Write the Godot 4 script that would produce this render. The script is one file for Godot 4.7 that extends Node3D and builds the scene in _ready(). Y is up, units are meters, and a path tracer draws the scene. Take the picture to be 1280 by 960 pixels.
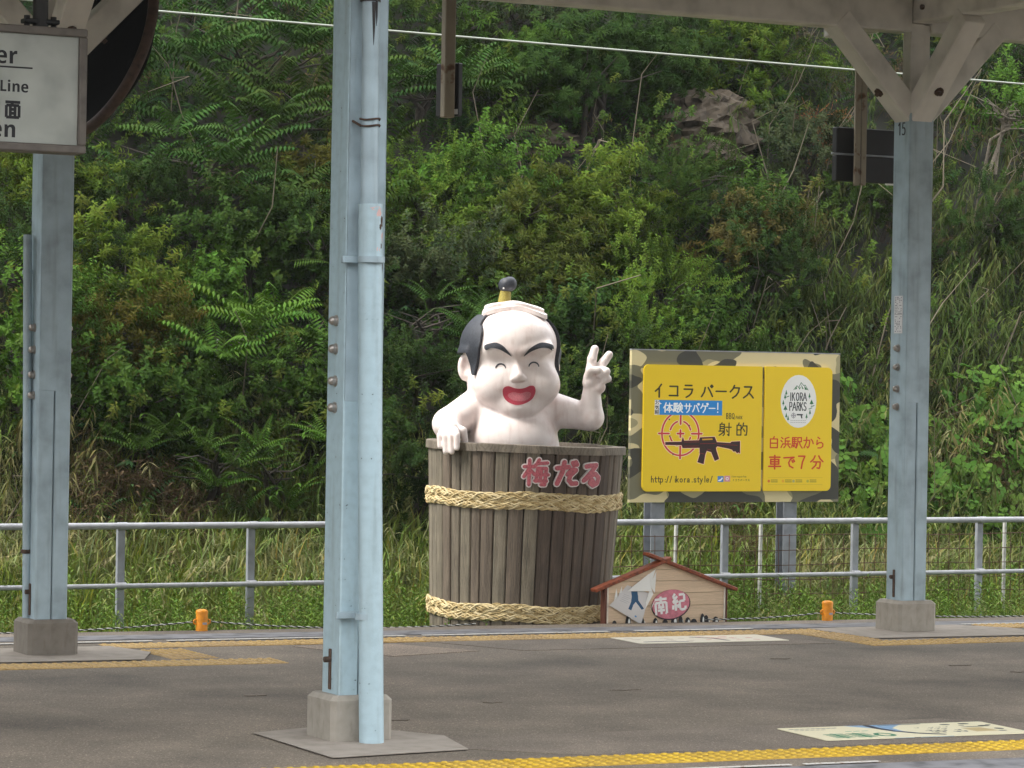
extends Node3D
# A hillside railway platform: blue canopy columns, a painted statue in a wooden barrel, a yellow billboard and a steep overgrown bank.

const VIEW_YAW := -0.4715      # the statue and its barrel face this way
const PX := 0.005752           # modelling unit of the statue and the barrel, in metres

var M := {}
var taken := {}
var rng := RandomNumberGenerator.new()


# ------------------------------------------------------------------ mesh building
class MB:
	var v := PackedVector3Array()
	var n := PackedVector3Array()
	var c := PackedColorArray()
	var uv := PackedVector2Array()
	var col := Color.WHITE
	var colored := false
	var uvs := Vector2.ZERO     # size of the print on an extruded front, in its own units
	var uvo := Vector2.ZERO

	func put(p: Vector3, nn: Vector3, t := Vector2.ZERO) -> void:
		v.append(p); n.append(nn); c.append(col); uv.append(t)

	func tri(a: Vector3, b: Vector3, d: Vector3) -> void:
		var nn := (b - a).cross(d - a).normalized()
		put(a, nn); put(d, nn); put(b, nn)

	func stri(a: Vector3, b: Vector3, d: Vector3, na: Vector3, nb: Vector3, nd: Vector3) -> void:
		if (b - a).cross(d - a).dot(na + nb + nd) < 0.0:
			put(a, na); put(b, nb); put(d, nd)
		else:
			put(a, na); put(d, nd); put(b, nb)

	func quad(a: Vector3, b: Vector3, d: Vector3, e: Vector3) -> void:
		tri(a, b, d); tri(a, d, e)

	func qo(a: Vector3, b: Vector3, d: Vector3, e: Vector3, out: Vector3) -> void:
		if (b - a).cross(d - a).dot(out) < 0.0:
			quad(e, d, b, a)
		else:
			quad(a, b, d, e)

	func box(xf: Transform3D, size: Vector3, bev := 0.0) -> void:
		var h := size * 0.5
		for ax in 3:
			for s: float in [-1.0, 1.0]:
				var b1 := (ax + 1) % 3
				var b2 := (ax + 2) % 3
				var q := []
				for w: Vector2 in [Vector2(-1, -1), Vector2(1, -1), Vector2(1, 1), Vector2(-1, 1)]:
					var p := Vector3.ZERO
					p[ax] = s * h[ax]; p[b1] = w.x * (h[b1] - bev); p[b2] = w.y * (h[b2] - bev)
					q.append(xf * p)
				var o := Vector3.ZERO
				o[ax] = s
				qo(q[0], q[1], q[2], q[3], xf.basis * o)
		if bev <= 0.0:
			return
		for ax in 3:
			var b1 := (ax + 1) % 3
			var b2 := (ax + 2) % 3
			for s1: float in [-1.0, 1.0]:
				for s2: float in [-1.0, 1.0]:
					var q := []
					for w in [[0, -1.0], [0, 1.0], [1, 1.0], [1, -1.0]]:
						var p := Vector3.ZERO
						p[ax] = w[1] * (h[ax] - bev)
						p[b1] = s1 * (h[b1] - (bev if w[0] == 1 else 0.0))
						p[b2] = s2 * (h[b2] - (bev if w[0] == 0 else 0.0))
						q.append(xf * p)
					var o := Vector3.ZERO
					o[b1] = s1; o[b2] = s2
					qo(q[0], q[1], q[2], q[3], xf.basis * o)
		for k in 8:
			var s := Vector3(1 if k & 1 else -1, 1 if k & 2 else -1, 1 if k & 4 else -1)
			var a := xf * Vector3(s.x * h.x, s.y * (h.y - bev), s.z * (h.z - bev))
			var b := xf * Vector3(s.x * (h.x - bev), s.y * h.y, s.z * (h.z - bev))
			var d := xf * Vector3(s.x * (h.x - bev), s.y * (h.y - bev), s.z * h.z)
			if (b - a).cross(d - a).dot(xf.basis * s) < 0.0:
				tri(a, d, b)
			else:
				tri(a, b, d)

	func at(center: Vector3, size: Vector3, bev := 0.0) -> void:
		box(Transform3D(Basis(), center), size, bev)

	func bar(a: Vector3, b: Vector3, wide: float, deep: float, bev := 0.0, up := Vector3.UP) -> void:
		# a beam from a to b: wide across, deep along "up"
		var z := (b - a).normalized()
		var x := up.cross(z)
		if x.length() < 0.01:
			x = Vector3.RIGHT.cross(z)
		x = x.normalized()
		box(Transform3D(Basis(x, z.cross(x), z), (a + b) * 0.5), Vector3(wide, deep, (b - a).length()), bev)

	func tube(pts: PackedVector3Array, radii: Array, sides := 8, caps := true) -> void:
		var m := pts.size()
		var rings := []
		var norms := []
		var ref := Vector3.ZERO
		for i in m:
			var t := (pts[mini(i + 1, m - 1)] - pts[maxi(i - 1, 0)]).normalized()
			if i == 0:
				ref = t.cross(Vector3.UP if absf(t.y) < 0.9 else Vector3.RIGHT).normalized()
			ref = (ref - t * ref.dot(t)).normalized()
			var bi := t.cross(ref)
			var r: float = radii[mini(i, radii.size() - 1)]
			var ring := PackedVector3Array()
			var nor := PackedVector3Array()
			for k in sides:
				var a := TAU * k / sides
				var d := ref * cos(a) + bi * sin(a)
				ring.append(pts[i] + d * r); nor.append(d)
			rings.append(ring); norms.append(nor)
		for i in m - 1:
			for k in sides:
				var k2 := (k + 1) % sides
				stri(rings[i][k], rings[i][k2], rings[i + 1][k2], norms[i][k], norms[i][k2], norms[i + 1][k2])
				stri(rings[i][k], rings[i + 1][k2], rings[i + 1][k], norms[i][k], norms[i + 1][k2], norms[i + 1][k])
		if caps:
			for e in [0, m - 1]:
				var out: Vector3 = pts[0] - pts[1] if e == 0 else pts[m - 1] - pts[m - 2]
				out = out.normalized()
				for k in sides:
					stri(pts[e], rings[e][k], rings[e][(k + 1) % sides], out, out, out)

	func rod(a: Vector3, b: Vector3, r: float, sides := 10, caps := true) -> void:
		tube(PackedVector3Array([a, b]), [r], sides, caps)

	func lathe(profile: PackedVector2Array, sides: int, xf := Transform3D()) -> void:
		# profile runs from bottom to top, (radius, height); flat across each step of the profile, smooth around
		for i in profile.size() - 1:
			var p := profile[i]
			var q := profile[i + 1]
			var d := q - p
			var nn := Vector2(d.y, -d.x).normalized()
			for k in sides:
				var a := TAU * k / sides
				var b := TAU * (k + 1) / sides
				var ca := Vector3(cos(a), 0, sin(a))
				var cb := Vector3(cos(b), 0, sin(b))
				var up := Vector3.UP
				var na := xf.basis * (ca * nn.x + up * nn.y)
				var nb := xf.basis * (cb * nn.x + up * nn.y)
				var p1 := xf * (ca * p.x + up * p.y)
				var p2 := xf * (cb * p.x + up * p.y)
				var q1 := xf * (ca * q.x + up * q.y)
				var q2 := xf * (cb * q.x + up * q.y)
				if p.x > 1e-5:
					stri(p1, p2, q2, na, nb, nb)
				if q.x > 1e-5:
					stri(p1, q2, q1, na, nb, na)

	func ext(poly_in: PackedVector2Array, z0: float, z1: float, xf := Transform3D(), back := true) -> void:
		var poly := poly_in
		var area := 0.0
		for i in poly.size():
			area += poly[i].cross(poly[(i + 1) % poly.size()])
		if area < 0.0:
			poly = poly.duplicate(); poly.reverse()
		var idx := Geometry2D.triangulate_polygon(poly)
		var nf := (xf.basis * Vector3(0, 0, 1)).normalized()
		for i in range(0, idx.size(), 3):
			var a := poly[idx[i]]
			var b := poly[idx[i + 1]]
			var d := poly[idx[i + 2]]
			if (b - a).cross(d - a) < 0.0:
				var s := b; b = d; d = s
			for p: Vector2 in [a, d, b]:
				put(xf * Vector3(p.x, p.y, z1), nf, tex(p))
			if back:
				for p: Vector2 in [a, b, d]:
					put(xf * Vector3(p.x, p.y, z0), -nf, tex(p))
		for i in poly.size():
			var a := poly[i]
			var b := poly[(i + 1) % poly.size()]
			var pa := xf * Vector3(a.x, a.y, z0)
			var pb := xf * Vector3(b.x, b.y, z0)
			var pc := xf * Vector3(b.x, b.y, z1)
			var pd := xf * Vector3(a.x, a.y, z1)
			var nn := (pb - pa).cross(pc - pa).normalized()
			for w in [[pa, a], [pc, b], [pb, b], [pa, a], [pd, a], [pc, b]]:
				put(w[0], nn, tex(w[1]))

	func tex(p: Vector2) -> Vector2:
		if uvs == Vector2.ZERO:
			return Vector2.ZERO
		return Vector2((p.x - uvo.x) / uvs.x, 1.0 - (p.y - uvo.y) / uvs.y)

	func grid(nu: int, nv: int, f: Callable, flip := false, wrap := false) -> void:
		# a smooth patch through f(u, v), u and v from 0 to 1
		var p := PackedVector3Array()
		for j in nv + 1:
			for i in nu + 1:
				p.append(f.call(float(i) / nu, float(j) / nv))
		var nn := PackedVector3Array()
		for j in nv + 1:
			for i in nu + 1:
				var i0 := i - 1
				var i1 := i + 1
				if wrap:
					i0 = nu - 1 if i == 0 else i0
					i1 = 1 if i == nu else i1
				var du := p[j * (nu + 1) + mini(i1, nu)] - p[j * (nu + 1) + maxi(i0, 0)]
				var dv := p[mini(j + 1, nv) * (nu + 1) + i] - p[maxi(j - 1, 0) * (nu + 1) + i]
				nn.append(du.cross(dv).normalized() * (-1.0 if flip else 1.0))
		for j in nv:
			for i in nu:
				var a := j * (nu + 1) + i
				var b := a + 1
				var d := a + nu + 2
				var e := a + nu + 1
				stri(p[a], p[b], p[d], nn[a], nn[b], nn[d])
				stri(p[a], p[d], p[e], nn[a], nn[d], nn[e])

	func mesh() -> ArrayMesh:
		var arr := []
		arr.resize(Mesh.ARRAY_MAX)
		arr[Mesh.ARRAY_VERTEX] = v
		arr[Mesh.ARRAY_NORMAL] = n
		if colored:
			arr[Mesh.ARRAY_COLOR] = c
		if uvs != Vector2.ZERO:
			arr[Mesh.ARRAY_TEX_UV] = uv
		var m := ArrayMesh.new()
		m.add_surface_from_arrays(Mesh.PRIMITIVE_TRIANGLES, arr)
		return m


func numbered(called: String) -> String:
	if not taken.has(called):
		taken[called] = 0
		return called
	taken[called] += 1
	return "%s_%03d" % [called, taken[called]]


func tag(o: Node, label: String, category: String, group := "") -> void:
	o.set_meta("label", label)
	o.set_meta("category", category)
	if group:
		o.set_meta("group", group)


func thing(called: String, label: String, category: String, at := Vector3.ZERO, group := "") -> Node3D:
	var o := Node3D.new()
	o.name = numbered(called)
	add_child(o)
	o.position = at
	tag(o, label, category, group)
	return o


func piece(called: String, mesh: Mesh, mat: Material, parent: Node, label := "") -> MeshInstance3D:
	var o := MeshInstance3D.new()
	var k := 0
	var nm := called
	while parent.has_node(nm):
		k += 1
		nm = "%s_%03d" % [called, k]
	o.name = nm
	o.mesh = mesh
	o.material_override = mat
	o.cast_shadow = GeometryInstance3D.SHADOW_CASTING_SETTING_ON
	parent.add_child(o)
	if label:
		o.set_meta("label", label)
	return o


func ground_piece(called: String, mesh: Mesh, mat: Material) -> MeshInstance3D:
	var o := piece(numbered(called), mesh, mat, self)
	o.set_meta("kind", "structure")
	return o


func sub(called: String, parent: Node, at := Vector3.ZERO) -> Node3D:
	var o := Node3D.new()
	var k := 0
	var nm := called
	while parent.has_node(nm):
		k += 1
		nm = "%s_%03d" % [called, k]
	o.name = nm
	parent.add_child(o)
	o.position = at
	return o


# ------------------------------------------------------------------ materials
func ramp_noise(sd: int, freq: float, stops: Array, size := 512, octaves := 4, kind := FastNoiseLite.TYPE_SIMPLEX_SMOOTH, stretch := Vector2.ONE) -> ImageTexture:
	var f := FastNoiseLite.new()
	f.seed = sd; f.frequency = freq; f.noise_type = kind; f.fractal_octaves = octaves
	var img := f.get_seamless_image(size, size)
	var g := Gradient.new()
	g.offsets = PackedFloat32Array(stops.map(func(s): return s[0]))
	g.colors = PackedColorArray(stops.map(func(s): return s[1]))
	var lut := []
	for i in 256:
		lut.append(g.sample(i / 255.0))
	var out := Image.create(size, size, false, Image.FORMAT_RGB8)
	var data := img.get_data()
	var bytes := PackedByteArray()
	bytes.resize(size * size * 3)
	var step := data.size() / (size * size)
	for i in size * size:
		var q: Color = lut[data[i * step]]
		bytes[i * 3] = q.r8; bytes[i * 3 + 1] = q.g8; bytes[i * 3 + 2] = q.b8
	out = Image.create_from_data(size, size, false, Image.FORMAT_RGB8, bytes)
	return ImageTexture.create_from_image(out)


func grey(v: float) -> Color:
	return Color(v, v, v)


func lin(r: float, g: float, b: float) -> Color:
	return Color(r, g, b).linear_to_srgb()


func mat(color: Color, rough := 0.7, tex: Texture2D = null, scale := 1.0, metal := 0.0, world := false) -> StandardMaterial3D:
	var m := StandardMaterial3D.new()
	m.albedo_color = color
	m.roughness = rough
	m.metallic = metal
	if tex:
		m.albedo_texture = tex
		m.uv1_triplanar = true
		m.uv1_world_triplanar = world
		m.uv1_scale = Vector3.ONE * scale
	return m


func streaked(m: StandardMaterial3D, tex: Texture2D, scale: Vector3) -> void:
	m.detail_enabled = true
	m.detail_blend_mode = BaseMaterial3D.BLEND_MODE_MUL
	m.detail_albedo = tex
	m.detail_uv_layer = BaseMaterial3D.DETAIL_UV_2
	m.uv2_triplanar = true
	m.uv2_scale = scale


func printed(img: Image, rough := 0.5) -> StandardMaterial3D:
	var m := StandardMaterial3D.new()
	m.albedo_texture = ImageTexture.create_from_image(img)
	m.roughness = rough
	return m


func make_materials() -> void:
	var soft := ramp_noise(11, 0.012, [[0.0, grey(0.80)], [0.5, grey(0.93)], [1.0, grey(1.0)]])
	var mott := ramp_noise(12, 0.02, [[0.0, grey(0.55)], [0.35, grey(0.85)], [0.6, grey(0.95)], [1.0, grey(1.0)]])
	var chips := ramp_noise(13, 0.022, [[0.0, Color(0.35, 0.30, 0.27)], [0.075, Color(0.38, 0.33, 0.30)], [0.085, grey(0.93)], [0.5, grey(0.97)], [1.0, grey(1.0)]], 1024)
	var rust := ramp_noise(14, 0.03, [[0.0, Color(0.45, 0.26, 0.15)], [0.2, Color(0.66, 0.52, 0.42)], [0.3, grey(0.92)], [1.0, grey(1.0)]])
	M.soft = soft
	var asphalt_img := asphalt_image()
	M.asphalt = mat(Color(1, 1, 1), 0.88, asphalt_img, 0.21, 0.0, true)
	M.asphalt.detail_enabled = true
	M.asphalt.detail_blend_mode = BaseMaterial3D.BLEND_MODE_MUL
	M.asphalt.detail_albedo = ramp_noise(15, 0.006, [[0.0, grey(0.66)], [0.35, grey(0.85)], [0.6, grey(0.93)], [1.0, grey(1.0)]], 512, 6)
	M.asphalt.detail_uv_layer = BaseMaterial3D.DETAIL_UV_2
	M.asphalt.uv2_triplanar = true
	M.asphalt.uv2_world_triplanar = true
	M.asphalt.uv2_scale = Vector3.ONE * 0.16
	M.patch = mat(Color(1.1, 1.08, 1.08), 0.9, asphalt_img, 0.23, 0.0, true)
	M.patch_dark = mat(Color(0.90, 0.90, 0.91), 0.9, asphalt_img, 0.25, 0.0, true)
	M.edge_grey = mat(Color(0.44, 0.44, 0.455), 0.85, mott, 0.5, 0.0, true)
	var conc := ramp_noise(16, 0.02, [[0.0, Color(0.84, 0.825, 0.80)], [0.3, Color(0.92, 0.91, 0.89)], [0.7, Color(0.965, 0.955, 0.94)], [1.0, Color(1, 0.99, 0.975)]], 512, 5)
	M.concrete = mat(lin(0.36, 0.335, 0.295), 0.9, conc, 0.9)
	M.concrete_dark = mat(lin(0.215, 0.195, 0.17), 0.9, conc, 0.9)
	M.pad = mat(lin(0.33, 0.295, 0.26), 0.9, conc, 0.7, 0.0, true)
	M.blue = mat(Color(0.655, 0.73, 0.765), 0.45, soft, 0.7)
	M.blue_chip = mat(Color(0.675, 0.765, 0.80), 0.42, chips, 0.75)
	M.beige = mat(Color(0.885, 0.87, 0.84), 0.6, soft, 0.5)
	M.soffit = mat(Color(0.84, 0.825, 0.80), 0.7, soft, 0.4)
	M.primer = mat(Color(0.80, 0.66, 0.64), 0.8)
	M.steel = mat(Color(0.70, 0.67, 0.64), 0.3, soft, 3.0, 0.6)
	M.rusty = mat(Color(0.33, 0.25, 0.20), 0.8, mott, 3.0)
	M.galv = mat(Color(0.635, 0.645, 0.665), 0.5, soft, 1.3, 0.1)
	M.galv_post = mat(Color(0.585, 0.605, 0.635), 0.55, soft, 1.3, 0.1)
	M.sign_post = mat(Color(0.57, 0.59, 0.625), 0.5, soft, 1.3, 0.1)
	M.wire_rust = mat(Color(0.30, 0.21, 0.15), 0.85)
	M.white_paint = mat(Color(0.76, 0.765, 0.745), 0.6, mott, 1.0)
	M.worn_white = mat(Color(0.74, 0.73, 0.71), 0.8, rust, 2.0, 0.0, true)
	var ytex := ramp_noise(17, 0.03, [[0.0, Color(0.62, 0.58, 0.5)], [0.3, Color(0.85, 0.82, 0.76)], [0.6, Color(0.97, 0.96, 0.95)], [1.0, grey(1.0)]], 512, 5)
	M.yellow_tile = [mat(Color(0.80, 0.665, 0.17), 0.7, ytex, 1.7, 0.0, true), mat(Color(0.77, 0.645, 0.22), 0.75, ytex, 1.9, 0.0, true), mat(Color(0.82, 0.69, 0.20), 0.7, ytex, 2.1, 0.0, true)]
	M.ochre_tile = [mat(Color(0.76, 0.645, 0.42), 0.8, ytex, 1.7, 0.0, true), mat(Color(0.73, 0.625, 0.44), 0.8, ytex, 1.9, 0.0, true), mat(Color(0.78, 0.67, 0.46), 0.8, ytex, 2.1, 0.0, true)]
	for m: StandardMaterial3D in M.yellow_tile + M.ochre_tile:
		m.vertex_color_use_as_albedo = true
	M.orange = mat(Color(0.90, 0.57, 0.09), 0.55, soft, 3.0)
	M.black = mat(Color(0.075, 0.075, 0.085), 0.6, soft, 2.0)
	M.dark = mat(Color(0.16, 0.15, 0.145), 0.6, soft, 2.0)
	M.pole = mat(Color(0.57, 0.53, 0.46), 0.7, rust, 0.35)
	M.cable = mat(Color(0.62, 0.64, 0.60), 0.7)
	M.white = mat(Color(0.9, 0.9, 0.89), 0.55)
	var grime := ramp_noise(18, 0.0035, [[0.0, Color(0.86, 0.80, 0.78)], [0.3, Color(0.95, 0.925, 0.915)], [0.5, Color(0.985, 0.975, 0.97)], [1.0, Color(1, 0.995, 0.99)]], 1024, 5)
	M.skin = mat(Color(0.97, 0.935, 0.927), 0.42, grime, 0.008)
	var drips := ramp_noise(23, 0.014, [[0.0, Color(0.90, 0.875, 0.865)], [0.28, Color(0.965, 0.955, 0.95)], [0.42, Color(0.995, 0.993, 0.99)], [1.0, grey(1.0)]], 512, 3)
	streaked(M.skin, drips, Vector3(0.011, 0.003, 0.011))
	var rain := ramp_noise(24, 0.02, [[0.0, Color(0.87, 0.86, 0.85)], [0.25, Color(0.955, 0.95, 0.945)], [0.4, Color(0.985, 0.985, 0.985)], [1.0, grey(1.0)]], 512, 4)
	streaked(M.blue, rain, Vector3(1.1, 0.12, 1.1))
	streaked(M.blue_chip, rain, Vector3(1.1, 0.12, 1.1))
	streaked(M.concrete, rain, Vector3(1.8, 0.5, 1.8))
	streaked(M.concrete_dark, rain, Vector3(1.8, 0.5, 1.8))
	M.hair = mat(Color(0.235, 0.25, 0.285), 0.55, mott, 0.03)
	M.lips = mat(Color(0.76, 0.27, 0.35), 0.5, ramp_noise(19, 0.05, [[0.0, Color(0.72, 0.55, 0.6)], [0.4, Color(0.92, 0.85, 0.85)], [0.62, Color(1, 1, 1)], [0.78, Color(1.0, 1.0, 1.0)], [1.0, Color(1, 1, 1)]]), 0.05)
	M.tongue = mat(Color(0.83, 0.47, 0.51), 0.5, mott, 0.09)
	M.band = mat(Color(0.66, 0.61, 0.29), 0.6, mott, 0.06)
	M.wood = []
	var grain := wood_image()
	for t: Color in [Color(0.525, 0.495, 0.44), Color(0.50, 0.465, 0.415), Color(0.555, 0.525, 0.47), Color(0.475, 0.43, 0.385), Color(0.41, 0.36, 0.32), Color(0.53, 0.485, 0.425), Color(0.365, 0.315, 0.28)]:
		var w := mat(t, 0.85, grain, 1.0)
		w.uv1_scale = Vector3(0.026, 0.0045, 0.026)
		w.uv1_offset = Vector3(rng.randf(), rng.randf(), rng.randf())
		M.wood.append(w)
	M.rim_wood = mat(Color(0.54, 0.505, 0.46), 0.8, grain, 0.01)
	M.dark_in = mat(Color(0.13, 0.11, 0.10), 0.9)
	M.straw = [mat(Color(0.82, 0.74, 0.555), 0.85, soft, 0.08), mat(Color(0.72, 0.63, 0.44), 0.85, soft, 0.08), mat(Color(0.87, 0.80, 0.63), 0.85, soft, 0.08)]
	M.straw_dark = mat(Color(0.42, 0.36, 0.25), 0.9)
	M.char_red = mat(Color(0.755, 0.385, 0.425), 0.5, mott, 0.03)
	M.char_white = mat(Color(0.91, 0.88, 0.87), 0.5, soft, 0.05)
	var plank := mat(Color(0.88, 0.785, 0.68), 0.75, wood_image(true), 1.0)
	plank.uv1_scale = Vector3(0.8, 3.0, 3.0)
	M.board = plank
	M.board_edge = mat(Color(0.90, 0.86, 0.80), 0.7, soft, 2.0)
	M.board_side = mat(Color(0.36, 0.20, 0.14), 0.7)
	M.roof_red = mat(Color(0.56, 0.275, 0.15), 0.6, mott, 2.5)
	M.badge = mat(Color(0.84, 0.50, 0.56), 0.5, soft, 3.0)
	M.badge_edge = mat(Color(0.20, 0.14, 0.16), 0.6)
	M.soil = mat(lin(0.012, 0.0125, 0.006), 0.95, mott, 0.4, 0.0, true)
	M.field = mat(lin(0.085, 0.085, 0.04), 0.95, mott, 0.6, 0.0, true)
	M.ballast = mat(lin(0.12, 0.11, 0.10), 0.95, asphalt_img, 0.5, 0.0, true)
	M.rock = mat(lin(0.08, 0.066, 0.049), 0.9, ramp_noise(21, 0.02, [[0.0, Color(0.4, 0.36, 0.32)], [0.35, Color(0.72, 0.68, 0.62)], [0.6, Color(0.9, 0.87, 0.82)], [1.0, Color(1.0, 0.98, 0.94)]], 512, 6), 0.8)
	M.bark = mat(lin(0.045, 0.036, 0.027), 0.9, mott, 3.0)
	M.stem = mat(lin(0.15, 0.125, 0.088), 0.9)
	M.pale_bark = mat(lin(0.24, 0.205, 0.16), 0.9, mott, 3.0)
	M.frame_grey = mat(Color(0.47, 0.44, 0.41), 0.6, soft, 1.5)
	M.sign_face = mat(Color(0.735, 0.75, 0.72), 0.35, soft, 0.5)
	M.ink = mat(Color(0.10, 0.10, 0.12), 0.6)
	M.glass_back = mat(Color(0.06, 0.057, 0.053), 0.95, soft, 1.5)
	M.glass_back.metallic_specular = 0.15
	M.rim_rust = mat(Color(0.32, 0.235, 0.19), 0.7, mott, 2.0)
	M.paper = mat(Color(0.90, 0.90, 0.88), 0.7)


func asphalt_image() -> ImageTexture:
	var size := 1024
	var r := RandomNumberGenerator.new()
	r.seed = 5
	var f := FastNoiseLite.new()
	f.seed = 3; f.frequency = 0.006; f.fractal_octaves = 4
	var low := f.get_seamless_image(size, size).get_data()
	var bytes := PackedByteArray()
	bytes.resize(size * size * 3)
	for i in size * size:
		var t := r.randf()
		var k := 115.0 + (low[i] - 128) * 0.10 + (t - 0.5) * 46.0
		if t > 0.985:
			k += 74.0
		elif t < 0.03:
			k -= 22.0
		bytes[i * 3] = int(clampf(k * 1.05, 0, 255)); bytes[i * 3 + 1] = int(clampf(k * 0.955, 0, 255)); bytes[i * 3 + 2] = int(clampf(k * 0.84, 0, 255))
	var img := Image.create_from_data(size, size, false, Image.FORMAT_RGB8, bytes)
	return ImageTexture.create_from_image(img)


func wood_image(across := false) -> ImageTexture:
	# weathered grain, running along y
	var w := 256
	var h := 512
	var f := FastNoiseLite.new()
	f.seed = 8; f.frequency = 0.05; f.fractal_octaves = 4
	var g := FastNoiseLite.new()
	g.seed = 9; g.frequency = 0.012
	var bytes := PackedByteArray()
	bytes.resize(w * h * 3)
	for y in h:
		var yy := absf(y - h * 0.5)
		for x in w:
			var xx := absf(x - w * 0.5)
			var warp := g.get_noise_2d(xx, yy) * 14.0
			var a := f.get_noise_2d((xx + warp) * 3.0, yy * 0.10)
			var b := g.get_noise_2d(xx * 0.8 + 300.0, yy * 0.5)
			var k: float = clampf(0.83 + a * 0.30 + b * 0.22, 0.25, 1.0)
			var i := (x * h + y) * 3 if across else (y * w + x) * 3
			if across:
				k = 0.72 + 0.28 * k
			bytes[i] = int(255.0 * k); bytes[i + 1] = int(252.0 * k); bytes[i + 2] = int(246.0 * k)
	return ImageTexture.create_from_image(Image.create_from_data(h if across else w, w if across else h, false, Image.FORMAT_RGB8, bytes))


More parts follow.
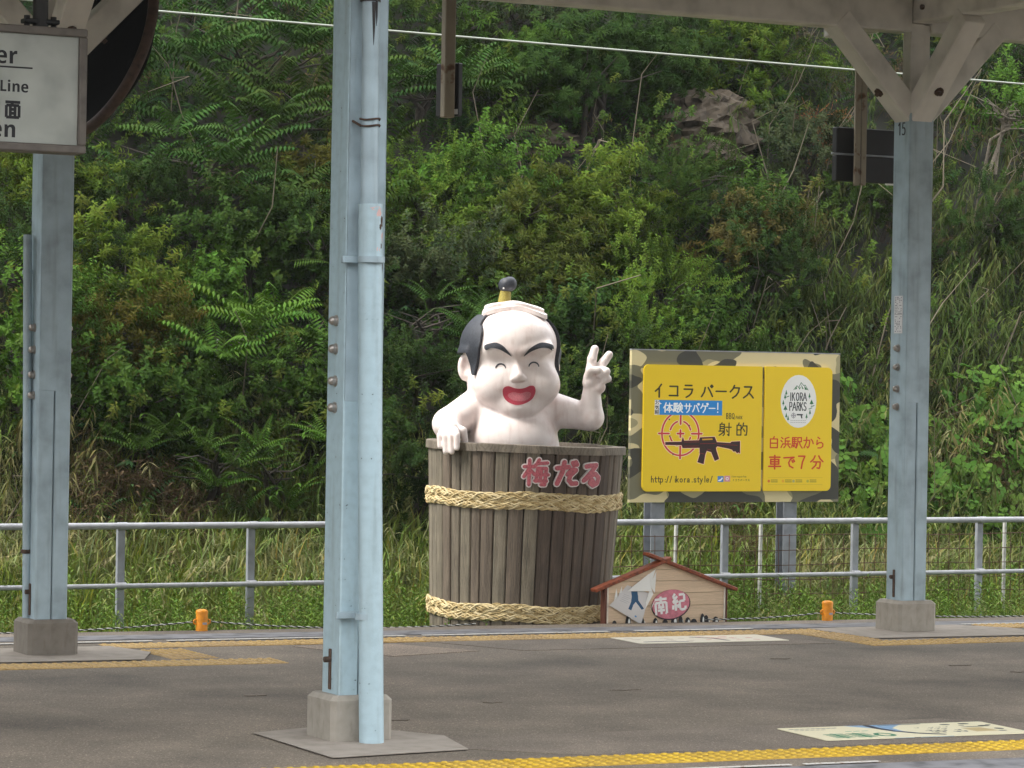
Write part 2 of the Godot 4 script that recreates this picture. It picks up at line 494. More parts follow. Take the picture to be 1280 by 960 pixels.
# ------------------------------------------------------------------ lettering: pen strokes in a 100 x 100 box, y down
var PEN := {
	"イ": "72 8 50 35 22 55/55 34 55 95", "コ": "18 20 82 20 82 85/14 84 86 84", "ラ": "25 12 78 12/16 38 84 38 76 65 58 82 34 94",
	"パ": "36 25 30 55 10 88/58 25 74 52 90 86/84 8 92 16 84 24 76 16 84 8", "ー": "10 50 90 50", "ク": "42 8 32 30 10 52/40 24 82 24 74 55 56 78 28 95",
	"ス": "18 16 76 16 60 50 40 74 12 92/56 58 74 74 90 92", "サ": "8 32 92 32/30 10 30 60/70 10 70 48 62 75 38 95",
	"バ": "36 25 30 55 10 88/58 25 74 52 90 86/74 8 84 22/88 4 97 17", "ゲ": "32 8 24 32 8 52/28 30 88 30/64 30 60 62 36 95/78 4 86 18/91 2 98 14",
	"！": "50 6 50 64/50 88 50 92", "体": "30 6 18 36 4 54/20 34 20 96/36 30 96 30/66 8 66 94/64 32 54 56 34 76/68 32 80 56 98 74/50 76 82 76",
	"験": "10 10 10 60/10 10 46 10/28 10 28 58/10 26 44 26/10 42 44 42/10 58 46 58 44 92 36 88/6 70 4 88/17 70 19 84/26 68 29 80/74 6 62 24 48 36/74 6 86 24 98 34/62 34 86 34/56 46 92 46 92 64 56 64 56 46/74 34 74 64/72 64 66 82 50 96/76 64 82 82 98 96",
	"射": "26 4 22 14/12 14 44 14/12 14 12 60/44 14 44 84 36 92/12 30 44 30/12 44 44 44/4 62 44 60/44 62 24 80 6 90/54 34 96 34/80 6 80 92 70 86/62 52 68 66",
	"的": "26 4 20 20/10 20 42 20 42 88 10 88 10 20/10 52 42 52/62 4 58 24 48 44/60 24 90 24 90 60 86 88 74 88/62 46 72 62",
	"白": "52 4 44 22/16 22 84 22 84 92 16 92 16 22/16 56 84 56", "浜": "14 10 26 20/8 34 20 44/10 90 18 74 28 58/82 8 48 18/48 18 48 62/48 38 88 38/74 38 74 62/34 62 98 62/54 72 36 92/74 72 94 92",
	"駅": "10 10 10 60/10 10 46 10/28 10 28 58/10 26 44 26/10 42 44 42/10 58 46 58 44 92 36 88/6 70 4 88/17 70 19 84/26 68 29 80/58 10 90 10 90 42 58 42/58 10 58 50 54 72 44 94/72 42 80 70 98 94",
	"か": "8 32 58 30 62 40 56 78 44 92 36 82/34 6 30 50 10 92/74 22 88 38 94 58", "ら": "34 6 52 18/28 30 24 66/24 66 44 50 68 48 82 60 80 80 60 92 36 92",
	"車": "12 16 88 16/50 4 50 98/20 32 80 32 80 64 20 64 20 32/20 48 80 48/6 80 94 80", "で": "8 20 88 16 60 30 46 54 54 78 80 90/72 40 80 52/84 34 92 46",
	"7": "14 8 84 8 58 50 46 94", "分": "36 6 26 28 4 48/64 6 76 28 96 46/24 48 76 48 74 80 68 94 52 90/48 48 42 72 16 96",
	"お": "10 28 60 24/34 6 34 80 22 90 12 80 30 62 60 52 84 64 84 84 62 94/74 20 90 34", "気": "28 4 10 34/26 18 90 18/26 32 80 32/14 48 78 48 80 84 90 96 96 80/22 62 60 94/60 60 20 96",
	"軽": "6 16 46 16/26 4 26 98/10 32 42 32 42 62 10 62 10 32/10 47 42 47/4 78 48 78/54 12 92 12 76 36 52 52/62 22 78 38 98 50/56 66 94 66/74 52 74 92/52 92 98 92",
	"方": "50 4 50 20/6 22 94 22/40 22 36 56 12 94/38 48 82 48 78 80 70 94 56 90", "面": "6 10 94 10/50 10 42 28/12 28 88 28 88 94 12 94 12 28/36 28 36 94/64 28 64 94/36 50 64 50/36 72 64 72",
	"梅": "6 30 46 28/26 4 26 98/26 36 6 68/28 40 42 54/62 2 54 18 42 30/56 17 94 13/58 34 52 84/58 34 90 34 86 96/44 58 98 58/48 82 92 82/72 36 68 82/72 96 86 96",
	"だ": "6 30 58 24/38 4 30 44 8 94/54 54 74 34 92 36 66 58 60 78 74 92 96 90/76 6 82 16/89 3 95 13", "る": "20 20 42 16 76 14 44 46 8 78 40 58 72 50 92 66 84 88 58 98 40 86 50 72 66 88",
	"南": "8 18 92 18/50 4 50 34/12 36 88 36/12 36 12 98/88 36 88 94 78 90/34 44 40 54/66 44 60 54/28 60 72 60/26 76 74 76/50 60 50 96",
	"紀": "26 4 10 24 30 30/40 18 8 50/8 50 42 46/34 38 44 52/26 50 26 94/10 64 6 86/40 62 46 80/54 12 90 12 90 46 56 46/56 46 56 82 64 92 94 90 96 74",
	"h": "20 0 20 100/20 60 40 44 64 44 76 60 76 100", "t": "45 14 45 84 58 100 76 96/20 42 76 42", "p": "20 42 20 132/20 56 40 42 62 42 80 56 80 86 62 100 40 100 20 86",
	":": "50 54 50 57/50 93 50 97", "/": "74 2 26 104", "i": "50 44 50 100/50 12 50 15", "k": "20 0 20 100/74 44 20 80/40 68 78 100", "o": "50 42 24 52 18 72 26 92 50 100 74 92 82 72 76 52 50 42",
	"r": "24 44 24 100/24 66 40 46 64 44", "a": "22 54 40 42 62 44 74 56 74 100/74 66 36 70 20 82 28 98 50 98 74 84", ".": "50 94 50 98", "s": "76 52 56 42 32 44 24 56 36 68 62 74 76 84 66 98 40 100 22 90",
	"y": "18 44 50 98/82 44 50 98 34 130 18 130", "l": "50 0 50 100", "e": "20 70 80 70 76 50 50 42 26 50 18 72 28 94 52 100 78 90",
	"I": "50 4 50 96", "K": "18 4 18 96/80 4 18 58/40 42 82 96", "O": "50 4 24 16 16 50 24 84 50 96 76 84 84 50 76 16 50 4", "R": "20 96 20 4 60 4 80 16 80 38 60 50 20 50/54 50 82 96",
	"A": "8 96 50 4 92 96/24 64 76 64", "P": "20 96 20 4 62 4 82 16 82 42 62 54 20 54", "S": "80 18 60 4 36 6 20 22 32 42 66 54 82 72 70 92 44 96 18 84",
	"B": "20 4 20 96 62 96 80 84 80 60 60 48 20 48/20 4 58 4 76 14 76 36 60 48", "Q": "50 4 24 16 16 50 24 84 50 96 76 84 84 50 76 16 50 4/58 72 88 100",
}


func strokes(ch: String) -> Array:
	var out := []
	for s in (PEN[ch] as String).split("/"):
		var a := s.split_floats(" ", false)
		var p := PackedVector2Array()
		for i in range(0, a.size() - 1, 2):
			p.append(Vector2(a[i], a[i + 1]))
		out.append(p)
	return out


func fill_poly(img: Image, pts: PackedVector2Array, col: Color) -> void:
	var y0 := INF
	var y1 := -INF
	for p in pts:
		y0 = minf(y0, p.y); y1 = maxf(y1, p.y)
	var m := pts.size()
	for y in range(maxi(int(floor(y0)), 0), mini(int(ceil(y1)) + 1, img.get_height())):
		var yc := y + 0.5
		var xs := []
		for i in m:
			var a := pts[i]
			var b := pts[(i + 1) % m]
			if (a.y <= yc) != (b.y <= yc):
				xs.append(a.x + (yc - a.y) / (b.y - a.y) * (b.x - a.x))
		xs.sort()
		for i in range(0, xs.size() - 1, 2):
			var x0 := int(round(xs[i]))
			var x1 := int(round(xs[i + 1]))
			if x1 > x0:
				img.fill_rect(Rect2i(x0, y, x1 - x0, 1), col)


func disc(img: Image, c: Vector2, rx: float, ry: float, col: Color) -> void:
	var p := PackedVector2Array()
	for i in 28:
		p.append(c + Vector2(cos(TAU * i / 28) * rx, sin(TAU * i / 28) * ry))
	fill_poly(img, p, col)


func pen(img: Image, p: PackedVector2Array, w: float, col: Color) -> void:
	for i in p.size():
		disc(img, p[i], w * 0.5, w * 0.5, col)
		if i > 0:
			var d := (p[i] - p[i - 1]).normalized() * w * 0.5
			var s := Vector2(-d.y, d.x)
			fill_poly(img, PackedVector2Array([p[i - 1] + s, p[i] + s, p[i] - s, p[i - 1] - s]), col)


func letter(img: Image, ch: String, x: float, y: float, w: float, h: float, pw: float, col: Color) -> void:
	for s: PackedVector2Array in strokes(ch):
		var q := PackedVector2Array()
		for p in s:
			q.append(Vector2(x + p.x * w * 0.01, y + p.y * h * 0.01))
		pen(img, q, pw, col)


func line_of(img: Image, text: String, x: float, y: float, w: float, h: float, pitch: float, pw: float, col: Color) -> void:
	for i in text.length():
		if text[i] != " ":
			letter(img, text[i], x + i * pitch, y, w, h, pw, col)


func glyph_mesh(mb: MB, ch: String, w: float, h: float, pw: float, z0: float, z1: float, bend := 0.0, turn := 0.0, mid_y := 0.0) -> void:
	# raised strokes; with bend they follow a round wall of that radius, turned by "turn"
	var kk := 0
	var from := mb.v.size()
	for s: PackedVector2Array in strokes(ch):
		var q := PackedVector2Array()
		for p in s:
			q.append(Vector2((p.x - 50.0) * w * 0.01, mid_y + (50.0 - p.y) * h * 0.01))
		for i in q.size() - 1:
			for poly: PackedVector2Array in Geometry2D.offset_polyline(PackedVector2Array([q[i], q[i + 1]]), pw * 0.5, Geometry2D.JOIN_ROUND, Geometry2D.END_ROUND):
				mb.ext(poly, z0, z1 + kk * 0.004 * pw)
				kk += 1
	if bend > 0.0:
		for i in range(from, mb.v.size()):
			var p := mb.v[i]
			var nn := mb.n[i]
			var a := turn + p.x / bend
			var r := bend + p.z
			mb.v[i] = Vector3(sin(a) * r, p.y, cos(a) * r)
			mb.n[i] = Basis(Vector3.UP, a) * nn


func disp_text(text: String, size_m: float, depth: float, bold := false) -> TextMesh:
	var t := TextMesh.new()
	var f := SystemFont.new()
	f.font_names = PackedStringArray(["Droid Sans"])
	if bold:
		f.font_weight = 700
	t.font = f
	t.text = text
	t.font_size = 64
	t.pixel_size = size_m / 64.0
	t.depth = depth
	return t


# ------------------------------------------------------------------ the setting
func edge_z(x: float) -> float:
	return -5.93 + 0.081 * x


func sheet(poly: PackedVector2Array, y: float, m: Material, called: String) -> MeshInstance3D:
	# a flat sheet on the platform; poly holds (x, z)
	var mb := MB.new()
	var q := PackedVector2Array()
	for p in poly:
		q.append(Vector2(p.x, -p.y))
	mb.ext(q, y - 0.003, y, Transform3D(Basis(Vector3.RIGHT, -PI / 2), Vector3.ZERO), false)
	return ground_piece(called, mb.mesh(), m)


func quad_strip(x0: float, x1: float, zc: float, slope: float, w: float) -> PackedVector2Array:
	return PackedVector2Array([Vector2(x0, zc + slope * x0 - w / 2), Vector2(x1, zc + slope * x1 - w / 2), Vector2(x1, zc + slope * x1 + w / 2), Vector2(x0, zc + slope * x0 + w / 2)])


func build_ground() -> void:
	# the land: one sheet that rises into the hill behind the fence
	var mb := MB.new()
	var zs := []
	var w := -0.2
	for z in [60.0, 20.0, 6.0, 0.0, -4.0]:
		zs.append(z)
	while w < 70.0:
		zs.append(-7.12 - w)
		w += 0.45 if w < 13.0 else 4.0
	var xs := []
	var x := -9.0
	for q in [-90.0, -60.0, -40.0, -26.0, -18.0, -13.0]:
		xs.append(q)
	while x < 19.0:
		xs.append(x)
		x += 0.5
	for q in [22.0, 28.0, 36.0, 50.0, 75.0, 100.0]:
		xs.append(q)
	var nx := xs.size() - 1
	var nz := zs.size() - 1
	mb.grid(nx, nz, func(u, v):
		var xx: float = xs[int(round(u * nx))]
		var zz: float = zs[int(round(v * nz))]
		return Vector3(xx, land(xx, zz), zz))
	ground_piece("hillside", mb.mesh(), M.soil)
	var b := MB.new()
	b.quad(Vector3(-400, -1.3, 400), Vector3(400, -1.3, 400), Vector3(400, -1.3, -400), Vector3(-400, -1.3, -400))
	ground_piece("ground", b.mesh(), M.ballast)
	# the platform
	var p := MB.new()
	var back := PackedVector2Array([Vector2(-40, -edge_z(-40.0)), Vector2(45, -edge_z(45.0)), Vector2(45, -(2.15 + 0.07 * 45)), Vector2(-40, -(2.15 - 0.07 * 40))])
	p.ext(back, -1.1, 0.0, Transform3D(Basis(Vector3.RIGHT, -PI / 2), Vector3.ZERO), false)
	ground_piece("platform", p.mesh(), M.asphalt)
	# bands along the far edge
	var e := PackedVector2Array([Vector2(-20, edge_z(-20) + 0.30), Vector2(24, edge_z(24) + 0.30), Vector2(24, edge_z(24) + 0.62), Vector2(-20, edge_z(-20) + 0.62)])
	sheet(e, 0.004, M.edge_grey, "edge_paving")
	for s in [[-3.0, 0.9], [1.0, 2.62], [2.75, 4.1], [4.3, 5.2], [6.9, 9.5]]:
		sheet(quad_strip(s[0], s[1], -5.13, 0.05, 0.055), 0.008, M.worn_white, "edge_line")
	# the near edge
	sheet(quad_strip(-6, 9, 1.72, 0.068, 0.42), 0.004, M.edge_grey, "edge_paving")
	for s in [[0.9, 1.45], [1.52, 1.9]]:
		sheet(quad_strip(s[0], s[1], 1.47, 0.066, 0.030), 0.008, M.worn_white, "edge_line")
	# repairs in the asphalt
	sheet(PackedVector2Array([Vector2(1.62, -4.52), Vector2(2.3, -4.5), Vector2(2.62, -3.9), Vector2(1.95, -3.72), Vector2(1.75, -4.1)]), 0.004, M.patch, "asphalt_patch")
	sheet(PackedVector2Array([Vector2(-0.1, 0.15), Vector2(3.2, 0.2), Vector2(3.9, 0.9), Vector2(3.8, 1.12), Vector2(0.75, 0.92)]), 0.003, M.patch_dark, "asphalt_patch")
	sheet(PackedVector2Array([Vector2(2.6, -4.58), Vector2(5.0, -4.42), Vector2(5.15, -3.75), Vector2(2.9, -3.85)]), 0.003, M.patch_dark, "asphalt_patch")
	for c in [[0.3, -1.9, 0.22], [1.35, -1.2, 0.16], [2.35, -1.55, 0.26], [5.05, -2.2, 0.25], [4.2, -2.9, 0.2], [0.55, -0.62, 0.2], [5.15, -1.75, 0.2]]:
		var q := PackedVector2Array()
		for i in 10:
			var a := TAU * i / 10
			q.append(Vector2(c[0], c[1]) + Vector2(cos(a) * c[2] * rng.randf_range(0.25, 0.42), sin(a) * 0.035 * rng.randf_range(0.4, 1.3)))
		sheet(q, 0.005, M.patch_dark, "asphalt_scar")
	# concrete aprons round the column feet
	sheet(PackedVector2Array([Vector2(-0.36, -0.30), Vector2(0.0, -0.42), Vector2(0.25, -0.3), Vector2(0.45, 0.1), Vector2(0.33, 0.60), Vector2(-0.38, 0.68)]), 0.009, M.pad, "concrete_apron")
	sheet(PackedVector2Array([Vector2(-0.6, -4.85), Vector2(0.52, -4.8), Vector2(0.62, -4.35), Vector2(0.42, -3.92), Vector2(-0.7, -4.0)]), 0.009, M.pad, "concrete_apron")
	sheet(PackedVector2Array([Vector2(5.58, -4.75), Vector2(6.8, -4.75), Vector2(7.05, -4.4), Vector2(7.0, -3.86), Vector2(5.6, -3.95)]), 0.009, M.pad, "concrete_apron")


func tile_mesh(bars: bool) -> ArrayMesh:
	var mb := MB.new()
	mb.colored = true
	mb.col = Color(0.80, 0.78, 0.72)
	mb.at(Vector3(0, 0.006, 0), Vector3(0.296, 0.012, 0.296), 0.002)
	mb.col = Color(1.12, 1.14, 1.35)       # worn tops
	if bars:
		for i in 4:
			mb.at(Vector3(0, 0.0145, -0.1125 + 0.075 * i), Vector3(0.26, 0.005, 0.03), 0.002)
	else:
		for i in 5:
			for j in 5:
				var prof := PackedVector2Array([Vector2(0.018, 0.0118), Vector2(0.0125, 0.0175), Vector2(0.0, 0.0175)])
				mb.lathe(prof, 7, Transform3D(Basis(), Vector3(-0.12 + 0.06 * i, 0, -0.12 + 0.06 * j)))
	return mb.mesh()


func tactile(x0: float, z0: float, turn: float, n: int, mesh: Mesh, mats: Array, label: String) -> void:
	var o := Node3D.new()
	o.name = numbered("tactile_paving")
	add_child(o)
	o.set_meta("kind", "structure")
	o.set_meta("label", label)
	o.position = Vector3(x0, -0.0075, z0)
	o.rotation.y = turn
	for i in n:
		var t := piece("tile", mesh, mats[rng.randi() % mats.size()], o)
		t.position = Vector3(0.15 + i * 0.2995, rng.randf_range(-0.0015, 0.001), rng.randf_range(-0.003, 0.003))
		t.rotation.y = rng.randf_range(-0.008, 0.008)


func build_tactile() -> void:
	var dots := tile_mesh(false)
	tactile(-3.0, 1.095 - 0.064 * 3.0, -atan(0.064), 34, dots, M.yellow_tile, "bright yellow dotted tactile tiles along the near platform edge")
	tactile(0.5, -4.84, -0.05, 17, dots, M.ochre_tile, "worn ochre tactile tiles along the far platform edge")
	tactile(-3.9, -3.92, -0.05, 17, dots, M.ochre_tile, "worn ochre tactile tiles passing the left column foot")
	tactile(0.75, -4.54, -PI / 2, 2, dots, M.ochre_tile, "short cross run of ochre tactile tiles beside the left column")
	tactile(5.45, -4.45, -PI / 2, 2, dots, M.ochre_tile, "short cross run of ochre tactile tiles beside the right column")
	tactile(5.3, -3.66, -0.02, 14, dots, M.ochre_tile, "ochre tactile tiles passing in front of the right column foot")
	tactile(6.95, -4.62, -0.03, 9, dots, M.ochre_tile, "ochre tactile tiles resuming behind the right column")


func pedestal_mesh() -> ArrayMesh:
	var mb := MB.new()
	var w := 0.156
	var c := 0.022
	var pts := PackedVector2Array([Vector2(-w + c, -w), Vector2(w - c, -w), Vector2(w, -w + c), Vector2(w, w - c), Vector2(w - c, w), Vector2(-w + c, w), Vector2(-w, w - c), Vector2(-w, -w + c)])
	var xf := Transform3D(Basis(Vector3.RIGHT, -PI / 2), Vector3.ZERO)
	mb.ext(pts, -0.01, 0.195, xf)
	var n := pts.size()
	var top := PackedVector3Array()
	for i in n:
		var a := Vector3(pts[i].x, 0.195, -pts[i].y)
		var b := Vector3(pts[(i + 1) % n].x, 0.195, -pts[(i + 1) % n].y)
		var k := 0.87
		var a2 := Vector3(a.x * k, 0.216, a.z * k)
		var b2 := Vector3(b.x * k, 0.216, b.z * k)
		mb.qo(a, b, b2, a2, Vector3(a.x + b.x, 0.5, a.z + b.z))
		top.append(a2)
	for i in range(1, n - 1):
		if (top[i] - top[0]).cross(top[i + 1] - top[0]).y > 0:
			mb.tri(top[0], top[i], top[i + 1])
		else:
			mb.tri(top[0], top[i + 1], top[i])
	return mb.mesh()


func bolt_mesh() -> ArrayMesh:
	var mb := MB.new()
	var xf := Transform3D(Basis(Vector3(0, 0, 1), PI / 2), Vector3.ZERO)   # along -x
	mb.lathe(PackedVector2Array([Vector2(0.027, 0.0), Vector2(0.027, 0.005), Vector2(0.021, 0.006), Vector2(0.021, 0.022), Vector2(0.018, 0.030), Vector2(0.011, 0.036), Vector2(0, 0.038)]), 12, xf)
	return mb.mesh()


func build_column(label: String, x: float, z: float, conc: Material, post: Material, bracket_sides: Array) -> Node3D:
	var t := thing("canopy_column", label, "column", Vector3(x, 0, z), "blue steel columns holding up the platform canopy")
	piece("concrete_foot", pedestal_mesh(), conc, t)
	# two channels toe to toe, the seam between them is a dark groove on the wide faces
	var h := 0.099
	var mb := MB.new()
	mb.at(Vector3(-h / 2 - 0.0015, 1.89, 0), Vector3(h - 0.003, 3.36, 2 * h), 0.006)
	mb.at(Vector3(h / 2 + 0.0015, 1.89, 0), Vector3(h - 0.003, 3.36, 2 * h), 0.006)
	piece("post", mb.mesh(), post, t)
	var cap := MB.new()
	cap.at(Vector3(0, 2.58, 0), Vector3(2 * h - 0.006, 2.0, 2 * h + 0.002), 0.004)
	piece("cover_plate", cap.mesh(), M.blue, t)
	var bm := bolt_mesh()
	for y: float in [1.958, 1.826, 1.676, 1.552]:
		var b := piece("bolt", bm, M.steel, t)
		b.position = Vector3(-h, y, 0.0)
		var b2 := piece("bolt", bm, M.steel, t)
		b2.position = Vector3(h, y, 0.0)
		b2.rotation.y = PI
	var st := MB.new()
	st.at(Vector3(-h - 0.004, 0.33, 0.0), Vector3(0.010, 0.19, 0.022), 0.003)
	st.lathe(PackedVector2Array([Vector2(0.014, 0.0), Vector2(0.014, 0.03), Vector2(0, 0.03)]), 8, Transform3D(Basis(Vector3(0, 0, 1), PI / 2), Vector3(-h - 0.004, 0.375, 0.0)))
	piece("earth_strap", st.mesh(), M.rusty, t)
	# timber head: stub post and raking struts
	var stub := MB.new()
	stub.at(Vector3(-0.035, 3.885, 0.03), Vector3(0.11, 0.63, 0.10), 0.006)
	stub.at(Vector3(0.055, 3.885, 0.01), Vector3(0.06, 0.63, 0.10), 0.006)
	piece("head_post", stub.mesh(), M.beige, t)
	for d: Vector3 in bracket_sides:
		var sm := MB.new()
		var a := Vector3(d.x * 0.03, 3.56, d.z * 0.03)
		var e := Vector3(d.x * 0.66, 4.205, d.z * 0.66)
		sm.bar(a, e, 0.178 if absf(d.x) > 0.5 else 0.172, 0.15, 0.008)
		piece("strut", sm.mesh(), M.beige, t)
		var nb := MB.new()
		var mid := a.lerp(e, 0.33)
		var dir := (e - a).normalized()
		var down := Vector3(d.x, -1, d.z).normalized()
		nb.rod(mid, mid + down * 0.112, 0.016, 8)
		nb.rod(mid, mid + down * 0.09, 0.034, 8)
		piece("strut_bolt", nb.mesh(), M.rusty, t)
	return t


func build_columns() -> void:
	var px := Vector3(1, 0, 0)
	var pz := Vector3(0, 0, 1)
	build_column("thick pale blue column nearest, carrying a round downpipe on its front", 0, 0, M.concrete, M.blue_chip, [px, -px, -pz])
	build_column("pale blue column at the left, below the white hanging sign", 0, -4.489, M.concrete_dark, M.blue, [px, -px, pz])
	var r := build_column("pale blue column at the right, numbered 15 under its timber struts", 6.21, -4.489, M.concrete, M.blue, [px, -px, pz])
	var num := piece("number", disp_text("15", 0.125, 0.003), M.ink, r)
	num.position = Vector3(-0.1005, 3.475, 0.0)
	num.rotation.y = -PI / 2
	num.scale.x = 0.72
	var img := Image.create(96, 256, false, Image.FORMAT_RGB8)
	img.fill(Color(0.80, 0.80, 0.80))
	for i in 22:
		if i == 11:
			img.fill_rect(Rect2i(4, 124, 88, 3), Color(0.4, 0.4, 0.42))
			continue
		for k in 5:
			if rng.randf() < 0.66:
				img.fill_rect(Rect2i(8 + k * 16 + rng.randi() % 4, 8 + i * 11, 7 + rng.randi() % 7, 5), Color(0.36, 0.36, 0.40))
	var nb := MB.new()
	nb.uvs = Vector2(0.10, 0.26); nb.uvo = Vector2(-0.05, 0)
	nb.ext(PackedVector2Array([Vector2(-0.05, 0), Vector2(0.05, 0), Vector2(0.05, 0.26), Vector2(-0.05, 0.26)]), 0.0, 0.002)
	var n := piece("notice", nb.mesh(), printed(img), r, "grey printed notice sticker")
	n.position = Vector3(-0.1005, 2.06, 0.0)
	n.rotation.y = -PI / 2


func build_downpipes() -> void:
	var t := thing("downpipe", "pale blue round downpipe strapped to the front of the nearest column", "pipe", Vector3(-0.008, 0, 0.21))
	var a := MB.new()
	a.tube(PackedVector3Array([Vector3(0.02, 0.006, 0.02), Vector3(0, 1.2, 0), Vector3(-0.012, 2.497, -0.02)]), [0.058, 0.0565, 0.0565], 24)
	piece("lower_pipe", a.mesh(), M.blue_chip, t)
	var b := MB.new()
	b.rod(Vector3(-0.012, 2.45, -0.035), Vector3(-0.03, 4.5, -0.035), 0.0405, 20)
	piece("upper_pipe", b.mesh(), M.blue, t)
	for y: float in [0.59, 2.24]:
		var c := MB.new()
		c.rod(Vector3(0.012 - y * 0.011, y - 0.014, 0), Vector3(0.012 - y * 0.011, y + 0.014, 0), 0.063, 24)
		c.at(Vector3(-0.075, y, -0.085), Vector3(0.10, 0.034, 0.03), 0.004)
		piece("pipe_clip", c.mesh(), M.blue, t)
	var w := MB.new()
	for k in 2:
		var pts := PackedVector3Array()
		for i in 25:
			var q := TAU * i / 24
			pts.append(Vector3(-0.016 + cos(q) * 0.046, 2.86 + k * 0.03 + sin(q * 2) * 0.004, -0.035 + sin(q) * 0.046))
		w.tube(pts, [0.005], 6, false)
	w.rod(Vector3(-0.055, 2.86, -0.05), Vector3(-0.075, 2.885, -0.10), 0.006, 6)
	piece("tie_wire", w.mesh(), M.rusty, t)
	# places where the paint has come off
	for q in [[0.35, 2.455, 0.030, 0.045, 1], [0.75, 2.42, 0.022, 0.06, 0], [0.10, 2.475, 0.06, 0.018, 1], [0.50, 2.39, 0.018, 0.035, 0], [0.85, 2.34, 0.03, 0.05, 1], [0.62, 2.30, 0.014, 0.03, 0], [0.30, 2.285, 0.02, 0.03, 1], [0.9, 2.20, 0.02, 0.05, 0], [0.12, 1.925, 0.022, 0.055, 0], [0.10, 1.985, 0.009, 0.014, 0], [0.11, 2.02, 0.008, 0.010, 0], [0.14, 1.83, 0.008, 0.012, 0], [0.75, 0.40, 0.014, 0.02, 0], [0.7, 0.37, 0.010, 0.012, 0]]:
		var poly := PackedVector2Array()
		for i in 11:
			var an := TAU * i / 11.0
			poly.append(Vector2(cos(an) * q[2], sin(an) * q[3]) * 0.5 * rng.randf_range(0.55, 1.2))
		var fm := MB.new()
		fm.ext(poly, -0.002, 0.0009 if q[4] == 1 else 0.0014)
		for i in fm.v.size():
			var p := fm.v[i]
			var rr := 0.0567 + p.z
			var an: float = q[0] + p.x / 0.0567
			fm.v[i] = Vector3(sin(an) * rr + 0.008 - q[1] * 0.0082, p.y + q[1], cos(an) * rr + 0.006 - q[1] * 0.0105)
			fm.n[i] = Basis(Vector3.UP, an) * fm.n[i]
		piece("peeled_paint", fm.mesh(), M.primer if q[4] == 1 else M.rusty, t)
	var col := MB.new()
	col.rod(Vector3(-0.024, 3.435, -0.035), Vector3(-0.024, 3.50, -0.035), 0.049, 20)
	piece("collar", col.mesh(), M.dark, t)
	var st := MB.new()
	for s in [[-0.004, 3.43, 0.20, 0.010], [0.010, 3.44, 0.12, 0.007]]:
		st.tube(PackedVector3Array([Vector3(s[0] - 0.02, s[1], 0.0045), Vector3(s[0] - 0.018, s[1] - s[2] * 0.6, 0.0048), Vector3(s[0] - 0.018, s[1] - s[2], 0.0045)]), [s[3], s[3] * 0.6, 0.001], 6)
	piece("rust_run", st.mesh(), M.dark, t)
	var l := thing("downpipe", "thin pale blue conduit behind the left column's outer side", "pipe", Vector3(-0.128, 0, -4.53))
	var d := MB.new()
	d.tube(PackedVector3Array([Vector3(0.022, 0.0, 0), Vector3(0.02, 0.3, 0), Vector3(-0.012, 2.515, 0)]), [0.026, 0.026, 0.026], 14)
	piece("pipe", d.mesh(), M.blue, l)
	for y: float in [0.615, 2.29]:
		var c := MB.new()
		c.rod(Vector3(0.016 - y * 0.011, y - 0.012, 0), Vector3(0.016 - y * 0.011, y + 0.012, 0), 0.031, 14)
		piece("pipe_clip", c.mesh(), M.rusty if y < 1.0 else M.blue, l)


func build_canopy() -> void:
	var o := Node3D.new()
	o.name = "canopy_roof"
	add_child(o)
	o.set_meta("kind", "structure")
	o.set_meta("label", "grey beige timber canopy roof over the platform")
	for x: float in [-6.21, 0.0, 6.21, 12.42]:
		var mb := MB.new()
		mb.at(Vector3(x, 4.305, -1.9), Vector3(0.15, 0.20, 7.3), 0.01)
		piece("cross_beam", mb.mesh(), M.beige, o)
		for z: float in [-4.49, -4.49 + 0.9, -4.49 + 1.9]:
			var cl := MB.new()
			cl.rod(Vector3(x - 0.094, 4.30, z + 0.2), Vector3(x + 0.094, 4.30, z + 0.2), 0.018, 8)
			piece("beam_bolt", cl.mesh(), M.rusty, o)
	for z: float in [-4.489, 0.0]:
		for k in 4:
			var x0 := -12.42 + 6.21 * k + (0.078 if k > 0 else 0.0)
			var x1 := -6.21 + 6.21 * k - 0.078 if k < 3 else 12.42 - 0.078
			var mb := MB.new()
			mb.at(Vector3((x0 + x1) / 2, 4.295, z), Vector3(x1 - x0, 0.31, 0.17), 0.01)
			piece("main_beam", mb.mesh(), M.beige, o)
	for i in 8:
		var z := -5.45 + i * 1.0
		var mb := MB.new()
		mb.at(Vector3(0, 4.50, z), Vector3(26, 0.09, 0.07), 0.005)
		piece("purlin", mb.mesh(), M.soffit, o)
	for i in 52:
		var mb := MB.new()
		mb.at(Vector3(-12.75 + 0.5 * i, 4.575 + 0.006 * (i % 2), -1.9), Vector3(0.51, 0.05, 7.75))
		piece("roof_sheet", mb.mesh(), M.soffit, o)


